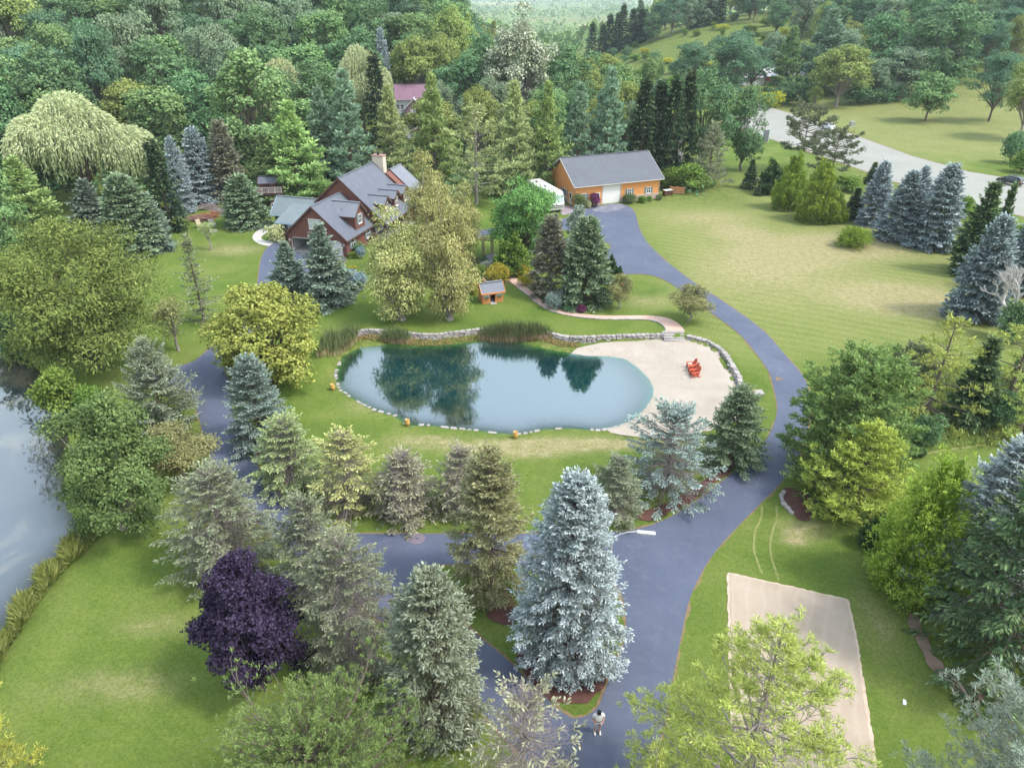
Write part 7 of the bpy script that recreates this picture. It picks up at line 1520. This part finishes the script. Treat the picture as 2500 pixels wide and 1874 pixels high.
# ---- person with a remote control
def skin_body(name, joints, edges, radii, mat, parent, sub=2):
    me = bpy.data.meshes.new(name); me.from_pydata(joints, edges, []); o = link(name, me, parent, mat)
    o.modifiers.new('skin', 'SKIN'); o.modifiers.new('sub', 'SUBSURF').levels = sub; o.modifiers['sub'].render_levels = sub
    for i, sv in enumerate(me.skin_vertices[0].data): sv.radius = (radii[i], radii[i]) if not isinstance(radii[i], tuple) else radii[i]; sv.use_root = (i == 0)
    o.modifiers['skin'].use_smooth_shade = True
    dg = bpy.context.evaluated_depsgraph_get(); ev = bpy.data.meshes.new_from_object(o.evaluated_get(dg)); o.modifiers.clear(); o.data = ev
    if not ev.materials: ev.materials.append(mat)
    return o
def person():
    o = thing('person', 'person in white shirt and shorts holding a remote control on the driveway', 'person', (PERSON[0], PERSON[1], 0.04), R(4))
    SK = simple('skin', (0.40, 0.22, 0.16), 0.6, (0.36, 0.19, 0.14), 6)
    J = [(0, 0.02, 0.95), (0, 0.0, 1.15), (0, -0.01, 1.36), (0, -0.03, 1.50), (0, -0.08, 1.58), (0, -0.10, 1.70)]; E = [(0, 1), (1, 2), (2, 3), (3, 4), (4, 5)]; Rr = [0.15, 0.155, 0.15, 0.06, 0.085, 0.095]
    def chain(start, pts, rr):
        a = start
        for p, r in zip(pts, rr): J.append(p); Rr.append(r); E.append((a, len(J) - 1)); a = len(J) - 1
        return a
    hands = []
    for s in (-1, 1):
        chain(0, [(s * 0.11, 0.02, 0.86), (s * 0.115, -0.02, 0.49), (s * 0.115, 0.03, 0.09), (s * 0.135, -0.13, 0.035)], [0.095, 0.062, 0.042, 0.035])
        hands.append(chain(2, [(s * 0.20, -0.01, 1.40), (s * 0.30, 0.02, 1.12), (s * 0.17, -0.24, 1.03), (s * 0.09, -0.30, 1.03)], [0.068, 0.048, 0.036, 0.030]))
    b = skin_body('body', J, E, Rr, SK, o)
    for s in (-1, 1):                                            # five fingers closing round the remote
        for k in range(4):
            x = s * (0.085 - 0.012 * k); MB().tube([(s * 0.09, -0.30 - 0.018 * k + 0.02, 1.035), (x, -0.345 + 0.014 * k, 1.055), (x - s * 0.02, -0.35 + 0.014 * k, 1.03), (x - s * 0.03, -0.335 + 0.014 * k, 1.01)], [0.011, 0.010, 0.009, 0.007], 6).build('finger', SK, b, smooth=True)
        MB().tube([(s * 0.10, -0.29, 1.045), (s * 0.075, -0.31, 1.075), (s * 0.045, -0.33, 1.075)], [0.013, 0.011, 0.009], 6).build('thumb', SK, b, smooth=True)
    WT = simple('white_cotton', (0.60, 0.59, 0.57), 0.9, (0.54, 0.53, 0.52), 8)
    skin_body('shirt', [(0, 0.0, 0.92), (0, -0.01, 1.15), (0, -0.01, 1.38), (-0.21, -0.01, 1.41), (0.21, -0.01, 1.41), (-0.285, 0.015, 1.19), (0.285, 0.015, 1.19), (0, -0.02, 1.47)], [(0, 1), (1, 2), (2, 3), (2, 4), (3, 5), (4, 6), (2, 7)], [(0.215, 0.175), (0.21, 0.18), (0.19, 0.15), 0.092, 0.092, 0.085, 0.085, 0.085], WT, o)
    skin_body('shorts', [(0, 0.02, 0.93), (0, 0.02, 0.82), (-0.115, 0.01, 0.72), (0.115, 0.01, 0.72), (-0.125, -0.01, 0.50), (0.125, -0.01, 0.50)], [(0, 1), (1, 2), (1, 3), (2, 4), (3, 5)], [(0.19, 0.155), (0.19, 0.15), 0.115, 0.115, 0.108, 0.108], simple('pale_shorts', (0.50, 0.53, 0.60), 0.9), o)
    cap = MB().lathe([(0.105, 0.0), (0.108, 0.05), (0.085, 0.10), (0.03, 0.125), (0.001, 0.127)], 16, (0, -0.095, 1.705)); cap.obox((0, -0.215, 1.70), (0.08, 0, 0), (0, 0.06, -0.02), (0, 0, 0.006)); cap.build('cap', simple('navy_cap', (0.012, 0.014, 0.03), 0.8), o, smooth=True)
    face = MB(); face.tube([(0, -0.205, 1.66), (0, -0.215, 1.635)], [0.012, 0.016], 6); fo = face.build('nose', SK, b)
    for s in (-1, 1):
        MB().lathe([(0.001, -0.008), (0.009, 0), (0.001, 0.008)], 8, (s * 0.035, -0.192, 1.668)).build('eye', M_DARK, b); MB().lathe([(0.001, -0.03), (0.016, 0), (0.001, 0.03)], 8, (s * 0.1, -0.09, 1.66)).build('ear', SK, b)
        MB().obox((s * 0.135, -0.06, 0.045), (0.05, 0, 0), (0, 0.14, 0), (0, 0, 0.045)).build('shoe', WT, o, 0.025)
    MB().obox((0, -0.19, 1.60), (0.03, 0, 0), (0, 0.006, 0), (0, 0, 0.005)).build('mouth', simple('lips', (0.3, 0.12, 0.1), 0.6), b)
    hb = MB().lathe([(0.10, -0.07), (0.108, 0), (0.106, 0.02)], 14, (0, -0.085, 1.69)); hb.build('hair', simple('dark_hair', (0.03, 0.022, 0.018), 0.8), o)
    r = MB().obox((0, 0, 0), (0.085, 0, 0), (0, 0.045, 0), (0, 0, 0.02)).build('remote_control', simple('black_plastic', (0.02, 0.02, 0.022), 0.4), None, 0.01); r.location = (PERSON[0] + 0.01, PERSON[1] - 0.325, 1.085); r.rotation_euler = (0.25, 0, R(4))
    tag(r, 'small black remote control in the hands of the person', 'remote control')
person()
# ---- vehicles
def car(name, label, loc, rz, paint, L=4.7, W=1.85):
    o = thing(name, label, 'car', loc, rz)
    # body: side profile lofted across the width, narrower above the waist
    prof = [(-2.30, 0.45), (-2.33, 0.75), (-2.20, 1.02), (-2.02, 1.30), (-1.72, 1.58), (-1.2, 1.68), (0.1, 1.70), (0.55, 1.60), (1.15, 1.12), (1.9, 1.02), (2.28, 0.86), (2.36, 0.6), (2.30, 0.38)]
    def half(x, z):
        w = W / 2 * (1 - 0.10 * max(0, abs(x) - 1.9) / 0.45)
        return w * (1.0 if z < 1.05 else 1.0 - 0.32 * (z - 1.05) / 0.65)
    V = []; n = len(prof)
    for s in (-1, -0.82, 0.82, 1):
        for x, z in prof: V.append((x, s * half(x, z), z - (0.0 if abs(s) < 1 else 0.03 * (z > 0.8))))
    F = [(k * n + i, k * n + (i + 1) % n, (k + 1) * n + (i + 1) % n, (k + 1) * n + i) for k in range(3) for i in range(n)] + [tuple(range(n))[::-1], tuple(range(3 * n, 4 * n))]
    m = MB(); m.add(V, F); body = m.build('body', paint, o, smooth=False)
    for s in (-1, 1):
        def wp(x, z, e=0.012): return (x, s * (half(x, z) + e), z - 0.02)
        for pts in ([(-1.72, 1.12), (-1.55, 1.46), (-0.95, 1.55), (-0.95, 1.12)], [(-0.88, 1.12), (-0.88, 1.55), (0.02, 1.58), (0.02, 1.12)], [(0.09, 1.12), (0.09, 1.57), (0.45, 1.52), (0.92, 1.12)]):
            q = [wp(*p) for p in pts]; MB().add(q + [(a, b - s * 0.02, c) for a, b, c in q], [(0, 1, 2, 3), (7, 6, 5, 4), (0, 4, 5, 1), (1, 5, 6, 2), (2, 6, 7, 3), (3, 7, 4, 0)]).build('side_window', M_GLASS, body)
        for x in (-1.42, 1.42):
            wsh = MB().lathe([(0.10, -0.11), (0.35, -0.11), (0.36, 0.0), (0.35, 0.11), (0.10, 0.11)], 18); me = wsh.mesh('wheel', smooth=False)
            wo = link('wheel', me, o, simple('tyre', (0.02, 0.02, 0.022), 0.85)); wo.location = (x, s * (W / 2 - 0.10), 0.36); wo.rotation_euler = (R(90), 0, 0)
            MB().lathe([(0.02, 0.10 * s * -1), (0.23, 0.118 * -s), (0.23, 0.10 * -s)], 14).build('rim', simple('alloy', (0.5, 0.5, 0.52), 0.3, metal=0.6), wo)
        MB().obox((-2.17, s * 0.72, 0.98), (0.10, 0, 0.0), (0, 0.17, 0), (0.0, 0, 0.09)).build('tail_light', simple('tail_light', (0.45, 0.02, 0.02), 0.3), body)
        MB().obox((2.16, s * 0.68, 0.80), (0.10, 0, 0), (0, 0.18, 0), (0, 0, 0.07)).build('headlight', simple('head_light', (0.6, 0.6, 0.62), 0.15), body)
        MB().bar((-1.5, s * 0.60, 1.72), (0.1, s * 0.60, 1.74), 0.05).build('roof_rail', simple('alloy', (0.5, 0.5, 0.52), 0.3, metal=0.6), body)
        MB().obox((0.75, s * (W / 2 + 0.06), 1.12), (0.09, 0, 0), (0, 0.08, 0), (0, 0, 0.06)).build('mirror', paint, body)
    MB().add([(0.62, -0.62, 1.60), (1.17, -0.74, 1.155), (1.17, 0.74, 1.155), (0.62, 0.62, 1.60), (0.56, -0.62, 1.57), (1.11, -0.74, 1.12), (1.11, 0.74, 1.12), (0.56, 0.62, 1.57)], [(0, 1, 2, 3), (4, 7, 6, 5), (0, 4, 5, 1), (1, 5, 6, 2), (2, 6, 7, 3), (3, 7, 4, 0)]).build('windscreen', M_GLASS, body)
    MB().add([(-2.04, -0.64, 1.31), (-1.76, -0.58, 1.57), (-1.76, 0.58, 1.57), (-2.04, 0.64, 1.31), (-1.98, -0.64, 1.28), (-1.70, -0.58, 1.54), (-1.70, 0.58, 1.54), (-1.98, 0.64, 1.28)], [(3, 2, 1, 0), (4, 5, 6, 7), (0, 1, 5, 4), (1, 2, 6, 5), (2, 3, 7, 6), (3, 0, 4, 7)]).build('rear_window', M_GLASS, body)
    MB().box(-2.36, -2.32, -0.26, 0.26, 0.74, 0.88).build('number_plate', M_WHITE, body)
    return o
P_BLACK = simple('black_car_paint', (0.018, 0.02, 0.028), 0.15, (0.015, 0.017, 0.024), 2); P_WHITE = simple('white_car_paint', (0.62, 0.63, 0.64), 0.2)
car('black_car', 'black car driving away on the public road', (CAR[0] + 0.6, CAR[1] + 1.2, 0.035), R(118), P_BLACK)
car('white_car', 'white car on the public road behind the open dark pine', (WHITECAR[0], WHITECAR[1], 0.035), R(-78), P_WHITE)
def motorhome():
    o = thing('motorhome', 'white motorhome parked against the left side of the barn', 'motorhome', (10.85, 121.4, 0), R(21.4))
    W_ = simple('motorhome_white', (0.58, 0.57, 0.55), 0.35, (0.52, 0.51, 0.49), 1.5); x0, x1 = -5.75, -3.15
    prof = [(-2.25, 0.45), (-2.4, 1.1), (-2.3, 1.6), (-1.75, 3.05), (-1.2, 3.35), (8.0, 3.35), (8.0, 0.45)]
    body = MB().prism([(x0, y, z) for y, z in prof], (x1 - x0, 0, 0)).build('body', W_, o, 0.06)
    MB().box(x0 + 0.25, x1 - 0.25, -1.0, 7.8, 3.36, 3.42).build('roof_panel', W_, body)
    for y in (1.5, 5.0): MB().box(-4.9, -4.0, y, y + 0.9, 3.43, 3.72).build('roof_unit', M_TRIMW, body)
    for a, b in ((x0 + 0.15, -4.50), (-4.40, x1 - 0.15)):
        MB().add([(a, -2.27, 1.72), (b, -2.27, 1.72), (b, -1.88, 2.78), (a, -1.88, 2.78), (a, -2.22, 1.70), (b, -2.22, 1.70), (b, -1.83, 2.76), (a, -1.83, 2.76)], [(0, 1, 2, 3), (7, 6, 5, 4), (0, 4, 5, 1), (1, 5, 6, 2), (2, 6, 7, 3), (3, 7, 4, 0)]).build('windscreen', simple('pale_glass', (0.30, 0.36, 0.37), 0.1), body)
    MB().box(x0 + 0.05, x1 - 0.05, -2.47, -2.40, 1.22, 1.32).build('stripe', M_DARK, body); MB().box(x0 + 0.05, x1 - 0.05, -2.45, -2.385, 0.95, 1.0).build('stripe', M_DARK, body)
    for x in (x0 - 0.15, x1 + 0.15): MB().box(x - 0.1, x + 0.1, -2.2, -2.05, 1.7, 2.3).build('mirror', M_DARK, body)
    for y in (-1.0, 5.5):
        for x in (x0 + 0.2, x1 - 0.2):
            w_ = link('wheel', MB().lathe([(0.15, -0.15), (0.46, -0.15), (0.47, 0), (0.46, 0.15), (0.15, 0.15)], 16).mesh('wheel'), o, simple('tyre', (0.02, 0.02, 0.022), 0.85)); w_.location = (x, y, 0.47); w_.rotation_euler = (0, R(90), 0)
    for y in (0.6, 2.6, 4.8): MB().box(x1 + 0.005, x1 + 0.03, y, y + 1.2, 1.9, 2.6).build('side_window', M_GLASS, body)
    return o
motorhome()
# ---- garden and yard things
def arbor():
    a, b = Vector((ARBOR[0][0], ARBOR[0][1], 0)), Vector((ARBOR[1][0], ARBOR[1][1], 0))
    o = thing('garden_arbor', 'weathered wooden arbor at the top of the garden steps', 'arbor', a, math.atan2((b - a).y, (b - a).x)); Wd = simple('weathered_wood', (0.30, 0.21, 0.15), 0.9, (0.22, 0.155, 0.115), 6)
    for x in (0, 1.3):
        for y in (0, 1.0): MB().box(x - 0.05, x + 0.05, y - 0.05, y + 0.05, 0, 2.25).build('post', Wd, o)
        la = MB()
        for k in range(7): la.box(x - 0.012, x + 0.012, 0.05, 0.95, 0.3 + k * 0.28, 0.33 + k * 0.28)
        for k in range(5): la.box(x + 0.014, x + 0.034, 0.1 + k * 0.2, 0.13 + k * 0.2, 0.1, 2.2)
        la.build('lattice', Wd, o)
    for y in (0, 1.0): MB().box(-0.35, 1.65, y - 0.04, y + 0.04, 2.25, 2.37).build('beam', Wd, o)
    for k in range(7): MB().box(-0.25 + k * 0.3, -0.19 + k * 0.3, -0.25, 1.25, 2.372, 2.46).build('rafter', Wd, o)
    return o
arbor()
def brush_pile(c, label, r, n, mat, seed):
    rg = np.random.default_rng(seed); o = thing('brush_pile', label, 'brush pile', (c[0], c[1], 0)); st = Sticks()
    for _ in range(n):
        a = rg.normal(0, 0.5) + 0.2; L = rg.uniform(0.6, 1.5) * r; p = np.array([rg.normal(0, r * 0.35), rg.normal(0, r * 0.25), abs(rg.normal(0.25, 0.25)) * r * 0.5 + 0.05]); d = np.array([math.cos(a), math.sin(a) * 0.6, rg.normal(0, 0.18)])
        st.tube([p - d * L * 0.5, p + rg.normal(0, 0.05, 3), p + d * L * 0.5], [0.035, 0.05, 0.03], 5)
    return tag(link('branches', st.mesh('branches'), o, mat), kind=None)
brush_pile(BRUSH[0], 'reddish pile of cut branches beside the upper lawn', 2.0, 110, simple('cut_branches', (0.28, 0.15, 0.12), 0.9, (0.18, 0.09, 0.08), 3), 1)
brush_pile(BRUSH[1], 'orange-brown brush heap right of the reddish branch pile', 1.6, 90, simple('rusty_brush', (0.40, 0.16, 0.06), 0.9, (0.24, 0.10, 0.06), 3), 2)
brush_pile(BRUSH[2], 'grey brush heap under the silver-blue spruce', 2.0, 90, TWIG, 3)
brush_pile(BRUSH[3], 'grey twig pile beside the low green spruce', 1.7, 80, TWIG, 4)
def lawn_chair(p, label, mat, rz):
    o = thing('lawn_chair', label, 'chair', (p[0], p[1], 0), rz)
    MB().box(-0.4, 0.4, -0.4, 0.35, 0.36, 0.42).build('seat', mat, o, 0.01); MB().obox((0, 0.48, 0.85), (0.4, 0, 0), (0, 0.12, 0.48), (0, 0.03, -0.008)).build('backrest', mat, o, 0.01)
    for s in (-1, 1): MB().box(s * 0.44 - 0.05, s * 0.44 + 0.05, -0.4, 0.5, 0.6, 0.64).build('armrest', mat, o); MB().box(s * 0.42 - 0.03, s * 0.42 + 0.03, -0.38, -0.30, 0, 0.6).build('leg', mat, o); MB().box(s * 0.42 - 0.03, s * 0.42 + 0.03, 0.40, 0.48, 0, 0.6).build('leg', mat, o)
lawn_chair(BEEHIVE[0], 'tan wooden lawn seat beside the brush pile', simple('tan_wood', (0.42, 0.35, 0.24), 0.8), R(60)); lawn_chair(BEEHIVE[1], 'pale grey lawn chair beside the fire pit', simple('pale_grey_paint', (0.48, 0.47, 0.46), 0.7), R(190))
o = thing('fire_pit', 'small round stone fire pit on the upper lawn', 'fire pit', (FIREPIT[0], FIREPIT[1], 0))
for k in range(10):
    s = bpy.data.objects.new('stone', ROCKS[k % 6]); COL.objects.link(s); s.parent = o; s.location = (0.55 * math.cos(k * 0.628), 0.55 * math.sin(k * 0.628), 0.08); s.scale = (0.3, 0.22, 0.2); s.rotation_euler = (0, 0, k * 0.628 + 1.57)
MB().lathe([(0.44, 0.0), (0.44, 0.05)], 14).build('ash', M_DARK, o)
o = thing('utility_box', 'grey utility box on the far lawn beside the road', 'utility box', (UTIL[0], UTIL[1], 0)); MB().box(-0.6, 0.6, -0.5, 0.5, 0.05, 1.2).build('cabinet', simple('grey_green_metal', (0.28, 0.30, 0.27), 0.6), o, 0.04); MB().box(-0.65, 0.65, -0.55, 0.55, 1.21, 1.3).build('lid', simple('grey_green_metal', (0.28, 0.30, 0.27), 0.6), o, 0.03); MB().box(-0.8, 0.8, -0.7, 0.7, 0, 0.05).build('plinth', M_CONC, o)
o = thing('roadside_cabinet', 'tall dark cabinet with pale frame near the road', 'cabinet', (CABINET[0], CABINET[1], 0), R(20)); MB().box(-0.7, 0.7, -0.15, 0.15, 0.3, 3.0).build('panel', simple('dark_panel', (0.10, 0.10, 0.12), 0.6), o)
for x in (-0.85, 0.85): MB().box(x - 0.08, x + 0.08, -0.1, 0.1, 0, 3.1).build('post', simple('pale_blue_post', (0.35, 0.45, 0.47), 0.6), o)
o = thing('paper_sheet', 'small white scrap lying on the lawn by the sand court', 'scrap', (PAPER[0], PAPER[1], 0.03), R(-25)); MB().add([(-0.08, -0.17, 0), (0.08, -0.17, 0.03), (0.09, 0.0, 0.05), (-0.08, 0.0, 0.02), (0.07, 0.17, 0.02), (-0.09, 0.16, 0.05)], [(0, 1, 2, 3), (3, 2, 4, 5)]).build('sheet', M_WHITE, o)
o = thing('feeder', 'small orange wooden feeder on the lawn by the path bend', 'feeder', (FEEDER[0], FEEDER[1], 0), R(30)); OW = simple('orange_wood', (0.50, 0.22, 0.11), 0.8); MB().box(-0.05, 0.05, -0.05, 0.05, 0, 1.1).build('post', OW, o); MB().box(-0.4, 0.4, -0.25, 0.25, 1.1, 1.16).build('tray', OW, o); MB().prism([(-0.45, -0.32, 1.45), (-0.45, 0.32, 1.45), (-0.45, 0, 1.75)], (0.9, 0, 0)).build('roof', OW, o)
for sx in (-0.35, 0.35): MB().box(sx - 0.03, sx + 0.03, -0.2, 0.2, 1.16, 1.46).build('side', OW, o)
o = thing('wood_rack', 'low rack with a white sheet beside the right barn wall', 'rack', (27.6, 128.4, 0), R(21)); MB().box(0, 1.6, 0, 0.9, 0.95, 1.02).build('top_sheet', M_WHITE, o)
for x in (0.06, 1.54):
    for y in (0.06, 0.84): MB().box(x - 0.05, x + 0.05, y - 0.05, y + 0.05, 0, 0.95).build('post', M_TRIMB, o)
for k in range(4): MB().box(0.1, 1.5, 0.15, 0.8, 0.1 + k * 0.2, 0.26 + k * 0.2).build('log_layer', M_TRIMB, o)
o = thing('board_fence', 'short orange board fence behind the white sheet rack', 'fence', (28.8, 130.2, 0), R(-12))
for k in range(4): MB().box(0, 2.6, -0.02, 0.02, 0.2 + k * 0.3, 0.42 + k * 0.3).build('board', OW, o)
for x in (0.05, 1.3, 2.55): MB().box(x - 0.06, x + 0.06, 0.02, 0.14, 0, 1.45).build('post', OW, o)
o = thing('garden_boulder', 'large grey boulder at the edge of the barn loop drive', 'boulder', (-5.7, 104.5, 0.25)); b_ = bpy.data.objects.new('stone', ROCKS[2]); COL.objects.link(b_); b_.parent = o; b_.scale = (1.9, 1.4, 1.2)
o = thing('manhole_patch', 'round stone paved patch at the driveway edge', 'paved patch', (W_PATCH[0], W_PATCH[1], 0.042))
for k in range(9): MB().prism([(math.cos(a) * r_, math.sin(a) * r_, 0) for a, r_ in ((k * 0.698, 0.12), (k * 0.698, 0.55), (k * 0.698 + 0.33, 0.58), (k * 0.698 + 0.66, 0.55), (k * 0.698 + 0.66, 0.12))], (0, 0, 0.02)).build('paver', simple('pink_paver', (0.17, 0.14, 0.17), 0.9), o)
# ================================================================ the air
def haze():
    m = bpy.data.materials.new('haze'); m.use_nodes = True; nt = m.node_tree; nt.nodes.clear()
    out = nt.nodes.new('ShaderNodeOutputMaterial'); v = nt.nodes.new('ShaderNodeVolumePrincipled')
    v.inputs['Color'].default_value = (0.74, 0.87, 1.0, 1); v.inputs['Density'].default_value = 0.00012; v.inputs['Anisotropy'].default_value = 0.0
    nt.links.new(v.outputs[0], out.inputs['Volume'])
    o = MB().box(-9500, 9500, -600, 15000, -60, 75).build('haze', m)
    return tag(o, 'thin bluish summer haze over the whole valley', 'haze', kind='stuff')
haze()
